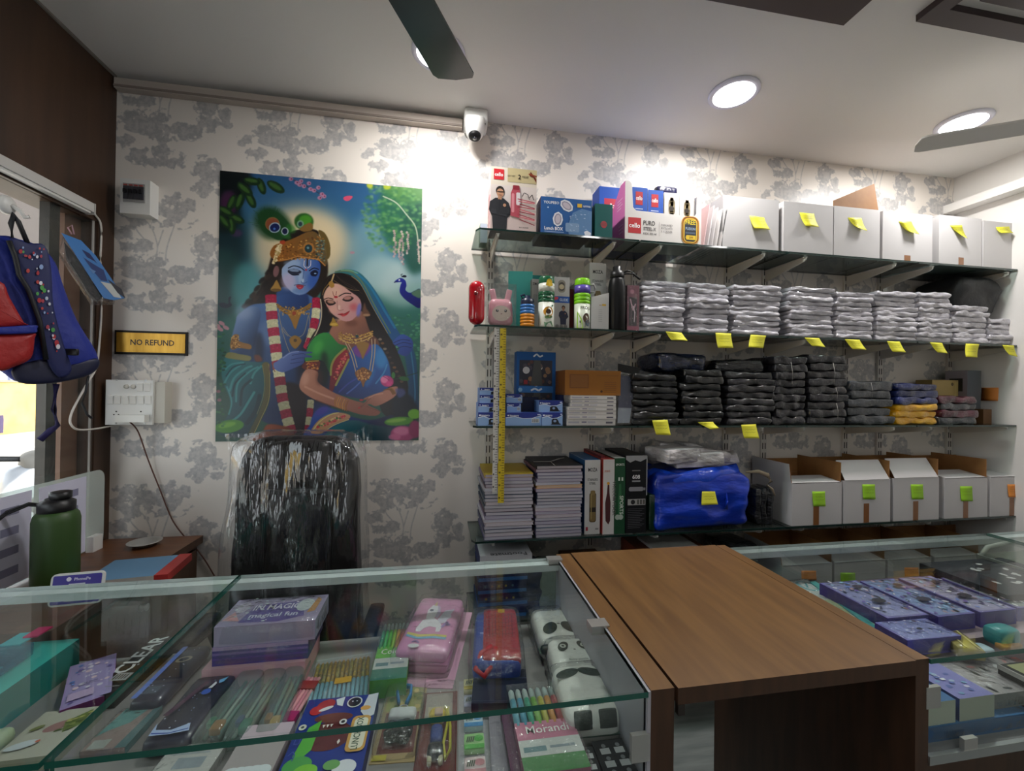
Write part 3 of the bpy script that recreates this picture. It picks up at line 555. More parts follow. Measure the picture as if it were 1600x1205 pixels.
    for P in ([(900, 250), (1000, 232), (1045, 238)], [(890, 300), (980, 280), (1040, 278)], [(880, 340), (960, 330), (1020, 320)]): c.line(E(*P), 1.2, '2c3868', .9, .8)
    c.line(E((800, 280), (880, 225), (970, 210)), 2, 'a0b0e0', 1.5, .7); c.line(E((655, 350), (650, 400), (660, 450)), 2.2, '6c4c50', .8); c.line(E((690, 330), (690, 390), (710, 430)), 1.8, '8c6448', .8)
    c.poly(D((1150, 1085), (1230, 990), (1300, 970), (1390, 1020), (1425, 1090), (1410, 1180), (1330, 1260), (1220, 1220), (1240, 1150)), '3c5cb0', 1, 1, '2c3c84', ((620, 530), (645, 560)))
    for P in ([(1160, 1085), (1270, 1040), (1380, 1050)], [(1170, 1125), (1290, 1080), (1400, 1100)], [(1200, 1165), (1300, 1130), (1400, 1150)]): c.line(D(*P), 1.3, '1c2450', .9, .85)
    # rose and flowers
    c.line(F((1170, 475), (1260, 450), (1450, 395)), 1.4, '1c3c2c'); c.ell(*F((1165, 425))[0], 3, 5, '3c7a34', .9); c.ell(*F((1290, 465))[0], 8, 3.6, '2c6030', .9, 1, .15)
    c.ell(*F((1092, 495))[0], 10.5, 8.8, 'b83c80', 1.2, 1, .3); c.ell(*F((1060, 475))[0], 6, 5.6, 'e888b8', 1.6, .9); c.line(F((1050, 440), (1100, 470), (1150, 540)), 1.4, '7c1c54', 1, .8); c.ell(*F((1115, 520))[0], 5, 4, 'd84c94', 1.6, .8)
    c.ell(*F((1230, 965))[0], 23, 7, '4c8a28', 1.5, 1, -.08); c.ell(*F((1200, 955))[0], 16, 3, '8cb848', 2, .8, -.12); c.ell(*F((1410, 880))[0], 10, 8, '6ca830', 1.5)
    c.ell(*F((1280, 1110))[0], 20, 12, 'a43c74', 2); c.ell(*F((1260, 1080))[0], 13, 7, 'd07ca4', 3, .85); c.ell(*F((1420, 1060))[0], 10, 14, '8c2c5c', 2.5); c.ell(*F((1180, 1150))[0], 10, 5, 'c46494', 2, .9)
    c.ell(*E((205, 1035))[0], 23, 10, '4c8c2c', 1.5, 1, -.15); c.ell(*E((180, 1020))[0], 14, 4, '7cb440', 2, .8, -.2)
    for x, y in ((90, 1150), (120, 1135), (150, 1165), (110, 1175)): c.ell(*A((x, y))[0], 5.5, 3, 'd098a8', 1, .9, .5)
    for i in range(50): c.ell(338 + RNG.rand() * 14, 520 + RNG.rand() * 150, 2.6, 1.6, RNG.choice(['1c5030', '2c6a3c', '123a28', '4c8850']), .9, .7)
    for x, y in ((85, 650), (95, 745)): c.ell(*E((x, y))[0], 3.5, 2.6, 'a86878', 1, .8)
    for i in range(3): c.a[..., i] = np.clip(c.a[..., i] * [.95, .93, .90][i], 0, 1) ** [1.10, 1.08, 1.07][i]
    return c.a
# ------------------------------------------------------------------ common materials
M_white = mat('white_paint', 'e4e2de', .7)
M_ceil = mat('ceiling_paint', 'e6e4e0', .8)
M_dkbrown = mat('dark_laminate', '4a3323', .42, col2='38261a', nscale=3, stretch=(6, 6, .6))
M_walnut = mat('walnut_laminate', '7a5830', .38, col2='644524', nscale=4.5, stretch=(9, .9, 9), lo=.3, hi=.72, detail=6)
M_walnut_shade = mat('walnut_shaded', '4c3322', .45, col2='3d281a', nscale=6, stretch=(8, 8, 1))  # shade put into the colour: darker walnut for the upright faces
M_alu = mat('aluminium', 'c4c8c8', .3, .9)
M_steel = mat('steel', 'c8c8c4', .30, .75)
M_edge = mat('glass_edge', '1d5a4e', .15, coat=.5)
M_edge_dk = mat('shelf_glass_edge', '16302c', .2, coat=.4)
M_glass = glass_mat('case_glass', (.945, .978, .966))
M_shelfglass = glass_mat('shelf_glass', (.62, .70, .68), haze=.12, hazecol='5a625e')
M_window = glass_mat('window_glass', (.95, .97, .97))
M_film = glass_mat('clear_film', (.96, .965, .97), haze=.012, hazecol='e8eaec', bump=1.0, bscale=1.0, stretch=(24, 22, 5), rough=.04, refl=.09)
M_filmthin = glass_mat('clear_bag_film', (.97, .97, .97), haze=.03, hazecol='ffffff', bump=.8, bscale=45, rough=.10, refl=.07)
M_black = mat('black_plastic', '0f0f11', .4)
M_wplastic = mat('white_plastic', 'dcdcd8', .35)
M_upright = mat('powder_white', 'd2cdc6', .5)
M_slot = mat('slot_dark', '2a2622', .8)

# ------------------------------------------------------------------ room
b = MB().box(-1.42, BACK_Y, -.1, 2.98, 2.05, 0, mat('floor_vinyl', '8f9694', .35, col2='6d7573', nscale=5, stretch=(.8, 6, 1), lo=.3, hi=.7, detail=7)); struct('floor', b)
b = MB().box(-1.42, BACK_Y, CEIL_Z, 2.98, 2.05, CEIL_Z + .1, M_ceil); struct('ceiling', b)
wp = wallpaper(); wm = image_mat('wallpaper', wp, .38, .45); nt = wm.node_tree
_t = [n for n in nt.nodes if n.type == 'TEX_IMAGE'][0]; _tc = nt.nodes.new('ShaderNodeTexCoord'); _sx = nt.nodes.new('ShaderNodeSeparateXYZ'); _cx = nt.nodes.new('ShaderNodeCombineXYZ')
nt.links.new(_tc.outputs['Object'], _sx.inputs[0])
for _a, _k, _o in (('X', 1 / .498, .149), ('Z', 1 / TH, -1.957)):
    _m1 = nt.nodes.new('ShaderNodeMath'); _m1.operation = 'ADD'; _m1.inputs[1].default_value = _o
    _m2 = nt.nodes.new('ShaderNodeMath'); _m2.operation = 'MULTIPLY_ADD'; _m2.inputs[1].default_value = _k; _m2.inputs[2].default_value = .5
    nt.links.new(_sx.outputs[_a], _m1.inputs[0]); nt.links.new(_m1.outputs[0], _m2.inputs[0]); nt.links.new(_m2.outputs[0], _cx.inputs['X' if _a == 'X' else 'Y'])
nt.links.new(_cx.outputs[0], _t.inputs['Vector'])
struct('wall_back', MB().box(-1.42, WALL_Y, 0, 2.98, 2.05, CEIL_Z, wm))
struct('wall_right', MB().box(RIGHT_X, BACK_Y, 0, 2.98, WALL_Y, CEIL_Z, M_white))
b = MB(); b.box(-1.42, BACK_Y - .1, 2.25, 2.98, BACK_Y, CEIL_Z, M_white); b.box(-1.42, BACK_Y - .1, 0, -1.15, BACK_Y, 2.25, M_white); b.box(-.60, BACK_Y - .1, 0, 2.98, BACK_Y, 2.25, M_white); struct('wall_front', b)
b = MB(); b.box(-1.42, BACK_Y, 2.115, LEFT_X, WALL_Y, CEIL_Z, M_dkbrown); b.box(-1.42, BACK_Y, 0, LEFT_X, WALL_Y, .872, M_dkbrown)
b.box(-1.42, 1.868, .872, LEFT_X, WALL_Y, 2.115, M_dkbrown); b.box(-1.42, BACK_Y, .872, LEFT_X, .25, 2.115, M_dkbrown); struct('wall_left', b)
b = MB().box(-1.415, 1.795, .872, -1.355, 1.866, 2.115, mat('jamb_brown', '6e4c38', .5)); struct('trim_1', b)
b = MB(); b.box(RIGHT_X - .075, -1.2, 2.52, RIGHT_X, WALL_Y, 2.565, M_white); struct('trim_2', b, bevel=.015)
b = MB(); b.box(LEFT_X, BACK_Y, CEIL_Z - .008, LEFT_X + .008, 1.938, CEIL_Z, mat('corner_bead', '8a857e', .6)); struct('trim_3', b)
# window beside the desk: one large pane with a mullion
wroot = bpy.data.objects.new('window_1', None); COL.objects.link(wroot); wroot['kind'] = 'structure'
part('glass_pane', MB().box(-1.318, .25, .872, -1.312, 1.868, 2.115, M_window), wroot)
b = MB().box(-1.352, 1.692, .872, -1.322, 1.732, 2.115, mat('mullion_dark', '2a2722', .45)); part('mullion', b, wroot)
b = MB(); b.box(-1.311, 1.855, .872, -1.306, 1.860, 2.115, mat('bead_grey', 'a8a49e', .4)); part('glass_bead', b, wroot)
# conduit along the top of the wall
cx = onY(187, 124, WALL_Y).x; b = MB(); b.box(-1.29, 1.918, 2.672, .085, WALL_Y, 2.712, mat('conduit_pvc', 'b9aea4', .55), top=mat('conduit_top', '9a8f86', .6)); b.box(-1.29, 1.914, 2.676, .085, 1.918, 2.684, mat('conduit_lip', '8c8078', .6))
thing('wiring_conduit', 'long white plastic conduit along the top of the papered wall', 'conduit', mb=b)

# ------------------------------------------------------------------ ceiling lights
def panel_light(x, y, label):
    t = thing('ceiling_light', label, 'light', (x, y, CEIL_Z), group='round ceiling lights')
    part('rim', MB().lathe([(.098, 0), (.098, -.006), (.092, -.010), (.080, -.010), (.080, -.003)], mat('light_rim', 'e4e4f2', .4)), t)
    part('diffuser', MB().lathe([(.0001, -.0085), (.080, -.0085), (.080, -.003)], mat('light_diffuser', 'fbfbff', .5, emit=6.0), n=32), t)
panel_light(*LAMPS[0], 'round flush ceiling light half hidden behind the black fan blade')
panel_light(*LAMPS[1], 'round flush ceiling light above the boxes on the middle of the top shelf')
panel_light(*LAMPS[2], 'round flush ceiling light beside the grey fan blade at the right wall')
for p in LAMPS[3:]: panel_light(*p, 'added unseen ceiling light behind the customer, ' + {(-.09, .1): 'above the left counter front', (1.18, .1): 'in line with the brown flap', (2.318, .1): 'near the right wall', (.5, -1.3): 'farther back on the left', (2.0, -1.3): 'farther back on the right'}[p])  # unseen lamps, added to fill the room with light

# ------------------------------------------------------------------ ceiling fans
def fan(hub, z, a0, L, w0, w1, col, lab, n=3):
    mt = mat('fan_' + col, col, .32, coat=.3); dk = mat('fan_dark_' + col, '121212', .3)
    t = thing('ceiling_fan', lab, 'fan', (hub[0], hub[1], z))
    part('motor_housing', MB().lathe([(.0001, -.06), (.07, -.055), (.11, -.02), (.115, .02), (.09, .05), (.03, .07), (.0001, .07)], mt), t)
    part('down_rod', MB().lathe([(.012, .07), (.012, CEIL_Z - z - .04)], mt, n=10), t)
    part('canopy', MB().lathe([(.02, CEIL_Z - z - .08), (.06, CEIL_Z - z - .02), (.065, CEIL_Z - z)], mt), t)
    for k in range(n):
        M = Matrix.Rotation(a0 + 2 * PI * k / n, 4, 'Z'); q = MB(); P = []
        for x, y in ((.17, -w0 * .8), (.25, -w0), (L - .02, -w1), (L - .004, -w1 * .85), (L + .004, 0), (L - .004, w1 * .85), (L - .02, w1), (.25, w0), (.17, w0 * .8)): P.append((x, y, .012 * y / w1))
        q.prism(P, (0, 0, .006), mt); q.xf(M); bl = part('blade', q, t, bevel=.002)
        q = MB().box(.08, -.03, -.004, .27, .03, -.0005, dk); q.xf(M); part('blade_bracket', q, bl)
    return t
u = (onZ(712, 119, 2.5) - onZ(645, 0, 2.5)); ang = math.atan2(u.y, u.x); tip = onZ(712, 119, 2.5); Lf = .60
fan((tip.x - Lf * math.cos(ang), tip.y - Lf * math.sin(ang)), 2.49, ang, Lf, .060, .070, '1e1f1e', 'dark ceiling fan with one black blade reaching into view near the security camera')
t0, t1 = onZ(1432, 224, 2.5), onZ(1600, 196, 2.5); ang2 = math.atan2(t0.y - t1.y, t0.x - t1.x)
fan((t0.x - Lf * math.cos(ang2), t0.y - Lf * math.sin(ang2)), 2.49, ang2, Lf, .034, .036, 'd0ceca', 'grey ceiling fan with a blade beside the rightmost ceiling light')

# ------------------------------------------------------------------ dark fretwork on the ceiling
M_fret = mat('fret_brown', '3a2c2e', .5)
def fret(name, label, bars, panel=None):
    t = thing(name, label, 'ceiling decoration', (0, 0, CEIL_Z))
    for x0, y0, x1, y1 in bars: part('bar', MB().box(x0, y0, -.022, x1, y1, 0, M_fret), t, bevel=.004)
    if panel: part('back_panel', MB().box(*panel[:2], -.008, *panel[2:], 0, mat('fret_panel', '1f191b', .6)), t)
fret('ceiling_frame', 'dark brown square frame fixed flat on the white ceiling between the fans', [(.55, 1.09, 1.295, 1.185), (.55, .45, .64, 1.09), (1.20, .45, 1.295, 1.09), (.64, .45, 1.20, .54)], (.64, .54, 1.20, 1.09))
fret('ceiling_fretwork', 'dark brown interlaced fretwork fixed on the ceiling above the right counter', [(1.51, .62, 1.565, 1.13), (1.565, 1.075, 2.25, 1.13), (1.62, .62, 1.675, 1.035), (1.675, .99, 2.05, 1.035), (2.12, .6, 2.175, 1.075), (1.75, .62, 2.12, .67), (1.80, .80, 1.85, .99)])

# ------------------------------------------------------------------ display counters
def case(name, label, x0, x1, joints, endx, endside, clips):
    t = thing(name, label, 'counter', ((x0 + x1) / 2, .93, 0)); W = dict(world=True)
    part('base_cabinet', MB().box(x0, .685, 0, x1, 1.20, .795, M_walnut_shade), t, **W)
    part('display_floor', MB().box(x0, .66, .795, x1, 1.205, .8135, mat('case_floor', '8e8b8a', .35), front=M_walnut_shade), t, **W)
    part('front_rail', MB().box(x0, .652, .8, x1, .6605, .817, M_alu), t, **W)
    xs = [x0] + joints + [x1]
    for a, c_ in zip(xs, xs[1:]):
        a2 = a + (.003 if a != x0 else 0); c2 = c_ - (.003 if c_ != x1 else 0)
        part('top_pane', MB().box(a2, .652, .991, c2, 1.212, 1.0, M_glass, front=M_edge, left=M_edge, right=M_edge, back=M_alu), t, **W)
        part('front_pane', MB().box(a2, .661, .8175, c2, .668, .991, M_glass, left=M_edge, right=M_edge), t, **W)
    part('back_pane', MB().box(x0, 1.19, .8135, x1, 1.196, .972, M_glass), t, **W)
    part('back_track', MB().box(x0, 1.185, .972, x1, 1.212, .991, mat('track_white', 'ccd6d6', .35)), t, **W)
    if endside == 'r':
        part('inner_lining', MB().box(x1, .655, .8135, x1 + .006, 1.212, .998, mat('case_lining', 'a8a8b0', .5)), t, **W)
        part('end_panel', MB().box(x1 + .006, .655, 0, endx, 1.235, 1.0, M_walnut_shade, top=M_walnut), t, bevel=.0015, **W)
    else:
        part('end_panel', MB().box(endx, .655, 0, x0, 1.235, 1.0, M_walnut_shade, top=M_walnut), t, bevel=.0015, **W)
    for c in clips: part('glass_clip', MB().box(*c, M_steel), t, bevel=.002, **W)
    return t
XE = .348
counter_l = case('display_counter', 'glass topped display counter full of pencil cases, in front of the black chair', -1.298, XE, [-.507], .396, 'r',
     [(XE - .028, .842, .986, XE + .012, .872, 1.0035), (XE - .028, .653, .885, XE + .004, .6612, .930), (XE - .03, 1.185, .988, XE + .012, 1.215, 1.004)])
counter_r = case('display_counter', 'glass topped display counter below the white boxes, right of the brown flap', .918, 2.872, [1.95], .888, 'l',
     [(.912, .654, .905, .945, .6612, .945), (1.0, .653, .806, 1.032, .6612, .838)])
t = thing('counter_flap', 'brown wood-grain lift-up counter flap bridging the gap between both glass counters', 'counter flap', (.645, .945, .972))
b = MB().box(-.243, -.292, 0, .2415, .295, .028, M_walnut_shade, top=M_walnut); part('board', b, t, bevel=.0015)
for y in (-.2, .19): part('hinge', MB().box(.228, y - .03, -.003, .243, y + .03, 0, M_steel), t)
part('latch', MB().box(-.243, -.293, -.018, -.231, -.283, 0, mat('latch_dark', '2b2420', .4)), t)
# ------------------------------------------------------------------ glass wall shelves
SH = {1: 2.135, 2: 1.75, 3: 1.346, 4: .888, 5: .565}
GF = 1.675                                             # front edge of the shelves
UPX = [.225, .723, .936, 1.4416, 1.660, 2.155, 2.375, 2.845]
where = ['left end of the shelving', 'right of the green hanging tape', 'behind the drinks bottles', 'behind the middle shirt stacks', 'fifth from the left', 'sixth from the left', 'second from the right wall', 'next to the right wall']
ords = ['first', 'second', 'third', 'fourth', 'fifth', 'sixth', 'seventh', 'eighth']
slot = MB(); 
for z in np.arange(.30, 2.2, .05):
    for dx in (-.007, .007): slot.box(dx - .002, -.0132, z, dx + .002, -.012, z + .032, M_slot)
slot_me = slot.mesh('slots')
chan_me = MB().box(-.0155, -.012, 0, .0155, 0, 2.24, M_upright).mesh('channel')
br = MB(); 
br.prism([(-.003, -.012, -.004), (-.003, -.012, -.062), (-.003, -.05, -.055), (-.003, -.245, -.024), (-.003, -.258, -.016), (-.003, -.258, -.004)], (.006, 0, 0), M_upright)
br.box(-.008, -.258, -.006, .008, -.012, -.003, M_upright)
br_me = br.mesh('bracket')
for i, x in enumerate(UPX):
    t = thing('slotted_upright', f'white slotted steel upright with shelf brackets, {ords[i]} from the poster side', 'shelf upright', (x, WALL_Y, 0), group='slotted shelf uprights')
    c = bpy.data.objects.new('channel', chan_me); COL.objects.link(c); c.parent = t
    s = bpy.data.objects.new('slots', slot_me); COL.objects.link(s); s.parent = c; s['kind'] = 'stuff'
    for lv in SH: k = bpy.data.objects.new('bracket', br_me); COL.objects.link(k); k.parent = t; k.location = (0, 0, SH[lv] - .008)
segs = [(.135, .828), (.834, 1.548), (1.554, 2.262), (2.268, 2.876)]
lvn = {1: 'top glass shelf', 2: 'second glass shelf from the top', 3: 'middle glass shelf', 4: 'fourth glass shelf from the top', 5: 'lowest glass shelf'}
cont = {1: ['under the boxed gift sets', 'under the white paper folders', 'under the white cartons', 'by the right wall'], 2: ['under the drinks bottles', 'under the first white shirt stacks', 'under the middle white shirt stacks', 'by the right wall'],
        3: ['under the blue punch boxes', 'under the first black garment stacks', 'under the middle black garments', 'by the right wall'], 4: ['under the notebook stacks', 'under the blue plastic bag', 'under the open white boxes', 'by the right wall'],
        5: ['under the navy pencil boxes', 'under the orange carton', 'behind the right counter', 'by the right wall']}
for lv, z in SH.items():
    for i, (a, c) in enumerate(segs):
        q = MB(); ch = .014 if i == 0 else 0
        P = [(a, WALL_Y - .012, z - .008), (a, GF + .03, z - .008), (a + ch + 1e-4, GF, z - .008), (c, GF, z - .008), (c, WALL_Y - .012, z - .008)]
        n = len(P); T = [(x, y, z) for x, y, _ in P]
        q.add(P, [tuple(range(n))], M_shelfglass); q.add(T, [tuple(reversed(range(n)))], M_shelfglass)
        q.add(P + T, [(j, n + j, n + (j + 1) % n, (j + 1) % n) for j in range(n)], M_edge_dk)
        thing('glass_shelf', f'{lvn[lv]}, the pane {cont[lv][i]}', 'shelf', mb=q, group='glass wall shelves')

# ------------------------------------------------------------------ helpers for goods on the shelves
def on_shelf(x0, x1, yt, lv, Y, yb=None):
    """world x range and height of a front face at depth Y, standing on shelf lv"""
    zb = SH[lv]; ym = (yt + (yb or yt + 60)) / 2
    X0, X1 = onY(x0, ym, Y).x, onY(x1, ym, Y).x; return X0, X1, onY((x0 + x1) / 2, yt, Y).z - zb

def cols(c): return mat('card_' + c, c, .5, spec=.3)
def carton(name, label, cat, loc, w, d, h, front, side=None, top=None, back=None, rz=0.0, group=None, left=None):
    """a closed box: origin at the middle of its front bottom edge"""
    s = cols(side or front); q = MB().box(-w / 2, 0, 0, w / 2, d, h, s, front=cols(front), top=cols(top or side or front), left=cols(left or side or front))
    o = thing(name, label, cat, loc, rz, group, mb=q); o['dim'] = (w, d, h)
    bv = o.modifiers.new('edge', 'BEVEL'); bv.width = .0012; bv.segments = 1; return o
def face(o, which='front', e=.0):
    w, d, h = o['dim']
    return {'front': Ink((-w / 2, -e, 0), (w, 0, 0), (0, 0, h)), 'left': Ink((-w / 2 - e, d, 0), (0, -d, 0), (0, 0, h)), 'top': Ink((-w / 2, 0, h + e), (w, 0, 0), (0, d, 0)), 'right': Ink((w / 2 + e, 0, 0), (0, d, 0), (0, 0, h))}[which]
def shelf_carton(name, label, cat, x0, x1, yt, lv, d, front, Y=1.69, **k):
    X0, X1, h = on_shelf(x0, x1, yt, lv, Y); d = min(d, 1.936 - Y)
    return carton(name, label, cat, ((X0 + X1) / 2, Y, SH[lv]), X1 - X0, d, h, front, **k)
def person_print(k, x, y, s, coat='22242a', skin='b98a6c'):
    """a small printed figure in a dark jacket: feet cut at y, s = height in face heights"""
    a = s * k.asp; k.poly2([(x - .15 * a, y), (x - .17 * a, y + .30 * s), (x - .24 * a, y + .44 * s), (x - .22 * a, y + .62 * s), (x - .10 * a, y + .71 * s), (x + .08 * a, y + .71 * s), (x + .19 * a, y + .62 * s), (x + .27 * a, y + .40 * s), (x + .16 * a, y + .28 * s), (x + .15 * a, y)], coat)
    k.rect(x - .045 * a, y + .68 * s, .08 * a, .07 * s, skin); k.line([(x - .005 * a, y + .70 * s), (x - .005 * a, y + .35 * s)], .008 * s, '0c0d10')
    k.ell(x, y + .865 * s, .095 * s, '1c1512', .105 * s); k.ell(x, y + .82 * s, .078 * s, skin, .095 * s)
    k.line([(x - .20 * a, y + .42 * s), (x + .16 * a, y + .36 * s)], .10 * s, '2c2e34'); k.line([(x + .24 * a, y + .42 * s), (x - .08 * a, y + .40 * s)], .085 * s, coat); k.ell(x + .10 * a, y + .56 * s, .035 * s, skin); k.line([(x - .07 * a, y + .845 * s), (x + .07 * a, y + .845 * s)], .018 * s, '2a1c14'); k.line([(x - .03 * a, y + .775 * s), (x + .03 * a, y + .775 * s)], .012 * s, '7a4438')

def bottle_thing(name, label, loc, parts, cat='bottle', rz=0.0, group=None):
    t = thing(name, label, cat, loc, rz, group)
    for pn, prof, m in parts: part(pn, MB().lathe(prof, m, n=28), t)
    return t

# ================================================================== TOP SHELF
# 1 gift set box
o = shelf_carton('gift_box', 'tall pink and cream bottle gift set box at the left end of the top shelf', 'box', 767, 838.5, 263, 1, .10, 'd9cfc0', side='d8b4b4', left='e0bcbc', Y=1.695)
k = face(o); k.rect(0, .0, 1, .72, 'd6cbc6'); k.rect(.36, .78, .64, .22, 'bcae84'); k.poly2([(0, 0), (1, 0), (1, .3), (.5, .45), (0, .4)], 'cfbcb8')
k.rect(.06, .80, .22, .165, 'c8242c'); k.text('cello', .17, .855, .055, 'ffffff', sx=1.1, maxw=.18); k.text('GIFT SET', .44, .865, .022, '6a6450', maxw=.2); k.text('2', .62, .835, .07, '3a3428'); k.text('PCS SET', .75, .86, .03, '3a3428', maxw=.14)
k.poly2([(.86, .97), (.99, .86), (.99, .80), (.92, .88), (.84, .90)], '6a2a1c'); k.line([(.82, .93), (1, .90)], .02, '8a3a24')
person_print(k, .20, 0, .72); k.poly2([(.43, .25), (.43, .60), (.48, .70), (.62, .70), (.64, .58), (.62, .22)], 'b04a58'); k.rr(.47, .66, .15, .07, .02, '8a2434'); k.rr(.45, .3, .06, .3, .02, 'd88a94'); k.rr(.55, .42, .09, .2, .02, 'd9d4d6')
for i in range(9): k.line([(.58 + .02 * (i % 3), .52 - .04 * i), (.96, .48 - .045 * i + .03 * (i % 2))], .014, ['a83a4c', 'c8606c', '8c2438'][i % 3])
k.line([(.68, .56), (.72, .62), (.80, .60), (.84, .52)], .012, '3a3034'); k.line([(.84, .55), (.90, .60), (.93, .52)], .012, '3a3034'); k.text('360 DEGREE', .72, .06, .02, '4a4440', maxw=.3); part('print', k, o)
k = face(o, 'left'); k.rect(.1, .74, .8, .1, 'e8dcd4'); [k.rect(.15, .15 + .07 * i, .7, .03, ['c48a90', 'd8aab0'][i % 2]) for i in range(7)]; part('side_print', k, o)
X0 = onY(747, 340, 1.86); o = carton('pill_organiser_box', 'thin pale box standing behind the pink gift set box', 'box', (onY(756, 340, 1.85).x, 1.85, SH[1]), .03, .07, .085, 'b8c4d4', side='8fa890')
# 2 lunch box carton
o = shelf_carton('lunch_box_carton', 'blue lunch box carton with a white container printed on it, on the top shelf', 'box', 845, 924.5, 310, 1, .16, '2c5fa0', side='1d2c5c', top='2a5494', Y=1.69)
k = face(o); k.text('YOUPEEO', .20, .82, .07, 'e8f0fa', maxw=.3); k.rect(.02, .02, .96, .02, '274f8c')
for a, b_, r in ((.50, .80, .5), (.33, .42, -.55)):
    k.ell(a, b_, .20, 'dfe4ec', .145, rot=r - 1.1, n=8); k.ell(a, b_, .155, '9a94a8', .10, rot=r - 1.1, n=10); k.ell(a, b_, .12, 'c9c0cc', .07, rot=r - 1.1, n=10)
k.rect(.71, .78, .09, .10, 'e0b83c'); k.text('urma', .90, .80, .07, 'e4e8f0', maxw=.16); k.text('Lunch BOX', .07, .12, .085, 'ffffff', al='l', bold=True, maxw=.36); k.rect(.07, .065, .38, .014, 'a8c4e8')
k.poly2([(.55, .0), (.52, .25), (.62, .62), (.80, .75), (1, .7), (1, 0)], '5c86b4'); k.rr(.48, .10, .27, .24, .04, '7d9cc0')
for i in range(34): k.ell(.56 + RNG.rand() * .4, .04 + RNG.rand() * .62, .012 + .02 * RNG.rand(), RNG.choice(['9cb8d8', 'c8d8ea', '7898c4']), .008)
k.poly2([(.86, .03), (.84, .12), (.90, .16), (.98, .10), (.97, .03)], 'e8ecf4'); k.ell(.13, .70, .02, 'c8dcf4'); part('print', k, o)
# 3 teal box
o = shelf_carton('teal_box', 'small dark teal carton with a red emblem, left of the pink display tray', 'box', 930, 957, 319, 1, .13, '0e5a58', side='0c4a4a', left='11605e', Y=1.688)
k = face(o); k.ell(.5, .40, .10, 'b4303c'); [k.line([(.5 - .28, .36 + .04 * i), (.5 + .28, .36 + .04 * i)], .012, '1a5554') for i in range(3)]; part('print', k, o)
# 4 blue carton behind
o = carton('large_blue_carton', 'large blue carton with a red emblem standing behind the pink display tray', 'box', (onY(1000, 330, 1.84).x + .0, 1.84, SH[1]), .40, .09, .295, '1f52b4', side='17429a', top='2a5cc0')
k = face(o); k.rect(.06, .60, .14, .22, 'c02440'); k.text('cello', .13, .675, .07, 'ffffff', maxw=.115); part('print', k, o)
q = MB().rbox(.11, .05, .045, .014, mat('navy_pouch', '1c1c3c', .3, coat=.4, bump=.4, bscale=40), (8, 4, 3), nz=.006, nsc=25, seed=3); thing('dark_pouch', 'crumpled dark plastic pouch lying on top of the large blue carton', 'pouch', (onY(1042, 285, 1.87).x, 1.885, SH[1] + .295), mb=q)
# 5 display tray with boxes
X0, X1, h = on_shelf(977, 1096, 288, 1, 1.70); w = X1 - X0
t = thing('display_tray', 'pink and white cardboard display tray of boxed bottles on the top shelf', 'display box', ((X0 + X1) / 2, 1.70, SH[1])); d = .135; cw, cpk = cols('e4e0dc'), cols('d878b4')
P = [(-w / 2, 0), (w / 2, 0), (w / 2, h), (w / 2 - .02, h), (w / 2 - .025, .55 * h), (w / 2 - .035, .50 * h), (-w / 2 + .05, .52 * h), (-w / 2 + .036, .57 * h), (-w / 2 + .030, .95 * h), (-w / 2 + .02, h), (-w / 2, h)]
fr_ = part('front_panel', MB().prism([(x, 0, z) for x, z in P], (0, .003, 0), cw), t)
k = Ink((-w / 2, 0, 0), (w, 0, 0), (0, 0, h)); k.rect(.04, .14, .165, .26, 'c0262e'); k.text('cello', .122, .235, .075, 'ffffff', maxw=.14); k.text('PURO', .235, .29, .075, '4a4648', al='l', maxw=.15); k.text('STEEL-X', .235, .20, .058, '6a6668', al='l', maxw=.165); k.text('KIDS 350 ml', .235, .135, .032, '55504f', al='l', maxw=.17)
k.rect(.44, .12, .003, .24, '9a9494'); [k.text(s_, .465, z_, .03, '6a6466', al='l', bold=False, maxw=.15) for s_, z_ in (('INSULATED', .30), ('BOTTLE WITH', .245), ('S. S. INNER', .19))]
k.rr(.735, .03, .235, .47, .11, 'd8a438'); k.rr(.745, .04, .215, .45, .10, '7a3a1c'); k.rr(.757, .05, .19, .42, .09, 'e0b840'); k.rr(.775, .07, .155, .37, .06, '343a44'); k.text('FREE', .853, .36, .075, 'f0d838', maxw=.135); k.text('FUSION', .853, .265, .045, 'a8c0d8', maxw=.13); k.rect(.785, .20, .13, .03, '5a6878'); k.poly2([(.785, .135), (.80, .10), (.925, .10), (.925, .175), (.80, .175)], 'e8c83c'); k.text('299', .86, .12, .035, '7a2a1c', maxw=.06); part('print', k, fr_)
sp = part('side_panel', MB().prism([(-w / 2, .003, 0), (-w / 2, d, 0), (-w / 2, d, .72 * h), (-w / 2, .05, h), (-w / 2, .003, h)], (.003, 0, 0), cpk), t, 'pink side panel')
k = Ink((-w / 2, d, 0), (0, -d, 0), (0, 0, h)); [k.rect(.4, .75 - .05 * i, .4 - .1 * (i % 2), .014, 'f0c8e0') for i in range(4)]; [k.rect(.55, .3 - .06 * i, .3, .012, 'f0c8e0') for i in range(3)]; part('print', k, sp)
part('side_panel', MB().box(w / 2 - .003, .003, 0, w / 2, d, .9 * h, cw), t); part('back_panel', MB().box(-w / 2 + .003, d - .003, 0, w / 2 - .003, d, .7 * h, cw), t); part('tray_floor', MB().box(-w / 2 + .003, .003, 0, w / 2 - .003, d - .003, .003, cw), t)
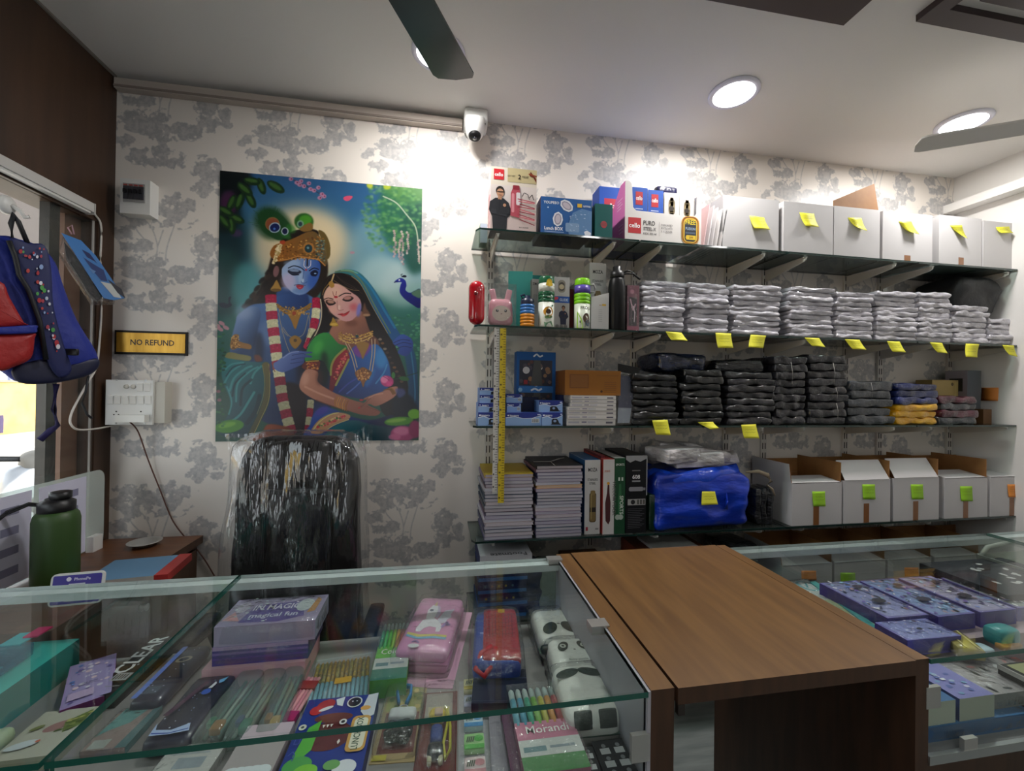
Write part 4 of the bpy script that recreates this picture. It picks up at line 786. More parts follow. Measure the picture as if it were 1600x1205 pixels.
for i in range(4):
    bw = w * .205; bx = (X0 + X1) / 2 - w / 2 + .036 + bw * (i + .5) + .004 * (i > 1); blue = i < 2
    o = carton('bottle_box', ['blue bottle box with a red label in the display tray, the left one', 'blue bottle box with a red label in the display tray, the right one', 'white bottle box printed with a steel bottle, left one in the tray', 'white bottle box printed with a steel bottle, right end of the tray'][i], 'box', (bx, 1.712, SH[1] + .003), bw - .002, .07, h * (.92 - .02 * i), '2558b8' if blue else 'dcd8d4', side='d8d6d4' if blue else 'c4c0bc', left='e0ded8' if i == 0 else None, group='boxes in the display tray')
    k = face(o)
    if blue: k.rect(.22, .68, .46, .24, 'c0222c'); k.text('cello', .45, .77, .075, 'ffffff', maxw=.4); [k.rect(.2, .6 - .045 * j, .5 - .12 * (j % 2), .016, 'c4d4f0') for j in range(4)]; k.rect(.1, .36, .8, .10, 'c8d2e0')
    else: k.rr(.28, .55, .42, .36, .10, '7a6a4c'); k.rr(.34, .62, .30, .22, .08, 'c4b084'); k.ell(.48, .70, .05, '3a322a'); k.poly2([(.2, .40), (.7, .40), (.72, .56), (.25, .50)], 'b0904c' if i == 2 else '6a3c70'); k.rect(0, .28, 1, .14, '2a52a8'); k.rect(.05, .30, .25, .09, 'c0242c')
    part('print', k, o)
# 6 folders
for i, c_ in enumerate(['e4c4c4', 'e6e2e2', 'dcd8d8', 'e2dedc', 'd2cecc']):
    x = onY(1099 + i * 6.5, 345, 1.70).x; lean = .030; hh = .195 - .006 * i; q = MB()
    q.prism([(0, 0, 0), (.0042, 0, 0), (.0042 + lean, 0, hh), (lean, 0, hh)], (0, .22, 0), mat('folder_' + c_, c_, .35, coat=.3))
    thing('paper_folder', ['pinkish', 'second white', 'third white', 'fourth white', 'last white'][i] + ' paper folder leaning in a row against the first white carton', 'folder', (x, 1.70, SH[1]), mb=q, group='paper folders on the top shelf')
# 7 white cartons of the top shelf
M_cw, M_kraft, M_tape = cols('c6c4c4'), mat('kraft_inside', '9a6c3c', .7, col2='8a5e32', nscale=12), mat('brown_tape', '8a5a34', .25, coat=.4)
M_note = mat('yellow_note', 'e6e23c', .6); M_noteg = mat('green_note', '9cd22c', .6); M_noteo = mat('orange_note', 'e08c3c', .6)
def note(label, P, m, curl=.012, group='sticky notes', script=True, name='sticky_note', nrm=(0, -1, 0)):
    """sticky note from its four corner points (top left, top right, bottom right, bottom left); the lower edge curls off the face"""
    A_, B_, C_, D_ = (Vector(p) for p in P); q = MB(); n = 6; vs = []; nv = Vector(nrm)
    for i in range(n + 1):
        f = i / n; off = nv * (.0006 + curl * f * f)
        for a, b_ in ((A_, D_), (B_, C_)): vs.append(a.lerp(b_, f) + off)
    k0 = len(vs); vs += [v - nv * .00035 for v in vs]
    fs = []
    for i in range(n): a = 2 * i; fs.append((a, a + 1, a + 3, a + 2)); fs.append((k0 + a + 2, k0 + a + 3, k0 + a + 1, k0 + a))
    fs += [(0, k0, k0 + 1, 1), (2 * n, 2 * n + 1, k0 + 2 * n + 1, k0 + 2 * n)]
    for i in range(n): a = 2 * i; fs += [(a, a + 2, k0 + a + 2, k0 + a), (a + 1, k0 + a + 1, k0 + a + 3, a + 3)]
    c0 = A_.copy(); q.add([v - c0 for v in vs], fs, m, True); o = thing(name, label, 'note', c0, group=group, mb=q)
    if script:                                           # two lines of illegible handwriting
        k = MB(); ink = pm('6a6a24')
        for f in (.38, .58):
            a = A_.lerp(D_, f); e = B_.lerp(C_, f); off = nv * (.0012 + curl * f * f); p0 = None
            for j in range(11):
                p = a.lerp(e, .15 + .07 * j) + off + Vector((0, 0, .0018 * math.sin(j * 2.3 + f * 9)))
                if p0: k.add([p0 - c0, p - c0, p - c0 + Vector((0, 0, .0008)), p0 - c0 + Vector((0, 0, .0008))], [(0, 1, 2, 3)], ink)
                p0 = p
        part('handwriting', k, o)
    return o
tops = [(1129, 1217, 309, 1.70), (1224, 1302, 318, 1.70), (1303, 1375, 325, 1.70), (1379, 1457, 333, 1.70), (1467, 1534, 340, 1.70), (1536, 1604, 349, 1.70)]
notes = [[(1171, 337), (1194, 340), (1199.5, 361), (1175, 359)], [(1249, 332), (1272, 334), (1275, 357), (1254, 355)], [(1324.5, 340), (1346, 341), (1350, 363), (1333, 357)], [(1404, 346), (1424, 346), (1431, 368), (1414, 364)], [(1484, 352), (1503, 352), (1506, 375), (1497, 370)], [(1556, 355), (1577, 354), (1577, 366), (1558, 366)]]
for i, (x0, x1, yt, Y) in enumerate(tops):
    X0, X1, h = on_shelf(x0, x1, yt, 1, Y, yt + 78); w = X1 - X0 - .002; d = 1.93 - Y
    t = thing('white_carton', f'white cardboard carton, {ords[i]} from the left on the top shelf', 'box', ((X0 + X1) / 2, Y, SH[1]), group='white cartons on the top shelf'); q = MB(); th = .004
    q.box(-w / 2, 0, 0, w / 2, th, h, M_cw, back=M_kraft); q.box(-w / 2, d - th, 0, w / 2, d, h, M_cw, front=M_kraft); q.box(-w / 2, th, 0, -w / 2 + th, d - th, h, M_cw, right=M_kraft); q.box(w / 2 - th, th, 0, w / 2, d - th, h, M_cw, left=M_kraft); q.box(-w / 2 + th, th, 0, w / 2 - th, d - th, th, M_cw, top=M_kraft)
    part('body', q, t)
    if i in (0, 3, 4): part('flap', MB().prism([(-w * .36, d * .9, h), (w * .28, d * .9, h), (w * .02, d * .9, h + [.040, 0, 0, .040, .022][i])], (0, .004, 0), M_kraft), t, 'brown raised flap')
    if i == 2: a = onY(1303, 313, 1.72) - t.location; b_ = onY(1366, 287, 1.72) - t.location; c_ = onY(1373, 330, 1.72) - t.location; part('flap', MB().prism([(a.x, .02, h), (a.x, .02, a.z), (b_.x, .02, b_.z), (c_.x, .02, h)], (0, .004, 0), M_kraft), t, 'tall brown flap standing open')
    if i == 1: part('flap', MB().prism([(-w * .30, .22, h), (w * .52, .22, h), (w * .52, .22, h + .115), (w * .18, .22, h + .10), (-w * .05, .22, h + .05)], (0, .004, 0), M_cw), t, 'white flap standing up')
    if i >= 4: part('flap', MB().prism([(-w / 2, .0, h), (w / 2, .0, h), (w / 2, d * .8, h + .012), (-w / 2, d * .8, h + .012)], (0, 0, .004), M_cw), t)
    if i == 3: part('tape_strip', MB().box(-.02, -.0006, 0, .016, 0, .035, M_tape), t, 'brown tape strip')
    if i == 4: part('tape_strip', MB().box(-.012, -.0006, 0, .02, 0, .046, M_tape), t, 'brown tape strip')
    note(f'yellow sticky note with a curled edge on the {ords[i]} white carton of the top shelf', [onY(x, y, Y) for x, y in notes[i]], M_note, .016, 'yellow notes on the top cartons')

# ================================================================== SECOND SHELF
z2 = SH[2]
def at2(px, Y, y=480): return onY(px, y, Y).x
M_red = mat('red_gloss', 'b01420', .18, coat=.8)
t = thing('capsule_case', 'glossy red capsule shaped case at the left end of the second shelf', 'case', (at2(744.5, 1.70), 1.70, z2)); q = MB(); R = .0325; hh = .178; a = [(R * math.sin(i * PI / 16), R - R * math.cos(i * PI / 16)) for i in range(9)]; a[0] = (.0001, 0)
part('body', q.lathe(a + [(R, hh - R)] + [(r, hh - z) for r, z in a[::-1]][1:], M_red, n=32), t)
q = MB().lathe([(.0001, 0), (.006, 0), (.008, .002), (.008, .004), (.0001, .004)], mat('red_dark', '7a0c14', .3), c=(-.006, 0, 0), n=16); q.xf(Matrix.Translation((0, -R + .002, hh * .68)) @ Matrix.Rotation(PI / 2, 4, 'X')); part('button', q, t)
# pink bunny purse in a clear box
X0, X1, h = on_shelf(761, 806, 444, 2, 1.70); w = X1 - X0; t = thing('bunny_purse_box', 'clear plastic box holding a pink bunny-eared purse on the second shelf', 'toy', ((X0 + X1) / 2, 1.69, z2)); d = .075
part('clear_box', MB().box(-w / 2, 0, .0, w / 2, d, h, M_filmthin), t, 'clear box')
M_pk = mat('pink_vinyl', 'e0a0ac', .3, coat=.5); pu = part('purse', MB().rbox(w * .90, .052, h * .66, .0255, M_pk, (10, 6, 10), c=(0, d / 2, .003), taper=.10), t)
for s_ in (-1, 1):
    q = MB().rbox(.026, .014, .062, .0068, M_pk, (5, 3, 7)); q.xf(Matrix.Translation((s_ * .024, d / 2, h * .56)) @ Matrix.Rotation(s_ * .22, 4, 'Y')); e_ = part('ear', q, pu)
k = Ink((-w * .45, d / 2 - .0272, .003), (w * .90, 0, 0), (0, 0, h * .62)); k.ell(.5, .46, .36, 'd8c8ba', .30, 24)
for s_ in (-.16, .16): k.ell(.5 + s_, .56, .055, '2a2424'); k.ell(.5 + s_ * .93, .58, .02, 'f0f0f0')
k.ell(.5, .44, .03, '8a5c5c', .02); part('face_patch', k, pu)
# teal box behind, sports bottle
o = carton('turquoise_box', 'tall turquoise carton standing behind the bunny purse', 'box', (at2(813, 1.80, 465), 1.80, z2), .105, .09, onY(815, 424, 1.80).z - z2, '58ccc4', side='3ca8a0', left='44b0a8'); o.rotation_euler.z = -.15
o = carton('turquoise_box', 'turquoise carton set back behind the blue and orange bottle', 'box', (at2(836, 1.87, 465), 1.87, z2), .06, .06, onY(836, 430, 1.87).z - z2, '3ca49c')
M_or, M_nv, M_lb = mat('bottle_orange', 'd88a20', .35), mat('bottle_navy', '14203c', .35), mat('bottle_blue', '3c7ac0', .35)
t = thing('sports_bottle', 'short ribbed sports bottle in blue and orange with navy cap', 'bottle', (at2(824, 1.70), 1.70, z2)); n = 5
for j, (m_, z0) in enumerate([(M_or, 0), (M_or, .013), (M_or, .026), (M_or, .039), (M_lb, .052), (M_lb, .065), (M_lb, .078)]): part('band', MB().lathe([(.026, z0), (.030, z0 + .002), (.030, z0 + .011), (.026, z0 + .013)], m_, n=24), t)
part('cap', MB().lathe([(.027, .091), (.028, .093), (.027, .113), (.014, .116), (.012, .128), (.0001, .129)], M_nv, n=24), t); part('carry_loop', MB().tube([(-.02, 0, .115), (-.027, 0, .127), (-.012, 0, .133)], .005, M_nv), t)
# thin grey carton
o = shelf_carton('white_slim_box', 'slim white box standing between the sports bottle and the green bottle', 'box', 831, 842, 436, 2, .07, 'bcbab8', Y=1.76, side='a8a6a4'); k = face(o); k.text('ZIMO', .5, .88, .05, '3c3c40', maxw=.8); k.rr(.2, .3, .6, .4, .03, 'a4a2a2'); part('print', k, o)
# green/white/yellow bottle
def kids_bottle(name, label, px, top, cap, band1, body, lid, prt, wpx):
    R = wpx * .5 / FPX * 1.72 / _cy; h = onY(px, top, 1.70).z - z2; t = thing(name, label, 'bottle', (at2(px, 1.705), 1.705, z2))
    part('body', MB().lathe([(R * .94, 0), (R, .004), (R, h * .49)], body, n=32), t)
    for j in range(3): part('grip_ring', MB().lathe([(R * .97, h * (.49 + .07 * j)), (R * 1.03, h * (.50 + .07 * j)), (R * 1.03, h * (.545 + .07 * j)), (R * .97, h * (.56 + .07 * j))], band1, n=32), t)
    part('collar', MB().lathe([(R, h * .70), (R, h * .86)], lid, n=32), t); part('lid', MB().lathe([(R * .98, h * .86), (R, h * .88), (R * .97, h * .97), (R * .85, h), (.0001, h)], cap, n=32), t)
    q = Ink((-R * .99, -R * .62, 0), (R * 1.98, 0, 0), (0, 0, h)); prt(q, R, h, t)
    # wrap the flat print round the body
    q.v = [((R * 1.035 + abs(v[1] + R * .62)) * math.sin(v[0] / R), -(R * 1.035 + abs(v[1] + R * .62)) * math.cos(v[0] / R), v[2]) for v in q.v]
    part('print', q, t); return t, R, h
def pr_green(q, R, h, t):
    q.ell(.52, .30, .10, 'd89a30', .095, 24); q.ell(.52, .30, .05, '3a2418', .05); q.ell(.58, .20, .06, '4a6a34', .035); q.ell(.44, .19, .05, '6a8a54', .03); q.ell(.78, .42, .02, '2a6a44'); q.text('HELLO', .62, .577, .026, 'dfeee0', maxw=.5); q.poly2([(.3, .0), (.25, .1), (.4, .08), (.7, .12), (.85, .02)], '6f9a78')
    q.ell(.55, .86, .055, 'e8c024', .075, 20); q.rect(.35, .80, .42, .05, 'd8b020'); q.rect(.2, .79, .75, .012, 'c8a818')
GR, LIME, PUR, CRM = mat('bottle_green', '175a38', .3, coat=.3), mat('bottle_lime', '82cc1c', .3, coat=.3), mat('bottle_purple', '5a4aa4', .3), mat('bottle_cream', 'd9dcd0', .35)
kids_bottle('drinks_bottle', 'green and cream drinks bottle with a yellow flower on its collar', 853.5, 433, GR, GR, CRM, CRM, pr_green, 25)
# white bottle box with a printed man
o = shelf_carton('bottle_carton', 'white bottle carton with a round window and a man in a black shirt', 'box', 866, 890, 433, 2, .07, 'bdbab8', Y=1.71, side='a09a98', left='c4c0be'); k = face(o)
k.rr(.24, .70, .48, .24, .06, '8a8478'); k.rr(.30, .73, .36, .17, .05, '4a4640'); k.ell(.47, .81, .05, 'b8a888'); k.rect(0, .50, 1, .125, '1f56ac'); k.poly2([(0, .54), (.25, .57), (.25, .61), (0, .61)], 'c83a48'); k.text('GLIDE', .62, .535, .05, 'cfe0f4', maxw=.55); person_print(k, .60, .08, .38, '1c2240', 'a87a60'); [k.ell(.2 + .27 * i, .045, .035, '7c7a78') for i in range(3)]; part('print', k, o)
o = shelf_carton('maroon_carton', 'narrow maroon carton right of the box with the printed man', 'box', 890.5, 896, 452, 2, .08, '6a2c2c', Y=1.75, side='582424')
def pr_lime(q, R, h, t):
    q.poly2([(0, 0), (.42, 0), (.3, .2), (.1, .3), (0, .34)], '9cd040'); q.ell(.62, .20, .07, '5a4434', .10); q.poly2([(.5, .02), (.9, .02), (.86, .2), (.6, .16)], '8a9094'); q.ell(.72, .10, .06, '3a4a54'); q.text('FROG', .56, .375, .058, '23301c', maxw=.62); q.text('the', .6, .45, .02, '3a5a24', maxw=.2); q.text('HELLO', .74, .577, .02, 'e4f4cc', maxw=.3); q.rect(.2, .10, .06, .05, '2c4a1c')
t, R, h = kids_bottle('drinks_bottle', 'lime green drinks bottle with a purple collar band and side handle', 909.5, 436, LIME, LIME, mat('bottle_pale', 'd4dcc8', .35), PUR, pr_lime, 25)
part('handle', MB().tube([(R * .9, -.004, h * .88), (R * 1.5, -.004, h * .90), (R * 1.7, -.004, h * .82), (R * 1.5, -.004, h * .74), (R * .9, -.004, h * .745)], .0045, mat('handle_grey', 'b4b4b0', .4)), t)
# stacked white boxes behind, tall steel flask box
o = carton('white_flat_box', 'small white flat box on top of other boxes behind the lime bottle', 'box', (at2(910, 1.745, 430), 1.745, z2 + .153), .068, .09, .050, 'bcbab6'); k = face(o); k.ell(.55, .35, .24, '6a6a6a', .2); k.ell(.55, .35, .20, 'c4c2be', .16); k.line([(.52, .25), (.58, .45)], .05, '5a5a5a'); part('print', k, o)
o = carton('plain_white_box', 'plain white box hidden behind the lime bottle, under the flat box', 'box', (at2(910, 1.745, 470), 1.745, z2), .06, .09, .153, 'b4b2ae')
def flask_box(label, px0, px1, yt, lv, Y, d, rz=0.0):
    o = shelf_carton('flask_box', label, 'box', px0, px1, yt, lv, d, 'c9c8c6', Y=Y, side='c2c2c0', top='c8c8c6'); k = face(o); k.text('MOZA', .5, .845, .05, '1c1c20', sx=1.25, maxw=.6); k.text('STAINLESS', .5, .72, .032, '3a3a3e', maxw=.66); k.text('STEEL', .5, .67, .032, '3a3a3e', maxw=.42)
    k.rr(.30, .16, .44, .40, .03, '4a3c28'); k.rr(.33, .17, .38, .38, .03, '7c6840'); k.rect(.33, .30, .38, .06, '241e18'); k.rr(.36, .53, .32, .06, .02, '8c784c'); k.rect(.40, .2, .05, .34, 'a89460'); k.rect(.08, .05, .14, .05, 'a03040'); k.rect(.7, .06, .2, .02, '8a8a8a'); part('print', k, o); return o
flask_box('tall white steel flask box behind the white card box on the second shelf', 921, 947, 411, 2, 1.75, .07)
o = shelf_carton('white_measuring_box', 'white box with a slanted open lid left of the black bottle', 'box', 923.5, 951, 465, 2, .06, 'd2d2d0', Y=1.69, side='c4c4c2'); k = face(o); k.rect(.62, .74, .22, .06, 'd8b040'); k.text('ml', .52, .74, .05, 'a8802c'); [k.rect(.42, .25 + .06 * i, .2, .012, 'aaaaaa') for i in range(7)]; part('print', k, o)
w, d, h = o['dim']; part('lid', MB().prism([(-w / 2, 0, h), (w / 2, 0, h), (w / 2, 0, h + .022)], (0, .003, 0), cols('d6d6d4')), o)
# black bottle
h = onY(963, 416, 1.70).z - z2; R = .0365; M_bk = mat('matte_black', '0a0a0c', .42, spec=.25)
t = thing('black_bottle', 'tall matte black bottle with a strap loop, left of the white shirts', 'bottle', (at2(963.5, 1.705), 1.705, z2))
part('body', MB().lathe([(R * .95, 0), (R, .003), (R, h * .68), (R * .86, h * .78), (R * .74, h * .82)], M_bk, n=32), t); part('lid', MB().lathe([(R * .78, h * .82), (R * .82, h * .83), (R * .80, h * .91), (R * .52, h * .92), (R * .5, h * .99), (R * .4, h), (.0001, h)], M_black, n=32), t)
part('strap', MB().tube([(R * .6, 0, h * .90), (R * 1.3, .0, h * .945), (R * 1.9, 0, h * .93), (R * 2.4, 0, h * .87), (R * 2.9, 0, h * .82), (R * 2.6, -.006, h * .83), (R * 1.9, -.006, h * .90), (R * 1.2, 0, h * .90), (R * .6, 0, h * .88)], .004, M_black, n=6), t)
# pink and black toy pack
o = shelf_carton('pink_scooter_pack', 'narrow pink and black wrapped pack between the black bottle and white shirts', 'box', 980, 998.5, 446, 2, .12, '7a4454', Y=1.70, side='4c3038'); k = face(o); k.rect(.15, .12, .66, .62, '2a2228'); k.rect(.3, .18, .1, .5, '5a4450'); k.line([(.25, .7), (.5, .45), (.7, .6)], .03, 'c49aa8'); k.line([(.6, .2), (.65, .4), (.5, .55)], .02, 'd8c8d0'); k.rect(0, .0, 1, .1, 'a04a64'); k.ell(.4, .86, .05, 'b87484'); part('print', k, o)
part('film', MB().box(-o['dim'][0] / 2 - .002, -.003, 0, o['dim'][0] / 2 + .002, .1, o['dim'][2] + .003, M_filmthin), o, 'clear wrapping')
# ================================================================== wrapped garments in stacks
def garm_mat(name, col, col2, rough=.28, coat=.6, spec=.4): return mat(name, col, rough, bump=1.0, bscale=27, coat=coat, spec=spec, col2=col2, nscale=16, stretch=(1, 1, 2.6))
GW = garm_mat('wrapped_white', 'c6c4ca', 'aeacb4'); GB = garm_mat('wrapped_black', '0b0c0e', '17181b', .3, .9, .3); GG = garm_mat('wrapped_charcoal', '1b1a1f', '29282e', .3, .8, .3)
GN = garm_mat('wrapped_navy', '16204c', '22306a'); GY = garm_mat('wrapped_yellow', 'd89c10', 'e8b428'); GM = garm_mat('wrapped_maroon', '401a26', '5c2838'); GGR = garm_mat('wrapped_grey', '34383c', '484c52')
VAR = {}
def gmesh(m, v):
    if (m.name, v) not in VAR: VAR[(m.name, v)] = MB().rbox(.20, .24, .024, .0105, m, (18, 6, 4), nz=.0095, nsc=24, seed=v * 3.1).mesh('wrapped_garment')
    return VAR[(m.name, v)]
nth = ['bottom', 'second', 'third', 'fourth', 'fifth', 'sixth', 'seventh', 'eighth', 'ninth', 'tenth', 'eleventh', 'twelfth', 'thirteenth', 'fourteenth']
def stack(name, what, where_, x0, x1, yt, lv, n, mt, Y=1.695, group=None, jit=.008, mats=None, sag=0.0):
    X0, X1, h = on_shelf(x0, x1, yt, lv, Y); w = X1 - X0; th = h / n; z = SH[lv]
    for i in range(n):
        m_ = mats[i] if mats else mt
        o = bpy.data.objects.new(name, gmesh(m_, random.randrange(6))); COL.objects.link(o)
        d = min(.23, 1.925 - Y)
        o.scale = (w / .20 * random.uniform(.95, 1.03), d / .24, th / .024 * 1.10); o.rotation_euler = (0, random.uniform(-.012, .012), random.uniform(-.035, .035) + (PI if random.random() < .5 else 0))
        o.location = ((X0 + X1) / 2 + random.uniform(-jit, jit), Y + d / 2 + random.uniform(-.004, .010), z + th * i + (.0008 if i == 0 else -.0006))
        pos = 'topmost' if i == n - 1 else 'bottom' if i == 0 else nth[i] + ' from the bottom'
        tag(o, f'{what}, {pos.replace("the ", "")}, {where_}', 'clothing', group)
    return (X0 + X1) / 2, z + h
WS = [(1003, 1072, 447, 9), (1077, 1141, 442, 10), (1147, 1222, 446, 10), (1234, 1304, 449, 11), (1308, 1366, 457, 10), (1371, 1434, 456, 10), (1437, 1489, 457, 10), (1493, 1545, 478, 7), (1548, 1598, 498, 5)]
for i, (a, c, y, n) in enumerate(WS):
    stack('wrapped_shirt', 'white plastic-wrapped shirt', f'{ords[i] if i < 8 else ["ninth", "tenth"][i - 8]} white stack right of black bottle', a, c, y, 2, n, GW, group='white shirts stacked on the second shelf')
q = MB().rbox(.27, .20, .022, .010, GW, (12, 6, 3), nz=.006, nsc=17, seed=9); x_ = onY(1051, 437, 1.70); thing('wrapped_shirt', 'white shirt in clear plastic lying loose across the first and second white stacks', 'clothing', (x_.x, 1.81, onY(1040, 447, 1.695).z + .004), .04, 'white shirts stacked on the second shelf', mb=q)
q = MB().rbox(.30, .21, .205, .06, mat('black_cloth', '0d0e11', .55, bump=.5, bscale=20), (9, 7, 5), nz=.03, nsc=9, seed=4); thing('black_bag', 'large black cloth bundle on the white shirts at the right wall', 'bag', (2.71, 1.82, SH[2] + .152), mb=q)
for i, P in enumerate([[(1040, 517), (1065, 519), (1072.5, 532), (1047, 531)], [(1118, 519), (1142, 520), (1143.5, 543), (1119.5, 543)], [(1173, 522), (1197, 523.5), (1190, 543.5), (1167, 542)], [(1257, 526.5), (1280, 527.5), (1287, 542), (1266, 540)], [(1320, 529), (1343, 530), (1350.5, 546), (1329, 545)], [(1386, 532), (1406, 533), (1412, 550), (1391, 549)], [(1453, 534), (1472, 535), (1477.5, 552), (1461, 550)], [(1509, 536), (1530, 537), (1523, 558), (1505, 557)], [(1566, 538), (1584, 539), (1586, 557), (1573, 554)]]):
    note(f'yellow sticky note under the white shirts on the second shelf edge, {(ords + ["ninth"])[i]} from the left', [onY(x, y + 1, GF - .001) for x, y in P], M_note, .010, 'yellow notes on the second shelf edge')

# ================================================================== MIDDLE SHELF
z3 = SH[3]
def punch_print(o, wide=False, pic=True):
    k = face(o); k.poly2([(0, 1), (0, .62), (.25, .70), (.5, .56), (.75, .60), (1, .80), (1, 1)], '1c2f86'); k.line([(0, .60), (.25, .68), (.5, .54), (.75, .58), (1, .78)], .04, 'dfe8f4')
    k.text('kangaro', .30 if not wide else .24, .70, .16, 'e8eefa', maxw=.38 if not wide else .28); k.ell(.07, .78, .06, 'e8eefa')
    if pic: k.poly2([(.46, .12), (.46, .42), (.54, .52), (.72, .50), (.78, .38), (.84, .16), (.92, .12), (.90, .06), (.42, .06)], '15171f'); k.ell(.62, .34, .12, '8aa4cc', .10)
    else: k.rect(.72, .2, .22, .34, 'dfe6ee'); [k.rect(.735 + .024 * i, .24, .010 if i % 2 else .014, .26, '202838') for i in range(8)]
    k.rect(.88, .80, .09, .1, 'c4d0ec'); part('print', k, o)
def punch(x0, x1, yt, yb, Y, d, label, wide=False, pic=True, z=None):
    X0, X1 = onY(x0, yb, Y).x, onY(x1, yb, Y).x; zt = onY((x0 + x1) / 2, yt, Y).z; zb = z if z is not None else onY((x0 + x1) / 2, yb, Y).z
    o = carton('punch_box', label, 'box', ((X0 + X1) / 2, Y, zb), X1 - X0, d, zt - zb, '8fb0de', side='6f90c8', top='3a58a8', group='blue punch and stapler boxes'); punch_print(o, wide, pic); return zt
zt = z3
for i, (x0, x1, yt, lb) in enumerate([(747, 783, 644.5, 'bottom'), (747, 784, 630, 'second from the bottom'), (749, 786, 617.5, 'third from the bottom'), (749, 787, 606, 'topmost')]): zt = punch(x0, x1, yt, 659, 1.70 + .004 * i, .10, f'blue and white stapler box, {lb}, small stack at the shelf end', z=zt)
z_a = punch(790, 846, 645, 659, 1.705, .08, 'wide pale blue stapler box lying beside the yellow hanging tape', wide=True, pic=False, z=z3); 
z_b = punch(792, 814, 629.5, 643, 1.73, .08, 'blue box with a barcode end, lower one behind the hanging tapes', pic=False, z=z_a); punch(791, 816, 616, 629, 1.735, .08, 'blue box with a barcode end, upper one behind the hanging tapes', pic=False, z=z_b)
z_c = punch(847, 879, 644.5, 660, 1.70, .09, 'blue hole punch box, lower of two left of the white slim boxes', z=z3); punch(842, 879, 626, 643, 1.71, .09, 'blue hole punch box, upper of two left of the white slim boxes', z=z_c)
o = carton('dark_slim_box', 'dark blue slim boxes seen behind the hole punch boxes', 'box', (onY(829, 640, 1.80).x, 1.80, z3), .07, .10, .115, '1c2440'); k = face(o); [k.rect(0, .2 * i, 1, .02, '0c1020') for i in range(1, 5)]; part('print', k, o)
o = carton('navy_slim_box', 'navy box stacked behind the white slim boxes', 'box', (onY(884, 640, 1.80).x, 1.80, z3), .055, .10, .125, '2a2f5c', top='4a3c58'); k = face(o); [k.rect(0, .18 * i, 1, .02, '141838') for i in range(1, 6)]; part('print', k, o)
# blue picture box (plain generic pictures)
X0, X1 = onY(807, 590, 1.86).x, onY(868, 590, 1.86).x; hz = onY(837, 550, 1.86).z - z3
o = carton('blue_toy_box', 'upright blue toy box with two dark picture panels behind the stapler boxes', 'box', ((X0 + X1) / 2, 1.86, z3), X1 - X0, .06, hz, '1f5a9c', side='174a84'); k = face(o)
for y0, hh_ in ((.52, .36), (.12, .30)):
    k.rect(.07, y0, .84, hh_, '2a2c3c')
    for i in range(26): k.ell(.10 + RNG.rand() * .76, y0 + .02 + RNG.rand() * (hh_ - .04), .016 + .02 * RNG.rand(), RNG.choice(['4a4450', '6a5a58', '383a50', '8a6a50', '5a3a38', 'c8c4c0']))
    k.poly2([(.36, y0), (.44, y0 + hh_), (.60, y0 + hh_), (.66, y0)], '4a4c4c'); k.ell(.24, y0 + hh_ * .6, .05, 'c8c8cc'); k.rect(.18, y0 + .02, .1, .06, '8a2430')
    k.line([(.42, y0 + hh_ + .05), (.50, y0 + hh_ + .09), (.58, y0 + hh_ + .05), (.66, y0 + hh_ + .07)], .022, 'dfe8f4')
k.rect(.05, .42, .88, .09, '2a74bc'); k.line([(.36, .45), (.46, .48), (.56, .45), (.64, .48)], .025, 'e8f0f8'); k.ell(.09, .46, .03, '8fc0e0'); part('print', k, o)
# white slim boxes
zt = z3; tops3 = [655, 648.5, 642, 636, 630, 624.5, 618]
for i in range(7):
    x0 = 886.5 if i < 4 else 891.5; Y = 1.70; X0, X1 = onY(x0, 640, Y).x, onY(962.5, 640, Y).x; z_n = onY(925, tops3[i], Y).z
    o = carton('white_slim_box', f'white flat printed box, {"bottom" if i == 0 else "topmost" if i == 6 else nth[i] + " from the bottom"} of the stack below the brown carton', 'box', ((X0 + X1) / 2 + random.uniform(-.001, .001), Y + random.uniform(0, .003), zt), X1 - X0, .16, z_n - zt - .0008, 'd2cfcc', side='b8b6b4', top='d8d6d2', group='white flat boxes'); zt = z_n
    k = face(o); k.rect(.03, .35, .22, .3, 'a8a8b4'); k.rect(.30, .4, .10, .25, '7c7a90'); k.rect(.42, .35, .16, .3, 'b4b4bc'); k.rect(.80, .3, .14, .3, '5a5864'); k.rect(0, .0, 1, .06, '9a9894'); part('print', k, o)
# brown carton on top, set back
X0, X1 = onY(879, 600, 1.75).x, onY(964.5, 600, 1.75).x
o = carton('brown_carton', 'plain brown cardboard carton lying on the white flat boxes', 'box', ((X0 + X1) / 2, 1.715, zt), X1 - X0, .18, onY(920, 579, 1.72).z - zt, '9a6428', side='7c4c1c', top='a8702c'); k = face(o); k.rect(.08, .28, .34, .56, '7c4c20'); k.rect(.10, .32, .30, .48, '8a5826'); [k.rect(.56, .82 - .03 * i, .40, .01, '7c4c20') for i in range(2)]; [k.rect(.70, .12 + .08 * i, .22, .02, '7c4c20') for i in range(6)]; k.ell(.65, .16, .05, '4a2c14'); part('print', k, o)
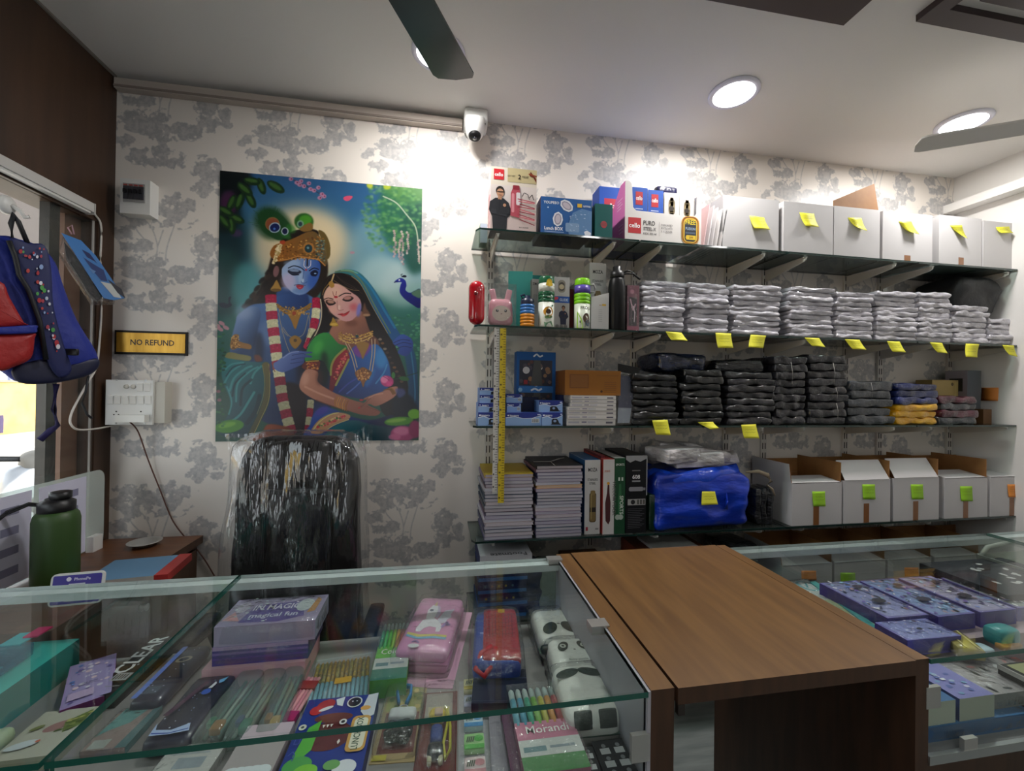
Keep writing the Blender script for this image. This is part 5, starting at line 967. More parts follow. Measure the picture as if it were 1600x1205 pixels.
# header pouch leaning
a, b_, c_, d_ = (onY(966, 560, 1.73), onY(1000, 567, 1.73), onY(986, 655, 1.70), onY(963, 656, 1.70)); q = MB()
f = lambda t: ((a.lerp(d_, t)), (b_.lerp(c_, t)))
l0, r0 = f(0); l1, r1 = f(.13); l2, r2_ = f(1.0); c0 = Vector((l2.x, 1.70, z3)); dz = z3 - l2.z
pt = thing('header_pouch', 'clear hanging pouch with a black header leaning against the black garments', 'pouch', c0); mv = lambda p: p - c0 + Vector((0, 0, dz + .001))
part('header', MB().prism([mv(p) for p in (l0, r0, r1, l1)], (0, .003, 0), cols('141416')), pt, 'black header strip'); part('pouch_film', MB().prism([mv(p) for p in (l1, r1, r2_, l2)], (0, .008, 0), M_filmthin), pt)
g0, g1 = f(.18), f(.72); part('navy_contents', MB().prism([mv(p + Vector((0, .002, 0))) for p in (g0[0].lerp(g0[1], .1), g0[0].lerp(g0[1], .9), g1[0].lerp(g1[1], .9), g1[0].lerp(g1[1], .1))], (0, .004, 0), cols('2c3450')), pt)
g0, g1 = f(.72), f(.97); part('label_card', MB().prism([mv(p + Vector((0, .002, 0))) for p in (g0[0].lerp(g0[1], .1), g0[0].lerp(g0[1], .9), g1[0].lerp(g1[1], .9), g1[0].lerp(g1[1], .1))], (0, .004, 0), cols('8a94a0')), pt)
# black garment stacks
BS = [(990, 1062, 585, 8, GB, None), (1067, 1131, 578, 8, GB, None), (1137, 1212, 582, 8, GG, None), (1212, 1262, 558, 9, GG, None), (1266, 1326, 556, 9, GG, None), (1331, 1398, 597, 5, GGR, None), (1402, 1467, 600, 6, None, [GY, GY, GY, GN, GN, GN]), (1471, 1530, 620, 4, None, [GGR, GM, GGR, GM])]
bn = ['first black stack from left, middle shelf', 'second black stack from left, middle shelf', 'third dark stack from left, middle shelf', 'tall fourth dark stack on the middle shelf', 'tall fifth dark stack on the middle shelf', 'low grey stack left of the blue and yellow garments', 'stack of blue over yellow garments, middle shelf', 'maroon and grey stack near the right wall']
for i, (x0, x1, yt, n, m_, ms) in enumerate(BS):
    stack('wrapped_garment', 'dark wrapped garment' if not ms else 'coloured wrapped garment', bn[i], x0, x1, yt, 3, n, m_, group='dark garments stacked on the middle shelf', mats=ms)
xs_ = onY(1075, 565, 1.72); q = MB().rbox(.25, .20, .085, .035, garm_mat('wrapped_black_top', '0c0d10', '1c2848', .15, .6), (12, 7, 4), nz=.016, nsc=13, seed=2.2); thing('wrapped_bundle', 'crumpled plastic bag of dark clothes across the first two black stacks', 'clothing', (xs_.x - .03, 1.815, onY(1067, 580, 1.70).z), .1, mb=q)
q = MB().rbox(.25, .19, .065, .028, garm_mat('wrapped_black_top2', '101114', '222428', .15, .6), (12, 7, 4), nz=.014, nsc=14, seed=5.7); thing('wrapped_bundle', 'crumpled plastic bag of dark clothes over the third dark stack', 'clothing', (onY(1160, 572, 1.72).x, 1.815, onY(1150, 583, 1.70).z), -.06, mb=q)
for i, (x, yt, yb) in enumerate([(1302, 567, 600), (1306, 606, 624), (1307, 630, 655), (1361, 598, 622), (1236, 566, 600)]):
    a, b_ = onY(x, yt, 1.684), onY(x + 3, yb, 1.684); thing('white_string', f'thin white string tied round dark garments, {ords[i]} string on the middle shelf', 'string', a, mb=MB().tube([(0, 0, 0), ((b_ - a).x * .7, -.002, (b_ - a).z * .5), ((b_ - a).x * .6, 0, (b_ - a).z)], .0011, mat('string_white', 'a8a6a2', .7), n=5), group='strings on the dark garments')
# right end of the shelf
o = carton('wooden_crate_box', 'pale wooden box lying behind the maroon garments', 'box', (onY(1485, 607, 1.84).x, 1.84, z3 + .08), .24, .08, onY(1480, 594, 1.84).z - z3 - .08, 'a8925c', side='8a7444', top='b49c64'); k = face(o); k.rect(.62, .05, .3, .9, 'b8a468'); k.ell(.55, .85, .06, '5a4a2c'); k.ell(.9, .8, .06, '5a4a2c'); part('print', k, o)
o = carton('grey_book', 'dark grey closed file box supporting the pale wooden box', 'box', (onY(1485, 640, 1.84).x, 1.835, z3), .24, .09, .08, '38343a')
o = carton('grey_binder', 'upright grey binder with a white label near the right wall', 'binder', (onY(1522, 610, 1.80).x, 1.80, z3), .09, .10, onY(1515, 579, 1.80).z - z3, '565c62', side='3c4046', left='8a848c'); k = face(o, 'left'); k.rect(.2, .6, .6, .25, '141416'); part('print', k, o)
o = carton('brown_box', 'small brown cardboard box at the right end of the middle shelf', 'box', (onY(1543, 645, 1.76).x, 1.76, z3), .055, .05, .075, '6a4a2c')
p_ = onX(1545, 616, RIGHT_X - .001); q = .055
note('orange sticky note on the right wall beside the grey binder', [(RIGHT_X - .001, p_.y + .03, p_.z + .035), (RIGHT_X - .001, p_.y - .04, p_.z + .035), (RIGHT_X - .001, p_.y - .04, p_.z - .035), (RIGHT_X - .001, p_.y + .03, p_.z - .035)], M_noteo, .004, None, False, nrm=(-1, 0, 0))
for i, P in enumerate([[(1019, 657), (1043, 656), (1047, 680), (1024, 679)], [(1158, 664), (1181, 663), (1185, 685), (1161, 684.5)]]): note(['yellow sticky note under the first black stack on the middle shelf edge', 'yellow sticky note under the third dark stack on the middle shelf edge'][i], [onY(x, y, GF - .001) for x, y in P], M_note, .006, 'yellow notes on the middle shelf edge')
note('curled yellow sticky note between the others on the middle shelf edge', [onY(x, y, GF - .001) for x, y in [(1090, 660), (1114, 659), (1117, 668), (1104, 670)]], M_note, .03, 'yellow notes on the middle shelf edge', False)
# measuring tapes hanging down from the second shelf
def hang(name, label, x0, x1, yt, yb, Y, col, tick):
    a, b_ = onY(x0, yt, Y), onY(x1, yt, Y); c_ = onY((x0 + x1) / 2 - 2, yb, Y); w = (b_ - a).x; L = a.z - c_.z; o = thing(name, label, 'tape measure', ((a.x + b_.x) / 2, Y, a.z)); 
    part('strip', MB().box(-w / 2, -.0006, -L, w / 2, 0, 0, mat('tape_' + col, col, .5)), o); k = Ink((-w / 2, -.0006, -L), (w, 0, 0), (0, 0, L)); n = int(L / .010)
    for i in range(n): k.l = 3; k.rect(.55 if i % 5 else .3, (i + .5) / n, .42 if i % 5 else .65, .0035, tick); 
    for i in range(int(L / .05)): k.l = 3; k.rect(.08, (i + .5) * .05 / L, .3, .010, tick)
    part('graduation', k, o)
    part('end_clip', MB().box(-w / 2 - .0004, -.0012, -L, w / 2 + .0004, .0006, -L + .008, M_steel), o); return o
hang('measuring_tape', 'yellow measuring tape hanging down from the second shelf edge', 781.5, 791, 513, 789, 1.668, 'c8b020', '5a4c10')
hang('measuring_tape', 'white measuring tape hanging beside the yellow tape', 772.5, 780, 512, 772, 1.668, 'c4c2bc', '4a4844')
q = MB().tube([(0, 0, 0), (.002, -.004, .012), (.006, -.002, .018), (.010, 0, .012)], .003, M_wplastic, n=6)

# ================================================================== FOURTH SHELF: notebooks
z4 = SH[4]
def nb_mesh(top, page, v):
    q = MB(); w, d, h = .235, .262, .011; dz = [random.uniform(-.0012, .0012) for _ in range(4)]
    cv, pg = cols(top), mat('pages_' + page, page, .6, col2='%02x%02x%02x' % tuple(max(0, int(page[i:i + 2], 16) - 26) for i in (0, 2, 4)), nscale=40, stretch=(.02, .02, 30))
    q.box(-w / 2, 0, 0, w / 2, d, .0008, cv); q.box(-w / 2 + .002, .002, .0008, w / 2 - .003, d - .002, h - .0008, pg); q.box(-w / 2, 0, h - .0008, w / 2, d, h, cv); q.box(-w / 2 - .0008, 0, 0, -w / 2, d, h, cv); return q.mesh('notebook')
NB = [nb_mesh(*a, v) for v, a in enumerate([('5a5878', 'c4c2cc'), ('8a7a94', 'bab6c4'), ('3c4a5c', 'c8c4cc'), ('a89c9c', 'ccc4cc'), ('6a4a54', 'c0b8c0'), ('b4b0b8', 'c8c8d4')])]
NBY, NBK, NBO = nb_mesh('b89a2c', 'b4aec0', 9), nb_mesh('24242a', 'b8b0b4', 8), nb_mesh('c89a5c', 'd0b89c', 7)
for s_, (x0, x1, yt, n, topm, wh) in enumerate([(757, 834, 741, 19, NBY, 'left notebook stack under the hanging tapes'), (838, 911, 728, 22, NBK, 'right notebook stack beside the steel flask box')]):
    X0, X1, h = on_shelf(x0, x1, yt, 4, 1.685); th = h / n
    for i in range(n):
        me = topm if i == n - 1 else (NBO if s_ and i == 15 else NB[random.randrange(6)]); o = bpy.data.objects.new('notebook', me); COL.objects.link(o)
        o.scale = ((X1 - X0) / .237 * random.uniform(.98, 1.0), .95, th / .011 * .97); o.location = ((X0 + X1) / 2 + random.uniform(-.004, .004), 1.685 + random.uniform(0, .006), z4 + th * i); o.rotation_euler = (0, random.uniform(-.004, .004) if i else 0, random.uniform(-.015, .015))
        pos = ('yellow covered notebook, topmost' if s_ == 0 else 'black covered notebook, topmost') if i == n - 1 else f'{"bottom" if i == 0 else "notebook number %d up" % (i + 1)} of the pile' if False else ('wrapped notebook at the bottom' if i == 0 else f'wrapped notebook, {["second","third","fourth","fifth","sixth","seventh","eighth","ninth","tenth","eleventh","twelfth","thirteenth","fourteenth","fifteenth","sixteenth","seventeenth","eighteenth","nineteenth","twentieth","twenty-first"][i-1]} from the bottom')
        tag(o, f'{pos}, {wh}', 'notebook', 'notebooks stacked on the fourth shelf')
xm, ym_ = onY(876, 717, 1.75), 1.75; thing('white_string', 'thin white string crossed over the black topped notebook stack', 'string', (onY(866, 722, 1.70).x, 1.76, onY(874, 728, 1.685).z + .001), mb=MB().tube([(-.07, .02, .001), (0, 0, .004), (.06, .07, .002)], .0011, MATS['string_white'], n=5).tube([(0, -.074, 0), (0, 0, .004), (.04, .02, .012), (.07, .03, .014)], .0011, MATS['string_white'], n=5))
# flask boxes and bottle cartons
flask_box('white steel flask box with blue sides beside the notebook stack, fourth shelf', 914, 938, 719, 4, 1.70, .22)
o = [x for x in bpy.data.objects if x.name.startswith('flask_box')][-1]
w, d, h = o['dim']; part('side_panel', MB().box(-w / 2 - .001, .002, .001, -w / 2, d, h - .001, cols('1f4a74')), o, 'blue side'); part('top_panel', MB().box(-w / 2, .002, h, w / 2, d, h + .001, cols('2a5c8c')), o, 'blue top')
o = shelf_carton('red_flask_box', 'narrow dark red box between the two flask boxes on the fourth shelf', 'box', 938.5, 944, 712, 4, .22, '6a2a30', Y=1.72, side='5c2228', top='8a3a3c')
o = shelf_carton('sports_bottle_box', 'white and red bottle box with vertical lettering on the fourth shelf', 'box', 942.5, 960, 718, 4, .235, 'ccc9c6', Y=1.69, left='a83c34', side='b4b2b0', top='a83a34'); k = face(o)
k.poly2([(.25, .18), (.2, .42), (.35, .55), (.40, .66), (.55, .66), (.58, .55), (.68, .42), (.66, .18), (.5, .13)], '4a2426'); k.ell(.46, .68, .02, 'd89a30'); k.text('SPORTS', .36, .83, .025, 'b05a3c', maxw=.5); k.text('VACUUM FLASK', .86, .48, .045, '55524f', rot=-PI / 2); part('print', k, o)
o = shelf_carton('sports_bottle_box', 'dark green bottle box marked with white dots on the fourth shelf', 'box', 960.5, 977, 716, 4, .235, '1f4a30', Y=1.69, side='173a26', top='b8b4b0'); k = face(o); k.text('SPORTS', .5, .90, .028, 'd8dcd4', maxw=.8)
for s_ in (.34, .64): k.rect(s_, .70, .16, .045, 'c8d0c8')
k.poly2([(.36, .22), (.32, .45), (.40, .58), (.42, .66), (.60, .66), (.62, .58), (.70, .45), (.66, .22)], '2f6640'); k.text('SPORTS', .5, .38, .05, 'd0d8cc', rot=-PI / 2); [k.ell(.3 + .3 * i, .22, .035, 'a8b4a8') for i in range(2)]; part('print', k, o)
o = shelf_carton('black_bottle_box', 'tall black bottle box with a grey flask printed on it, fourth shelf', 'box', 978, 1010, 712, 4, .235, '101014', Y=1.69, side='0c0c10', top='17171a'); k = face(o)
k.poly2([(0, 1), (0, .95), (.2, .91), (.45, .94), (.7, .92), (1, .96), (1, 1)], '9a9a9c'); k.rect(.30, .80, .4, .012, '6a6a6c'); k.text('608', .5, .70, .05, 'e0e0e2', maxw=.4); k.rect(.3, .66, .4, .02, '8a8a8c')
k.rr(.15, .54, .7, .055, .02, '8a8a90'); k.rect(.82, .55, .13, .035, '7a7a80'); k.rect(.10, .36, .86, .08, 'a4a2a0'); k.ell(.35, .40, .03, '1a1a1c'); [k.rect(.55 + .14 * i, .37, .1, .06, '55544f') for i in range(3)]
[k.rect(.10, .31 - .022 * i, .8 - .1 * (i % 3), .006, '55555a') for i in range(12)]; part('print', k, o)
part('ribbon', MB().box(o['dim'][0] / 2, -.002, .16, o['dim'][0] / 2 + .003, 0, o['dim'][2], cols('a4a4a8')), o, 'pale hanging ribbon')
q = MB().rbox(.035, .10, .16, .012, mat('green_wrap', '0e3020', .3, coat=.4, bump=.3), (4, 6, 6), nz=.004, nsc=20); thing('green_packet', 'narrow dark green packet squeezed between the black box and blue bag', 'packet', (onY(1016, 780, 1.72).x, 1.75, z4), mb=q)
# blue bag with white garments
M_bag = mat('blue_polythene', '1440c4', .33, bump=1.0, bscale=11, coat=.35, col2='0b2a98', nscale=7, spec=.5, stretch=(.8, 1, 1.9), detail=8)
X0, X1, h = on_shelf(1022, 1172, 738, 4, 1.69); w = X1 - X0
t = thing('blue_plastic_bag', 'large bright blue plastic bag full of garments on the fourth shelf', 'bag', ((X0 + X1) / 2, 1.805, z4)); part('bag_body', MB().rbox(w, .24, h, .04, M_bag, (26, 12, 18), nz=.017, nsc=9, seed=1.3), t)
q = MB(); n = 16; vs = []; fs = []
for i in range(n):
    a = 2 * PI * i / n
    for j, (r_, z_) in enumerate(((1.0, h - .055), (1.05, h - .02), (.97, h + .012), (.80, h - .004))): vs.append((w * .48 * r_ * math.copysign(abs(math.cos(a)) ** .6, math.cos(a)), .115 * r_ * math.copysign(abs(math.sin(a)) ** .6, math.sin(a)), z_ + .014 * math.sin(a * 5 + j) + .01 * math.cos(a)))
for i in range(n):
    for j in range(3): fs.append((i * 4 + j, (i + 1) % n * 4 + j, (i + 1) % n * 4 + j + 1, i * 4 + j + 1))
q.add(vs, fs, mat('blue_polythene_rim', '1a4ad0', .25, bump=.6, bscale=25, coat=.4), True); part('bag_mouth', q, t, 'crumpled bag mouth')
q = MB().tube([(w * .22, -.125, h * .70), (w * .225, -.131, h * .5), (w * .22, -.131, h * .36)], [.003, .009, .011], M_bag, n=8, flat=.3); part('handle_flap', q, t)
for i, (x, y, a_, ww, dd, hh_, c_) in enumerate([(1052, 715, .3, .20, .15, .065, 'c4c0c0'), (1090, 722, -.2, .22, .16, .060, 'd0cccc'), (1108, 715, .1, .20, .14, .055, 'bcb8b8'), (1135, 726, -.5, .20, .13, .045, 'c8c4c4'), (1095, 703, .15, .12, .10, .035, 'b8b4b4'), (1062, 704, -.1, .12, .10, .04, 'bcb6b6')]):
    p_ = onY(x, y, 1.75); q = MB().rbox(ww, dd, hh_, .013, garm_mat('wrapped_light_%d' % i, ['dcd8d8', 'e4e0e0', 'd4d0d0', 'e0dcdc', 'ccc8c8', 'd0caca'][i], 'a8a4a6', .35), (8, 6, 3), nz=.010, nsc=16, seed=i * 1.9)
    q.xf(Matrix.Rotation([.0, -.12, .15, -.3, .2, .1][i], 4, 'Y')); thing('white_garment', ['white folded garment at the left of the heap in the blue bag', 'white round-necked shirt in the middle of the blue bag', 'white folded garment behind the round-necked shirt in the blue bag', 'white wrapped shirt sticking out at the right of the blue bag', 'white shirt box at the top of the blue bag heap', 'white garment at the back left of the blue bag heap'][i], 'clothing', (p_.x, 1.76 + .02 * i, p_.z - .016), a_, 'white garments in the blue bag', mb=q)
note('yellow sticky note on the front of the blue plastic bag', [onY(x, y, 1.668) for x, y in [(1097, 768), (1117, 768), (1121, 788), (1095, 789)]], M_note, .004)
q = MB(); 
for i in range(3): q.rbox(.035, .10, .17, .014, garm_mat('wrapped_black_loose', '141518', '2a2b30', .25), (5, 6, 8), c=(-.03 + .03 * i, 0, 0), nz=.010, nsc=20, seed=i * 2.7)
thing('dark_garment_bundle', 'dark plastic wrapped garments standing between blue bag and white boxes', 'clothing', (onY(1193, 780, 1.72).x, 1.76, z4), mb=q)
pth = [onY(x, y, 1.70) for x, y in ((1165, 738), (1185, 737), (1200, 743), (1205, 752), (1198, 758), (1207, 765), (1211, 775))]; thing('beige_strap', 'beige twisted cloth strap hanging over the dark wrapped garments', 'strap', pth[0], mb=MB().tube([p - pth[0] for p in pth], [.004, .009, .011, .008, .005, .006, .004], mat('beige_cloth', '8a7c68', .8), n=8, flat=.5))

# ================================================================== open white boxes (fourth and lowest shelf)
def open_box(label, xl, xr, yt, lv, Y, flapf, group, flap_l=.085, flap_r=.085, tape=True, nt_=None, hmax=None):
    X0, X1, h = on_shelf(xl, xr, yt, lv, Y, yt + 70); w = X1 - X0; d = 1.93 - Y; th = .004; h = hmax or h
    t = thing('open_white_box', label, 'box', ((X0 + X1) / 2, Y, SH[lv]), group=group); q = MB()
    q.box(-w / 2, 0, 0, w / 2, th, h, M_cw, back=M_kraft); q.box(-w / 2, d - th, 0, w / 2, d, h, M_cw, front=M_kraft); q.box(-w / 2, th, 0, -w / 2 + th, d - th, h, M_cw, right=M_kraft); q.box(w / 2 - th, th, 0, w / 2, d - th, h, M_cw, left=M_kraft); q.box(-w / 2 + th, th, 0, w / 2 - th, d - th, th, M_cw, top=M_kraft)
    part('body', q, t)
    part('front_flap', MB().prism([(-w / 2 + .006, 0, h), (w / 2 - .006, 0, h), (w / 2 - .012, flapf[0], h + flapf[1]), (-w / 2 + .008, flapf[0], h + flapf[1])], Vector((0, .5, -1)).normalized() * -.003 if flapf[1] > .03 else (0, 0, -.003), M_cw), t)
    if flap_l: part('side_flap', MB().prism([(-w / 2, .004, h), (-w / 2, d, h), (-w / 2 - .004, d, h + flap_l), (-w / 2 - .008, .008, h + flap_l)], (.003, 0, 0), M_kraft, M_cw), t, 'left side flap standing up')
    if flap_r: part('side_flap', MB().prism([(w / 2 - .004, .004, h), (w / 2 - .004, d, h), (w / 2 - .002, d, h + flap_r), (w / 2 + .002, .008, h + flap_r)], (.003, 0, 0), M_kraft), t, 'brown right side flap standing up')
    part('back_flap', MB().prism([(-w / 2, d - .003, h), (w / 2, d - .003, h), (w / 2, d, h + .07), (-w / 2, d, h + .07)], (0, .003, 0), M_kraft), t)
    if tape: part('tape_strip', MB().box(-.020 + tape * .001, -.0006, 0, .010 + tape * .001, 0, h * .45, M_tape), t, 'brown tape strip')
    return t, w, h
ob = [(1237, 1315, 754, (.10, .012), 0, 1.0), (1318, 1391, 750.5, (.05, .085), .085, 1.0), (1396, 1467, 747, (.05, .085), .085, 1.0), (1476, 1543, 746.5, (.11, .018), .085, 1.0), (1547, 1616, 744.5, (.10, .012), .085, 1.0)]
for i, (a, c_, y, ff, fl, _) in enumerate(ob):
    t, w, h = open_box(f'open white cardboard box with brown inside, {ords[i]} from the left on the fourth shelf', a, c_, y, 4, 1.683, ff, 'open white boxes on the fourth shelf', flap_l=.085 if i == 0 else 0, flap_r=.088, nt_=1)
    if i < 5:
        n_ = [(1269, 1289, 768, 791), (1347, 1367, 757, 780), (1423, 1442, 757, 780), (1500, 1519, 760, 783), (1574, 1592, 757, 777)][i]; Yn = 1.682
        note(f'{"green" if i < 4 else "orange"} sticky note on the {ords[i]} open white box of the fourth shelf', [onY(x, y_, Yn) for x, y_ in ((n_[0], n_[2]), (n_[1], n_[2]), (n_[1], n_[3]), (n_[0] + 1, n_[3]))], M_noteg if i < 4 else M_noteo, .003, 'notes on the open white boxes')
ob5 = [(1222, 1300, 882), (1304, 1383, 877), (1387, 1455, 873), (1460, 1530, 869), (1535, 1600, 866)]
for i, (a, c_, y) in enumerate(ob5):
    t, w, h = open_box(f'open white cardboard box, {ords[i]} from the left on the lowest shelf, seen through glass', a, c_, y, 5, 1.69, (.07, .012), 'open white boxes on the lowest shelf', flap_l=.07 if i == 0 else 0, flap_r=.075, tape=False)
    n_ = [(1252, 1275, 892, 906), (1313, 1336, 895, 910), (1413, 1435, 887, 902)]
    if i < 3: note(f'{["orange", "green", "orange"][i]} sticky note on the {ords[i]} box of the lowest shelf', [onY(x, y_, 1.689) for x, y_ in ((n_[i][0], n_[i][2]), (n_[i][1], n_[i][2]), (n_[i][1], n_[i][3]), (n_[i][0], n_[i][3]))], [M_noteo, M_noteg, M_noteo][i], .003, 'notes on the lowest boxes')
# lowest shelf, left part
z5 = SH[5]
o = carton('white_shoe_box', 'flat white carton with black lettering under the notebook stacks', 'box', (onY(790, 860, 1.72).x, 1.70, z5 + .20), .215, .23, .055, 'c4c4c8', side='2a3468', left='2a3468', top='ccccd0'); k = face(o, 'top'); k.text('Footmate', .55, .10, .14, '4a4a50', maxw=.7, rot=PI); k.text('SHOES', .45, .75, .10, '9a9aa0', maxw=.4, rot=PI); part('print', k, o)
for i in range(4):
    o = carton('pencil_box', f'navy pencil box with blue stripe, {["bottom", "second", "third", "topmost"][i]} in the pile under the white carton', 'box', (onY(785, 900, 1.71).x + .004 * (i % 2), 1.705, z5 + .05 * i), .20, .20, .049, '1a2250', side='141a3c', top='2a4c8c', group='navy pencil boxes'); k = face(o); k.rect(0, .0, 1, .28, '2a6ab0'); k.rect(.1, .42, .4, .35, '3a4a6c'); [k.ell(.15 + .14 * j, .58, .10, ['8a8a5c', 'b09a4c', '5c7a8a', '7a5c5c'][(i + j) % 4]) for j in range(5)]; part('print', k, o)
q = MB().rbox(.12, .14, .20, .03, garm_mat('wrapped_navy_bag', '10183c', '1c2858', .2), (8, 7, 9), nz=.012, nsc=16, seed=3); thing('navy_pouch', 'crumpled navy plastic pouch on the lowest shelf beside the pencil boxes', 'pouch', (onY(828, 910, 1.72).x, 1.78, z5), mb=q)
q = MB().rbox(.10, .12, .20, .025, mat('clear_pouch_fill', '8a9890', .2, bump=.6, bscale=30, coat=.6), (8, 7, 9), nz=.01, nsc=17, seed=5); thing('clear_pouch', 'pale clear plastic pouch on the lowest shelf right of the navy pouch', 'pouch', (onY(858, 905, 1.72).x, 1.77, z5), mb=q)
X0, X1 = onY(1002, 855, 1.72).x, onY(1108, 855, 1.72).x; o = carton('orange_carton', 'orange-brown carton with a white lid card under the blue bag', 'box', ((X0 + X1) / 2, 1.69, z5), X1 - X0, .235, .225, '8a3a1c', side='7a3018', top='5c2c18'); part('white_card', MB().box(-.10, .03, .225, .12, .20, .235, cols('b8b6b2')), o, 'white card on top')
o = carton('brown_low_carton', 'low brown carton beside the clear pouch on the lowest shelf', 'box', (onY(925, 862, 1.72).x, 1.70, z5), .18, .22, .175, '5a3a24', top='6a4a30')
for i in range(4): q = MB().rbox(.16, .2, .05, .02, GB, (9, 6, 3), nz=.010, nsc=18, seed=i + .5); thing('dark_garment', f'dark wrapped garment, {["bottom", "second", "third", "topmost"][i]} of the heap in front of the lowest boxes', 'clothing', (onY(1160, 850, 1.72).x, 1.80, z5 + .062 * i), mb=q, group='dark garments on the lowest shelf')
# ================================================================== INSIDE THE LEFT COUNTER
Z0 = .8135
def quad(bl, br, tr, tl, z):
    P = [onZ(x, y, z) for x, y in (bl, br, tr, tl)]; u = (P[1] - P[0] + P[2] - P[3]) / 2; v = (P[3] - P[0] + P[2] - P[1]) / 2; c = sum(P, Vector()) / 4
    v = v - u * (u.dot(v) / u.dot(u)); return c, u.length, v.length, math.atan2(u.y, u.x), u.normalized(), v.normalized()
def cbox(name, label, cat, q, zt, zb, front, top=None, side=None, group=None, dscale=1.0):
    c, w, d, a, u, v = quad(*q, zt); d *= dscale; p = c - v * d / 2
    return carton(name, label, cat, (p.x, p.y, zb), w, d, zt - zb, front, side=side, top=top, rz=a, group=group)
def film_over(o, label='clear wrapping', e=.003, m=None):
    w, d, h = o['dim']; return part('film', MB().rbox(w + 2 * e, d + 2 * e, h + e, min(.012, h * .45), m or M_filmthin, (7, 7, 3), c=(0, d / 2, 0), nz=.0018, nsc=40), o, label)
def soft(name, label, cat, q, zt, zb, m, r=.02, seg=(10, 12, 5), nz=0.0, group=None, taper=0.0, nsc=20):
    c, w, d, a, u, v = quad(*q, zt); o = thing(name, label, cat, (c.x, c.y, zb), a, group); part('body', MB().rbox(w, d, zt - zb, r, m, seg, nz=nz, nsc=nsc, taper=taper, seed=c.x * 9), o); o['dim'] = (w, d, zt - zb); return o
def top_ink(o, inset=0.0):                              # print on the upper face of a soft thing (origin in its centre)
    w, d, h = o['dim']; return Ink((-w / 2 + inset, -d / 2 + inset, h + .0003), (w - 2 * inset, 0, 0), (0, d - 2 * inset, 0))

o = carton('teal_gift_box', 'long bright teal box at the left end inside the left counter', 'box', (-.925, .70, Z0), .17, .475, .072, '2aa096', side='1f8078', top='3cb4aa')
t = thing('blue_clear_bag', 'clear blue printed bag with a pink tag on the teal box', 'bag', (-.945, 1.00, Z0 + .072)); part('bag_film', MB().rbox(.13, .24, .035, .014, glass_mat('blue_film', (.45, .70, .80), haze=.25, hazecol='3c8cac', bump=.6, bscale=30), (6, 9, 3), nz=.004), t)
part('tag', MB().box(.03, .125, .036, .058, .165, .039, cols('b81f5c')), t, 'pink tag'); part('closure_strip', MB().box(.005, .10, .033, .045, .15, .036, cols('38aab4')), t, 'teal strip'); k = Ink((-.05, -.10, .0355), (.10, 0, 0), (0, .20, 0)); k.text('New', .5, .5, .10, 'd8e4e8', rot=-PI / 2); part('print', k, t)
o = cbox('pencil_tin', 'purple edged lavender pencil tin beside the teal box', 'pencil case', ((40, 1128), (128, 1100), (222, 1008), (152, 1030)), .842, Z0, '6a2c60', 'a58fc4', '7a2a5c'); k = face(o, 'top'); k.rect(.04, .03, .92, .94, 'a294c4')
for i in range(26): k.ell(.12 + RNG.rand() * .76, .05 + RNG.rand() * .9, .012 + .02 * RNG.rand(), RNG.choice(['c8bcd8', '7a6aa8', 'd8d0e0', '5c7ac0', 'e0c4d0']))
k.text('STORY', .55, .55, .035, 'e8e4f0', maxw=.5); k.text('my little', .5, .40, .03, '4a3c5c', maxw=.5); k.rect(.1, .1, .5, .15, 'c0a8cc'); part('print', k, o)
o = cbox('black_pen_box', 'long black pen box with silver lettering beside the lavender tin', 'box', ((143, 1087), (186, 1087), (276, 994), (236, 998)), .842, Z0, '0e0f12', '15161a', '0c0c10'); k = face(o, 'top'); k.text('CLEAR', .5, .68, .16, 'd4d6d8', rot=PI / 2); k.rect(.18, .22, .6, .12, 'a4a6a8'); k.rect(.3, .13, .5, .01, '8a8a8c'); [k.rect(.24 + .1 * i, .24, .05, .08, '2c2c30') for i in range(5)]; k.ell(.6, .47, .012, 'a4a6a8'); part('print', k, o)
o = cbox('pale_pencil_case', 'pale cream pencil case printed with a pink animal and leaves at the front', 'pencil case', ((-12, 1192), (92, 1178), (152, 1104), (62, 1114)), .838, Z0, 'a8a894', 'b4b2a4', '98988a'); k = face(o, 'top')
k.ell(.55, .62, .18, '9a7470', .10, rot=.5); k.poly2([(.6, .7), (.9, .95), (.95, .6), (.75, .45)], '6a7a3c'); [k.ell(.62 + RNG.rand() * .3, .45 + RNG.rand() * .45, .04, RNG.choice(['7c8a48', 'a8a860', '5a6a38']), .02, rot=RNG.rand()) for i in range(16)]; k.ell(.22, .6, .09, '7a8050', .04, rot=.6); k.ell(.3, .25, .2, 'c4ccd0', .08, rot=.3); k.ell(.5, .3, .03, 'b85c40'); part('print', k, o)
soft('mint_eraser', 'round mint coloured tape case at the bottom left corner of the counter', 'tape', ((-30, 1168), (14, 1160), (10, 1132), (-22, 1136)), .845, Z0, mat('mint_plastic', 'b4c4a0', .4), .014, (8, 8, 4))
o = cbox('teal_pouch', 'clear pouch with a teal and dusty pink card near the glass joint', 'pouch', ((132, 1175), (204, 1166), (246, 1104), (186, 1108)), .828, Z0, '8a7470', '94807c', '4c7c80'); k = face(o, 'top'); k.poly2([(0, .3), (.1, 1), (.75, 1), (.55, .6), (.2, .45)], '5c9694'); k.ell(.5, .85, .05, '2c4a4c', .02); k.poly2([(.75, 0), (1, 0), (1, 1), (.86, 1)], '3c6a70'); k.rect(.1, .02, .4, .2, 'a4aaa4'); part('print', k, o); film_over(o)
M_space = mat('space_navy', '1a1c2c', .35, coat=.3, col2='242840', nscale=9)
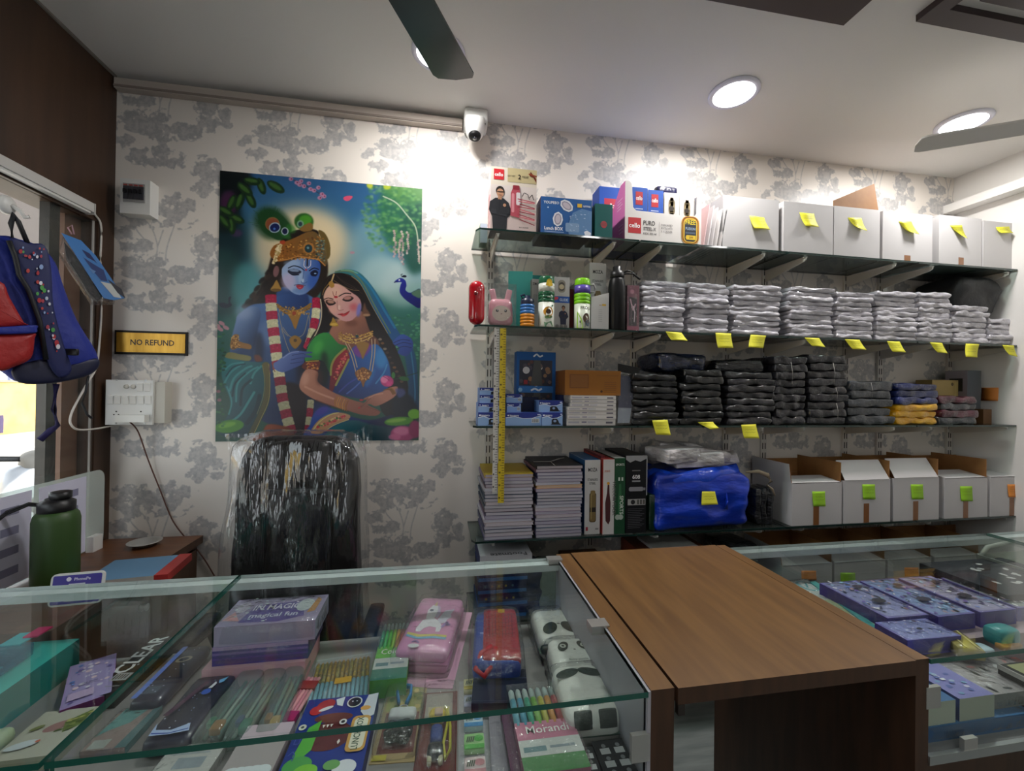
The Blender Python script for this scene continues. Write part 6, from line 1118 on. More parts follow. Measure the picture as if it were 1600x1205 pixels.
def space_print(o):
    k = top_ink(o, .006)
    for i in range(26): k.ell(RNG.rand(), RNG.rand(), .004 + .006 * RNG.rand(), RNG.choice(['c4c8d8', '8aa0c8', '5c6a98']))
    k.poly2([(.06, .02), (.02, .20), (.12, .10), (.5, .08), (.85, .16), (.95, .05), (.5, .02)], 'a8bce0'); k.line([(.08, .05), (.5, .035), (.9, .08)], .015, '2a4aa0'); k.ell(.62, .66, .05, '1c50b0'); k.poly2([(.60, .72), (.68, .84), (.74, .80), (.70, .72)], 'd0d4dc'); k.line([(.05, .3), (.45, .85)], .06, '4a2c44'); k.poly2([(.75, .86), (.95, .92), (.9, .82), (.8, .8)], '6aa8d8'); part('print', k, o)
o = soft('space_pencil_case', 'dark navy pencil case printed with planets, front one left of the clear pouches', 'pencil case', ((238, 1160), (322, 1150), (352, 1052), (290, 1056)), .850, Z0, M_space, .014, (8, 10, 4)); space_print(o)
o = soft('space_pencil_case', 'dark navy pencil case with a blue edge behind the black pen box', 'pencil case', ((207, 1098), (264, 1092), (322, 1006), (281, 1008)), .846, Z0, M_space, .014, (8, 10, 4)); k = top_ink(o, .006); k.ell(.5, .7, .09, '8a8474', .06, rot=.3); k.ell(.5, .7, .055, '22263a', .035, rot=.3); k.line([(.02, .02), (.02, .98)], .06, '5c7ac8'); k.rect(.2, .08, .5, .12, '3c4a5c'); [k.ell(RNG.rand(), RNG.rand(), .008, 'a4a8c4') for i in range(14)]; part('print', k, o)
# stacked boxes at the back
Y1 = 1.055
def stackbox(label, x0, x1, zb, zt, front, top, side, d=.125, Y=Y1, name='stationery_box'):
    ym = 990; X0, X1 = onY(x0, ym, Y).x, onY(x1, ym, Y).x; return carton(name, label, 'box', ((X0 + X1) / 2, Y, zb), X1 - X0, d, zt - zb, front, side=side, top=top, group='stacked stationery boxes')
o = stackbox('pale pink box at the bottom of the stack behind the clear pouches', 316, 477, Z0, .862, 'd8a4b0', 'e0b4bc', 'c89098', Y=1.045)
o = stackbox('purple box in the middle of the stack behind the clear pouches', 332, 482, .8622, .905, '5c4a90', '7a5aa0', '4a3a78'); k = face(o); k.rect(0, .55, 1, .12, '8a6ab0'); k.rect(0, .3, 1, .1, '6a4aa0'); k.rect(.0, .8, 1, .2, 'b89ac4'); part('print', k, o); film_over(o)
o = stackbox('shiny lavender box with white lettering on top of the boxes behind the pouches', 334, 492, .9052, .950, 'b8a8c8', 'a094b4', '9a9ab0'); k = face(o, 'top'); k.poly2([(.2, .1), (.25, .7), (.75, .8), (.85, .2), (.6, .05)], '5c4c98'); k.text('IN MAGIC', .5, .52, .19, 'e4e0ec', maxw=.5); k.text('magical fun', .52, .24, .15, 'd8dcec', maxw=.5); k.ell(.80, .62, .16, 'c4ccd0', .24); k.poly2([(.86, .3), (.90, .9), (.95, .8), (.94, .35)], 'c08a4c'); k.poly2([(.02, .2), (.08, .5), (.2, .15)], 'd89aa0'); k.ell(.13, .65, .12, 'b8b0c4', .2)
[k.ell(RNG.rand(), RNG.rand(), .03, RNG.choice(['c8d8d4', 'e0d0e4', 'a8c4c8']), .02) for i in range(18)]; part('print', k, o); film_over(o)
# clear pouches with pencils
for i, (q_, lb) in enumerate([(((318, 1148), (372, 1146), (410, 1022), (372, 1026)), 'left one of three'), (((368, 1146), (412, 1144), (446, 1018), (408, 1022)), 'middle one of three'), (((408, 1144), (452, 1138), (478, 1014), (444, 1018)), 'right one of three')]):
    c, w, d, a, u, v = quad(*q_, .852); t = thing('pencil_pouch', f'long clear pouch holding pencils and erasers, {lb} behind the front glass', 'pouch', (c.x, c.y, Z0), a, 'clear pencil pouches')
    part('film', MB().rbox(w, d, .040, .016, glass_mat('pouch_film', (.84, .88, .86), haze=.22, hazecol='b4c0bc', bump=.7, bscale=35), (7, 12, 4), nz=.004, nsc=22, seed=i), t)
    for j in range(3): x = (j - 1) * w * .24; part('pencil', MB().tube([(x, -d * .40, .012 + .006 * j), (x + .004, d * .36, .014)], .0036, mat('pencil_' + str((i + j) % 4), ['5a7a6c', 'a8b4a8', '7a9a90', '8a9480'][(i + j) % 4], .5), n=6), t)
    part('eraser', MB().rbox(w * .4, .028, .016, .006, mat('eraser_' + str(i), ['b8742c', '2a7a5c', 'c89a48'][i], .5), (4, 4, 3), c=(w * .1, -d * .36, .018)), t); part('sharpener', MB().rbox(.014, .022, .014, .005, mat('sharp_' + str(i), ['1f7a50', '3a3c78', 'a86c34'][i], .5), (4, 4, 3), c=(-w * .22, -d * .30, .018)), t)
o = cbox('pale_pink_box', 'pale pink box with a white cloud print at the very front of the counter', 'box', ((352, 1222), (436, 1214), (447, 1128), (374, 1136)), .848, Z0, 'c4b0b8', 'c4b2bc', 'a898a0'); k = face(o, 'top'); k.rect(0, .0, 1, .72, 'a8a0a0'); [k.ell(.2 + .15 * i, .12, .12, 'd4dce0', .1) for i in range(5)]; k.rect(0, .72, 1, .02, 'd8c0cc'); part('print', k, o)
o = cbox('white_pack', 'white paper pack beside the glass joint at the front edge', 'pack', ((230, 1225), (330, 1214), (346, 1160), (262, 1166)), .834, Z0, 'b8b8b4', 'c4c4c0', 'a4a4a0'); k = face(o, 'top'); k.rect(.3, .3, .5, .3, '98a4ac'); k.rect(.1, .7, .7, .06, 'a8b0b4'); part('print', k, o); film_over(o)
t = thing('pink_pencil_bundle', 'bundle of pink pencils with a magenta band beside the dinosaur box', 'pencils', (onZ(462, 1095, .835).x, onZ(462, 1095, .835).y, Z0 + .004), -.16)
for j in range(4): part('pencil', MB().tube([(-.012 + .008 * j, -.08, .004), (-.012 + .008 * j, .085, .006)], .0042, mat('pink_pencil_%d' % (j % 2), ['d88a9c', 'e8a4ac'][j % 2], .4), n=6), t)
for y, c_ in ((-.045, 'b01c64'), (.045, '8c2c2c'), (-.085, '9a7a4c')): part('band', MB().box(-.018, y, .0, .018, y + .025, .0115, cols(c_)), t)
# pencil set
c, w, d, a, u, v = quad((484, 1094), (581, 1084), (573, 1016), (488, 1034), .836); t = thing('pencil_set', 'flat wrapped set of thirteen yellow and blue pencils behind the dinosaur lunch box', 'pencils', (c.x, c.y, Z0), a)
part('backing_card', MB().box(-w / 2 - .004, -d / 2, 0, w / 2 + .004, d / 2 + .03, .002, cols('9aa0a0')), t)
for j in range(13):
    x = -w / 2 + w * (j + .5) / 13; r = w / 26 * .92; pp = part('pencil', MB().tube([(x, -d * .48, r + .003), (x, .0, r + .003)], r, mat('set_blue', '7cb4c4', .35), n=8), t); part('upper_barrel', MB().tube([(x, .0, r + .003), (x, d * .47, r + .003)], r, mat('set_yellow%d' % (j % 3), ['c8a83c', 'b0903c', 'a8a054'][j % 3], .35, col2='5c5a40', nscale=160), n=8), pp); part('tip', MB().lathe([(r, 0), (r * .3, .010)], mat('pencil_wood', 'a87c54', .6), n=8, c=(0, 0, 0)).xf(Matrix.Translation((x, d * .47, r + .003)) @ Matrix.Rotation(-PI / 2, 4, 'X')), pp)
part('label', MB().box(-.012, -d * .1, .0125, .024, d * .03, .0135, cols('d8a81c')), t); part('film', MB().box(-w / 2 - .003, -d / 2, .001, w / 2 + .003, d / 2 + .004, .0145, M_filmthin), t)
# lunch box with a dinosaur print
o = cbox('lunch_box', 'blue dinosaur and space printed lunch box at the front of the left counter', 'lunch box', ((428, 1232), (567, 1222), (588, 1082), (478, 1097)), .846, Z0, '14246c', '1c3488', '122060'); k = face(o, 'top')
k.ell(.45, .50, .22, '5c1c22', .17); k.ell(.45, .72, .18, '6a3430', .06); k.poly2([(.10, .30), (.16, .62), (.30, .70), (.30, .36), (.18, .24)], '54b03c'); k.ell(.20, .20, .12, '4aa04c', .10); k.ell(.32, .14, .10, '7cc43c', .07); k.ell(.30, .08, .05, 'b8c82c', .04)
k.ell(.28, .90, .09, 'a82430', .07, rot=.5); k.ell(.17, .83, .06, 'c02c34'); k.ell(.30, .845, .07, 'e0e0e4', .022, rot=.4); k.poly2([(.40, .96), (.52, .99), (.52, .86), (.44, .88), (.42, .92)], 'd8e4ec')
k.ell(.68, .90, .075, 'd4d8dc'); k.ell(.68, .90, .062, '14182c'); [k.ell(.65 + .06 * i, .91, .008, 'c4ccdc') for i in range(2)]; k.poly2([(.80, .76), (.86, .98), (1, 1), (1, .70), (.9, .66)], 'c8ccd4'); k.ell(.86, .80, .05, 'd8a04c', .03)
k.rr(.72, .28, .25, .42, .05, 'c89848'); k.rr(.76, .31, .18, .36, .04, 'e0dcc8'); k.text('LUNCH BOX', .875, .49, .058, '2c4a34', rot=PI / 2, sx=.8); k.ell(.08, .62, .035, 'd8d8c4'); k.ell(.08, .62, .015, '3c4a3c'); k.ell(.60, .64, .035, 'e4e4e4'); k.ell(.60, .64, .018, '20202c'); [k.poly2([(.34 + .05 * i, .62), (.36 + .05 * i, .58), (.38 + .05 * i, .62)], 'e4e4e0') for i in range(3)]
k.ell(.78, .12, .10, 'd8dce4', .08); k.ell(.62, .16, .07, '6aa45c', .05); k.poly2([(.60, .40), (.62, .43), (.64, .40), (.62, .37)], 'e8e8e0'); k.line([(.06, .42), (.12, .42), (.12, .48), (.06, .48), (.06, .42)], .008, '3c50a4'); k.line([(.05, .30), (.09, .34), (.13, .30), (.12, .24)], .008, '3c50a4'); part('print', k, o)
# marker sets
def markers(label, q, zt, pens, lab, word, lab2):
    c, w, d, a, u, v = quad(*q, zt); h = zt - Z0; t = thing('marker_set', label, 'markers', (c.x, c.y, Z0), a, 'sets of marker pens'); part('tray', MB().box(-w / 2, -d / 2, 0, w / 2, d * .03, h - .004, cols(lab)), t)
    n = len(pens); r = w / n / 2 * .92
    for row in range(2):
        for j, c_ in enumerate(pens): x = -w / 2 + w * (j + .5) / n; z = r + .001 + row * (h - .004 - 2 * r); pp = part('marker', MB().tube([(x, d * .0, z), (x, d * .34, z)], r, mat('marker_' + c_, c_, .35), n=8), t); part('cap', MB().tube([(x, d * .34, z), (x, d * .46, z), (x, d * .49, z)], [r * .95, r * .9, r * .4], mat('marker_cap', 'a8b8b4', .35), n=8), pp)
    k = Ink((-w / 2, -d / 2, h - .004), (w, 0, 0), (0, d * .53, 0)); k.rect(0, .0, 1, .30, lab2); k.rect(0, .30, 1, .32, 'c8ccc8'); k.rect(.06, .38, .36, .10, '6a8a90'); k.rect(.48, .42, .40, .05, '8a98a0'); k.text(word, .52, .74, .16, 'f0f0ec', maxw=.75, bold=False); part('print', k, t)
    part('film', MB().box(-w / 2 - .002, -d / 2 - .001, .0005, w / 2 + .002, d / 2, h + .003, M_filmthin), t); return t
markers('wrapped set of coloured markers with a green label beside the unicorn case', ((580, 1062), (632, 1056), (648, 968), (598, 971)), .858, ['2a8a5c', '2cb45c', '48b83c', '8cc03c', 'd8a850', 'd8584c', 'c44a3c', '4a5cb0'], '6ab84c', 'Colors', '3a7a68')
markers('wrapped set of pastel markers with a pink label near the panda cases', ((826, 1212), (910, 1192), (884, 1066), (788, 1070)), .868, ['5ca4b8', '3c98b4', '2ca488', '7cb848', 'c0bc4c', 'c88a3c', 'b84a54', 'a04c5c'], 'c47a94', 'Morandi', '4a8a4c')
# unicorn case on its card
c, w, d, a, u, v = quad((610, 1070), (718, 1066), (735, 956), (652, 948), .8155); t = thing('unicorn_pencil_case', 'pink moulded pencil case with a white unicorn on a pink card', 'pencil case', (c.x - .006, c.y - .012, Z0), a)
part('backing_card', MB().box(-w / 2, -d / 2, 0, w / 2, d / 2, .002, cols('d8a4c0')), t); M_pc = mat('pink_eva', 'd088b4', .4, coat=.3); cw_, cd_ = w * .80, d * .80
bd = part('case_body', MB().rbox(cw_, cd_, .024, .011, M_pc, (10, 12, 4), c=(-.004, .008, .002)), t); lid = part('case_lid', MB().rbox(cw_, cd_, .036, .018, mat('pink_eva_lid', 'd890bc', .35, coat=.4), (12, 14, 5), c=(-.004, .008, .024)), t)
part('zip', MB().rbox(cw_ * 1.012, cd_ * 1.012, .005, .0024, mat('zip_pink', 'b8709c', .6), (10, 12, 3), c=(-.004, .008, .0235)), t)
k = Ink((-cw_ / 2 + .010, -cd_ / 2 + .016, .0603), (cw_ - .028, 0, 0), (0, cd_ - .03, 0))
k.poly2([(.0, .28), (.3, .24), (.7, .26), (1, .24), (1, .20), (.7, .22), (.3, .19), (.0, .24)], 'd8c86c'); k.poly2([(.0, .24), (.3, .19), (.7, .22), (1, .20), (1, .16), (.7, .18), (.3, .15), (.0, .20)], '7ab0d4')
k.poly2([(.16, .34), (.24, .52), (.44, .60), (.70, .50), (.80, .40), (.78, .30), (.68, .30), (.66, .38), (.48, .40), (.36, .36), (.30, .29), (.18, .29)], 'e8e4ec'); k.poly2([(.30, .56), (.26, .74), (.34, .86), (.52, .84), (.56, .70), (.50, .54)], 'ece8f0'); k.ell(.36, .74, .025, '2c3c64'); k.poly2([(.48, .86), (.56, .82), (.64, .68), (.60, .56), (.52, .60), (.54, .74)], 'c8b4d8'); k.poly2([(.38, .85), (.42, .96), (.46, .84)], 'd8c070')
k.poly2([(.62, .54), (.74, .74), (.98, .78), (.92, .66), (.96, .60), (.86, .54), (.88, .48), (.72, .46)], 'd4d0e4'); k.line([(.8, .38), (.9, .5), (.92, .42), (.98, .46)], .03, 'a07cc4'); k.ell(.30, .03, .06, 'd8d4dc', .035); k.line([(.22, .09), (.3, .12), (.4, .08)], .02, '8a6aa8'); part('print', k, lid)
part('blister_film', MB().rbox(w * .92, d * .92, .066, .02, M_filmthin, (8, 8, 4), c=(-.002, .004, .0015)), t)
# red and blue case
o = soft('red_blue_pencil_case', 'red and blue soft pencil case with a red wrist loop in clear film', 'pencil case', ((738, 1034), (817, 1034), (806, 950), (742, 952)), .880, Z0, mat('blue_neoprene', '1c3c94', .5), .02, (8, 10, 5)); w, d, h = o['dim']
part('red_cover', MB().rbox(w * .82, d * .97, h * .45, .014, mat('red_neoprene', 'a81c2c', .5, bump=.5, bscale=90), (9, 12, 4), c=(w * .09, .004, h * .62)), o, 'textured red cover')
k = Ink((-w * .30, -d * .46, h * 1.075), (w * .78, 0, 0), (0, d * .93, 0)); k.rect(.45, .88, .2, .09, 'c8981c')
[k.line([(.1 + .09 * i, .35), (.06 + .1 * i, .86)], .006, '6a0e1c') for i in range(9)]; [k.line([(.05, .38 + .08 * i), (.35, .42 + .08 * i), (.65, .40 + .08 * i), (.95, .44 + .08 * i)], .006, '6a0e1c') for i in range(6)]; part('print', k, o)
part('wrist_loop', MB().tube([(-w * .1, -d * .30, h * 1.1), (-w * .32, -d * .36, h * .98), (-w * .42, -d * .48, h * .7), (-w * .25, -d * .54, h * .6), (-w * .1, -d * .46, h * .8), (-w * .02, -d * .32, h * 1.09)], .0065, mat('red_cord', 'b8182c', .5), n=8), o)
film = part('film', MB().rbox(w + .02, d + .02, h * 1.12, .02, M_filmthin, (9, 10, 5), nz=.004, nsc=26), o, 'clear wrapping')
# panda cases
M_pw = mat('panda_white', 'e8eae2', .42); M_pb = mat('panda_dark', '1c2c26', .35)
def panda(label, q, zt, zb, face_at, tilt=0.0, ears=True, front=False):
    o = soft('panda_pencil_case', label, 'pencil case', q, zt, zb, M_pw, .024, (12, 12, 6), group='panda pencil cases'); w, d, h = o['dim']; k = top_ink(o, .008); fy = face_at
    if not front:
        for s_ in (-1, 1): k.ell(.5 + s_ * .24, fy, .12, '1c3028', .20, rot=s_ * .5)
        k.ell(.5, fy + (.12 if fy < .5 else -.14), .03, '6a6a60', .02); k.text('Baby panda', .5, .08 if fy > .4 else .85, .07, '5a6a60', bold=False, maxw=.5)
        for s_ in (-1, 1): k.ell(.5 + s_ * .24, fy + .01, .075, 'd8dcd0', .08) if ears else None; k.ell(.5 + s_ * .24, fy + .01, .035, '1c2c26') if ears else None
    part('print', k, o)
    if front:
        for s_ in (-1, 1): part('eye_patch', MB().rbox(.036, .008, .032, .0039, M_pb, (6, 3, 6)).xf(Matrix.Translation((s_ * w * .22, -d / 2 + .001, h * .60)) @ Matrix.Rotation(-.25, 4, 'X')), o)
    part('zip', MB().rbox(w * 1.008, d * 1.008, .004, .0019, mat('zip_green', '4a6a5c', .6), (10, 10, 3), c=(0, 0, h * .40)), o)
    if ears and not front:
        for s_ in (-1, 1): part('ear', MB().rbox(.034, .022, .020, .0095, M_pb, (6, 5, 4)).xf(Matrix.Translation((s_ * w * .48, d * .34, h * .55))), o)
    part('film', MB().rbox(w + .018, d + .012, h + .006, .024, M_filmthin, (9, 9, 5), nz=.004, nsc=28, seed=w * 7), o, 'clear wrapping'); return o
panda('white panda pencil case in clear film, farthest back of the three', ((838, 1000), (914, 996), (898, 944), (832, 948)), .874, Z0, .28, ears=False)
panda('white panda pencil case with round ears, middle of the three', ((862, 1042), (944, 1036), (928, 990), (856, 994)), .884, Z0, .62)
panda('white panda pencil case, front one with dark eye patches facing the glass', ((884, 1120), (968, 1112), (940, 1030), (862, 1036)), .888, Z0, .62, ears=False, front=True)
o = [x for x in bpy.data.objects if x.name.startswith('panda_pencil_case')][-1]; w, d, h = o['dim']; k = top_ink(o, .008)
for s_ in (-1, 1): k.ell(.5 + s_ * .27, .78, .20, '1c3028', .09, rot=-s_ * .35)
k.text('Baby panda', .5, .10, .05, '5a6a60', bold=False, maxw=.5); part('print', k, o)
# small goods at the front
o = cbox('navy_wallet', 'dark navy wallet case in front of the red and blue case', 'wallet', ((735, 1100), (826, 1098), (822, 1046), (742, 1046)), .842, Z0, '10142c', '141a34', '0c1020'); k = face(o, 'top'); k.line([(0, .72), (1, .72)], .03, '3c4464'); k.rect(0, .05, .7, .02, '2a304c'); part('print', k, o)
o = cbox('purple_pouch', 'dark purple pouch standing between the erasers and the pastel markers', 'pouch', ((800, 1214), (830, 1212), (808, 1106), (782, 1110)), .845, Z0, '4a2440', '5c2c50', '3a1c34'); film_over(o)
o = cbox('grey_film_pack', 'grey translucent film pack left of the dark purple pouch', 'pack', ((772, 1214), (800, 1213), (782, 1110), (760, 1112)), .826, Z0, '85808c', '8f8a96', '74707c'); film_over(o)
# two key ring packs
c, w, d, a, u, v = quad((590, 1194), (658, 1184), (662, 1070), (598, 1070), .818); t = thing('keychain_pack', 'clear pack with a blue strap key ring and black furry ball', 'key ring', (c.x, c.y, Z0), a, 'key ring packs')
part('backing_card', MB().box(-w / 2, -d / 2, 0, w / 2, d / 2, .0015, cols('b09a70')), t); k = Ink((-w / 2, -d / 2, .0015), (w, 0, 0), (0, d, 0)); k.rect(.1, .1, .8, .5, '6a2c24'); k.rect(.05, .62, .9, .35, '9a9a58'); [k.ell(.1 + RNG.rand() * .8, .62 + RNG.rand() * .34, .03, RNG.choice(['c8b46c', '6a7a3c', 'b08a48'])) for i in range(10)]; k.rect(.04, .02, .3, .06, 'c0b43c'); part('print', k, t)
part('strap', MB().tube([(-.012, d * .20, .008), (-.020, d * .34, .009), (-.008, d * .44, .010), (.008, d * .42, .010), (.010, d * .30, .009), (.004, d * .18, .008)], .0065, mat('strap_blue', '2c84c4', .45), n=8, flat=.5), t); part('ring', MB().tube([(.010 * math.cos(i * PI / 6), d * .10 + .010 * math.sin(i * PI / 6), .010) for i in range(12)], .0012, M_steel, closed=True, n=5), t)
part('fur_ball', MB().rbox(.05, .045, .022, .0105, mat('black_fur', '0e0d0e', .9, bump=1.0, bscale=220), (10, 10, 5), c=(.0, -d * .22, .003), nz=.006, nsc=60), t); part('white_collar', MB().rbox(.056, .030, .018, .0085, mat('white_vinyl', 'd0d4d4', .5), (8, 6, 4), c=(.002, .0, .003)), t); part('film', MB().rbox(w, d, .032, .012, M_filmthin, (6, 8, 3), nz=.002, nsc=30), t)
c, w, d, a, u, v = quad((655, 1222), (716, 1216), (712, 1078), (652, 1082), .818); t = thing('keychain_pack', 'clear pack with a yellow haired doll key ring and yellow strap', 'key ring', (c.x, c.y, Z0), a, 'key ring packs')
part('backing_card', MB().box(-w / 2, -d / 2, 0, w / 2, d / 2, .0015, cols('6a1f1c')), t); k = Ink((-w / 2, -d / 2, .0015), (w, 0, 0), (0, d, 0)); k.rect(.12, .62, .75, .36, '9a948a'); k.rect(.2, .68, .6, .12, 'b4ac8c'); part('print', k, t)
hd = part('doll_head', MB().rbox(.034, .030, .026, .0125, mat('doll_hair', 'd0b41c', .5, bump=.4, bscale=120), (8, 8, 6), c=(-.002, d * .10, .002)), t, 'yellow hair'); part('doll_face', MB().rbox(.018, .018, .008, .0039, mat('doll_skin', 'c4a894', .5), (6, 6, 3), c=(.001, d * .085, .022)), hd)
part('doll_body', MB().rbox(.024, .042, .020, .0095, mat('doll_blue', '243c84', .55), (6, 8, 4), c=(-.001, -d * .10, .002)), t); part('doll_skirt', MB().rbox(.030, .030, .018, .0085, mat('doll_navy', '10121c', .6), (6, 6, 4), c=(-.001, -d * .26, .002)), t)
for s_ in (-1, 1): part('doll_shoe', MB().rbox(.009, .018, .012, .0043, mat('doll_cream', 'b8b494', .5), (4, 6, 4), c=(-.001 + s_ * .010, -d * .33, .002)), t)
part('strap', MB().tube([(.014, d * .22, .010), (.020, d * .05, .012), (.013, -d * .20, .012), (.018, -d * .34, .010), (.026, -d * .26, .012), (.025, -d * .02, .013), (.018, d * .20, .011)], .0048, mat('strap_yellow', 'b8b01c', .45), n=8, flat=.6), t); part('film', MB().rbox(w, d, .034, .012, M_filmthin, (6, 8, 3), nz=.002, nsc=30), t)
# strip of erasers
c, w, d, a, u, v = quad((722, 1225), (772, 1222), (756, 1060), (712, 1064), .818); t = thing('eraser_strip', 'clear strip of small yellow, blue, green and pink eraser cards', 'erasers', (c.x, c.y, Z0), a); part('backing_card', MB().box(-w / 2, -d / 2, 0, w / 2, d / 2, .0015, cols('a8a8ac')), t)
for j, (c_, c2) in enumerate([('c4848c', 'd8c4c4'), ('4cb040', 'a4d890'), ('3c8cc4', 'c4dce8'), ('8a90ac', 'a8b0c4'), ('c8b430', 'd8d49c')]):
    y = -d * .5 + d * (j + .08) / 5; e_ = part('eraser', MB().rbox(w * .66, d * .15, .012, .004, cols(c2), (5, 5, 3), c=(0, y + d * .08, .0015)), t); k = Ink((-w * .31, y + .003, .0138), (w * .62, 0, 0), (0, d * .14, 0)); k.rect(0, 0, 1, .28, c_); k.ell(.72, .62, .25, c_, .2); [k.line([(.12 + .1 * i, .4), (.2 + .1 * i, .75)], .07, '4a5a48') for i in range(4)]; part('print', k, e_)
part('film', MB().box(-w / 2, -d / 2, .001, w / 2, d / 2, .016, M_filmthin), t)
for i, (q_, lb) in enumerate([(((895, 1240), (945, 1236), (930, 1166), (892, 1168)), 'left'), (((948, 1240), (1004, 1238), (978, 1150), (932, 1160)), 'right')]):
    o = cbox('badge_box', f'black and pink counter box of badges below the panda cases, the {lb} one', 'box', q_, .850, Z0, 'b0688c', '17181c', '2a1c28', group='badge boxes'); k = face(o, 'top'); [k.rect(.15 + .45 * (j % 2), .2 + .25 * (j // 2), .3, .12, 'a8aaac') for j in range(6)]; [k.ell(.3 + .45 * (j % 2), .36 + .25 * (j // 2), .04, '6a6c70') for j in range(6)]; part('print', k, o)

# ================================================================== INSIDE THE RIGHT COUNTER
ZP = .885
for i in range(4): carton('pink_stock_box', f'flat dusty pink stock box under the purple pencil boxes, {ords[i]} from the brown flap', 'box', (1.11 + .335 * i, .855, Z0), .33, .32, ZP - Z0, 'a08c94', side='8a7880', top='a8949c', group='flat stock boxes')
def purple(label, q, zt, zb, pal):
    o = cbox('pencil_box', label, 'pencil case', q, zt, zb, '5c56a8', '8078c0', '4a3c94', group='purple pencil boxes'); k = face(o, 'top'); k.rect(.05, .03, .9, .94, pal)
    for i in range(60): k.ell(.08 + RNG.rand() * .84, .05 + RNG.rand() * .9, .012 + .03 * RNG.rand(), RNG.choice(['e4e0f0', '3c3c5c', '6c8ad8', 'c09ca8', 'a4d0ec', 'f0ecf4', '3c3440', '7a5ab0']), .01 + .015 * RNG.rand(), rot=RNG.rand() * 3)
    k.ell(.45, .35, .10, '3a3440', .06); k.ell(.6, .75, .07, '4a3c4c', .05); part('print', k, o); film_over(o); return o
purple('purple anime printed pencil box nearest to the brown flap', ((1362, 968), (1440, 962), (1346, 906), (1302, 910)), .925, ZP, 'a4a6dc')
purple('purple pencil box, second from the brown flap', ((1452, 966), (1520, 958), (1398, 904), (1356, 907)), .925, ZP, '98ace4')
purple('purple pencil box, third from the brown flap', ((1532, 958), (1596, 950), (1446, 901), (1404, 903)), .925, ZP, 'bcb4dc')
purple('grey-green pencil box, farthest right of the printed boxes', ((1606, 950), (1660, 944), (1500, 902), (1456, 903)), .922, ZP, '8a9490')
purple('purple pencil box lying in front, near the yellow tape case', ((1408, 1002), (1496, 994), (1452, 966), (1376, 972)), .922, ZP, '949adc')
o = cbox('ruler_pack', 'white and turquoise ruler pack lying along the flap inside the right counter', 'pack', ((1352, 990), (1384, 986), (1282, 904), (1252, 906)), .892, ZP, 'c8d0cc', 'd0d4d0', '6aa8a8'); k = face(o, 'top'); k.ell(.45, .86, .10, '7ab8c0', .12); k.ell(.45, .86, .07, 'd8dcdc', .09); k.line([(.3, .82), (.6, .92)], .02, '5ca4b0'); k.rect(.0, .30, .8, .26, 'b8c8a0'); k.rect(.1, .05, .7, .12, 'd4d0b0'); part('print', k, o); film_over(o)
c0, c1 = onZ(1395, 1004, .90), onZ(1262, 905, .90); thing('turquoise_ruler', 'long translucent turquoise ruler beside the ruler pack', 'ruler', (0, 0, 0), mb=MB().prism([(c0.x, c0.y, .8925), (c0.x + .022, c0.y, .8925), (c1.x + .022, min(c1.y, 1.17), .8925), (c1.x, min(c1.y, 1.17), .8925)], (0, 0, .003), mat('turquoise_plastic', '5ca8a8', .2)))
o = cbox('cream_card', 'small cream card at the front corner beside the brown flap', 'card', ((1410, 1006), (1432, 1002), (1408, 984), (1388, 986)), .889, ZP, 'c8c0a0', 'd0c8a8')
t = thing('yellow_tape_case', 'yellowish clear tape case lying in front of the purple boxes', 'tape', (onZ(1500, 1000, .91).x, onZ(1500, 1000, .91).y, ZP), -.5); part('shell', MB().rbox(.055, .085, .028, .008, mat('yellow_clear', 'a89a58', .25, coat=.5), (6, 7, 4)), t); part('rib', MB().box(-.012, -.04, .028, -.008, .04, .0295, cols('c8bc84')), t); part('rib', MB().box(.012, -.04, .028, .016, .04, .0295, cols('c8bc84')), t)
soft('white_tape_roll', 'white and pale blue hexagonal case beside the yellow tape case', 'tape', ((1512, 1020), (1548, 1016), (1540, 1000), (1508, 1004)), .902, ZP, mat('pale_blue_plastic', 'b4ccd8', .35), .008, (6, 6, 3))
soft('teal_cup', 'turquoise pencil cup lying behind the white hexagonal case', 'cup', ((1550, 990), (1585, 985), (1578, 968), (1546, 970)), .93, ZP, mat('teal_plastic', '4aa0a4', .3), .014, (6, 6, 5))
soft('orange_eraser', 'orange rubber lying near the front glass of the right counter', 'eraser', ((1562, 1012), (1594, 1008), (1588, 998), (1560, 1001)), .900, ZP, mat('orange_rubber', 'b8843c', .5), .006, (5, 5, 3))
o = carton('flower_box', 'black box with white flowers inside the right counter near the right edge', 'box', (1.74, .93, ZP), .34, .22, .055, '23242c', side='1a1b22', top='2a2c36'); k = face(o, 'top'); [k.ell(.1 + RNG.rand() * .8, .1 + RNG.rand() * .8, .05, 'd0d0d0', .03, rot=RNG.rand() * 3) for i in range(14)]; part('print', k, o); k = face(o); [k.ell(.1 + RNG.rand() * .8, .2 + RNG.rand() * .6, .12, 'c4c4c4', .08, rot=RNG.rand() * 3) for i in range(9)]; part('print', k, o)
q = MB(); p = [(-.13, 0), (.13, 0), (.15, .065), (-.15, .065)]; q.prism([(x, 0, z) for x, z in p], (0, .003, 0), mat('basket_white', 'b8beb4', .4)); q.prism([(x, .125, z) for x, z in p], (0, .003, 0), mat('basket_white')); t = thing('white_basket', 'pale plastic handled basket at the back of the right counter', 'basket', (1.72, 1.03 + .125, .942 - .942 + ZP), 0)
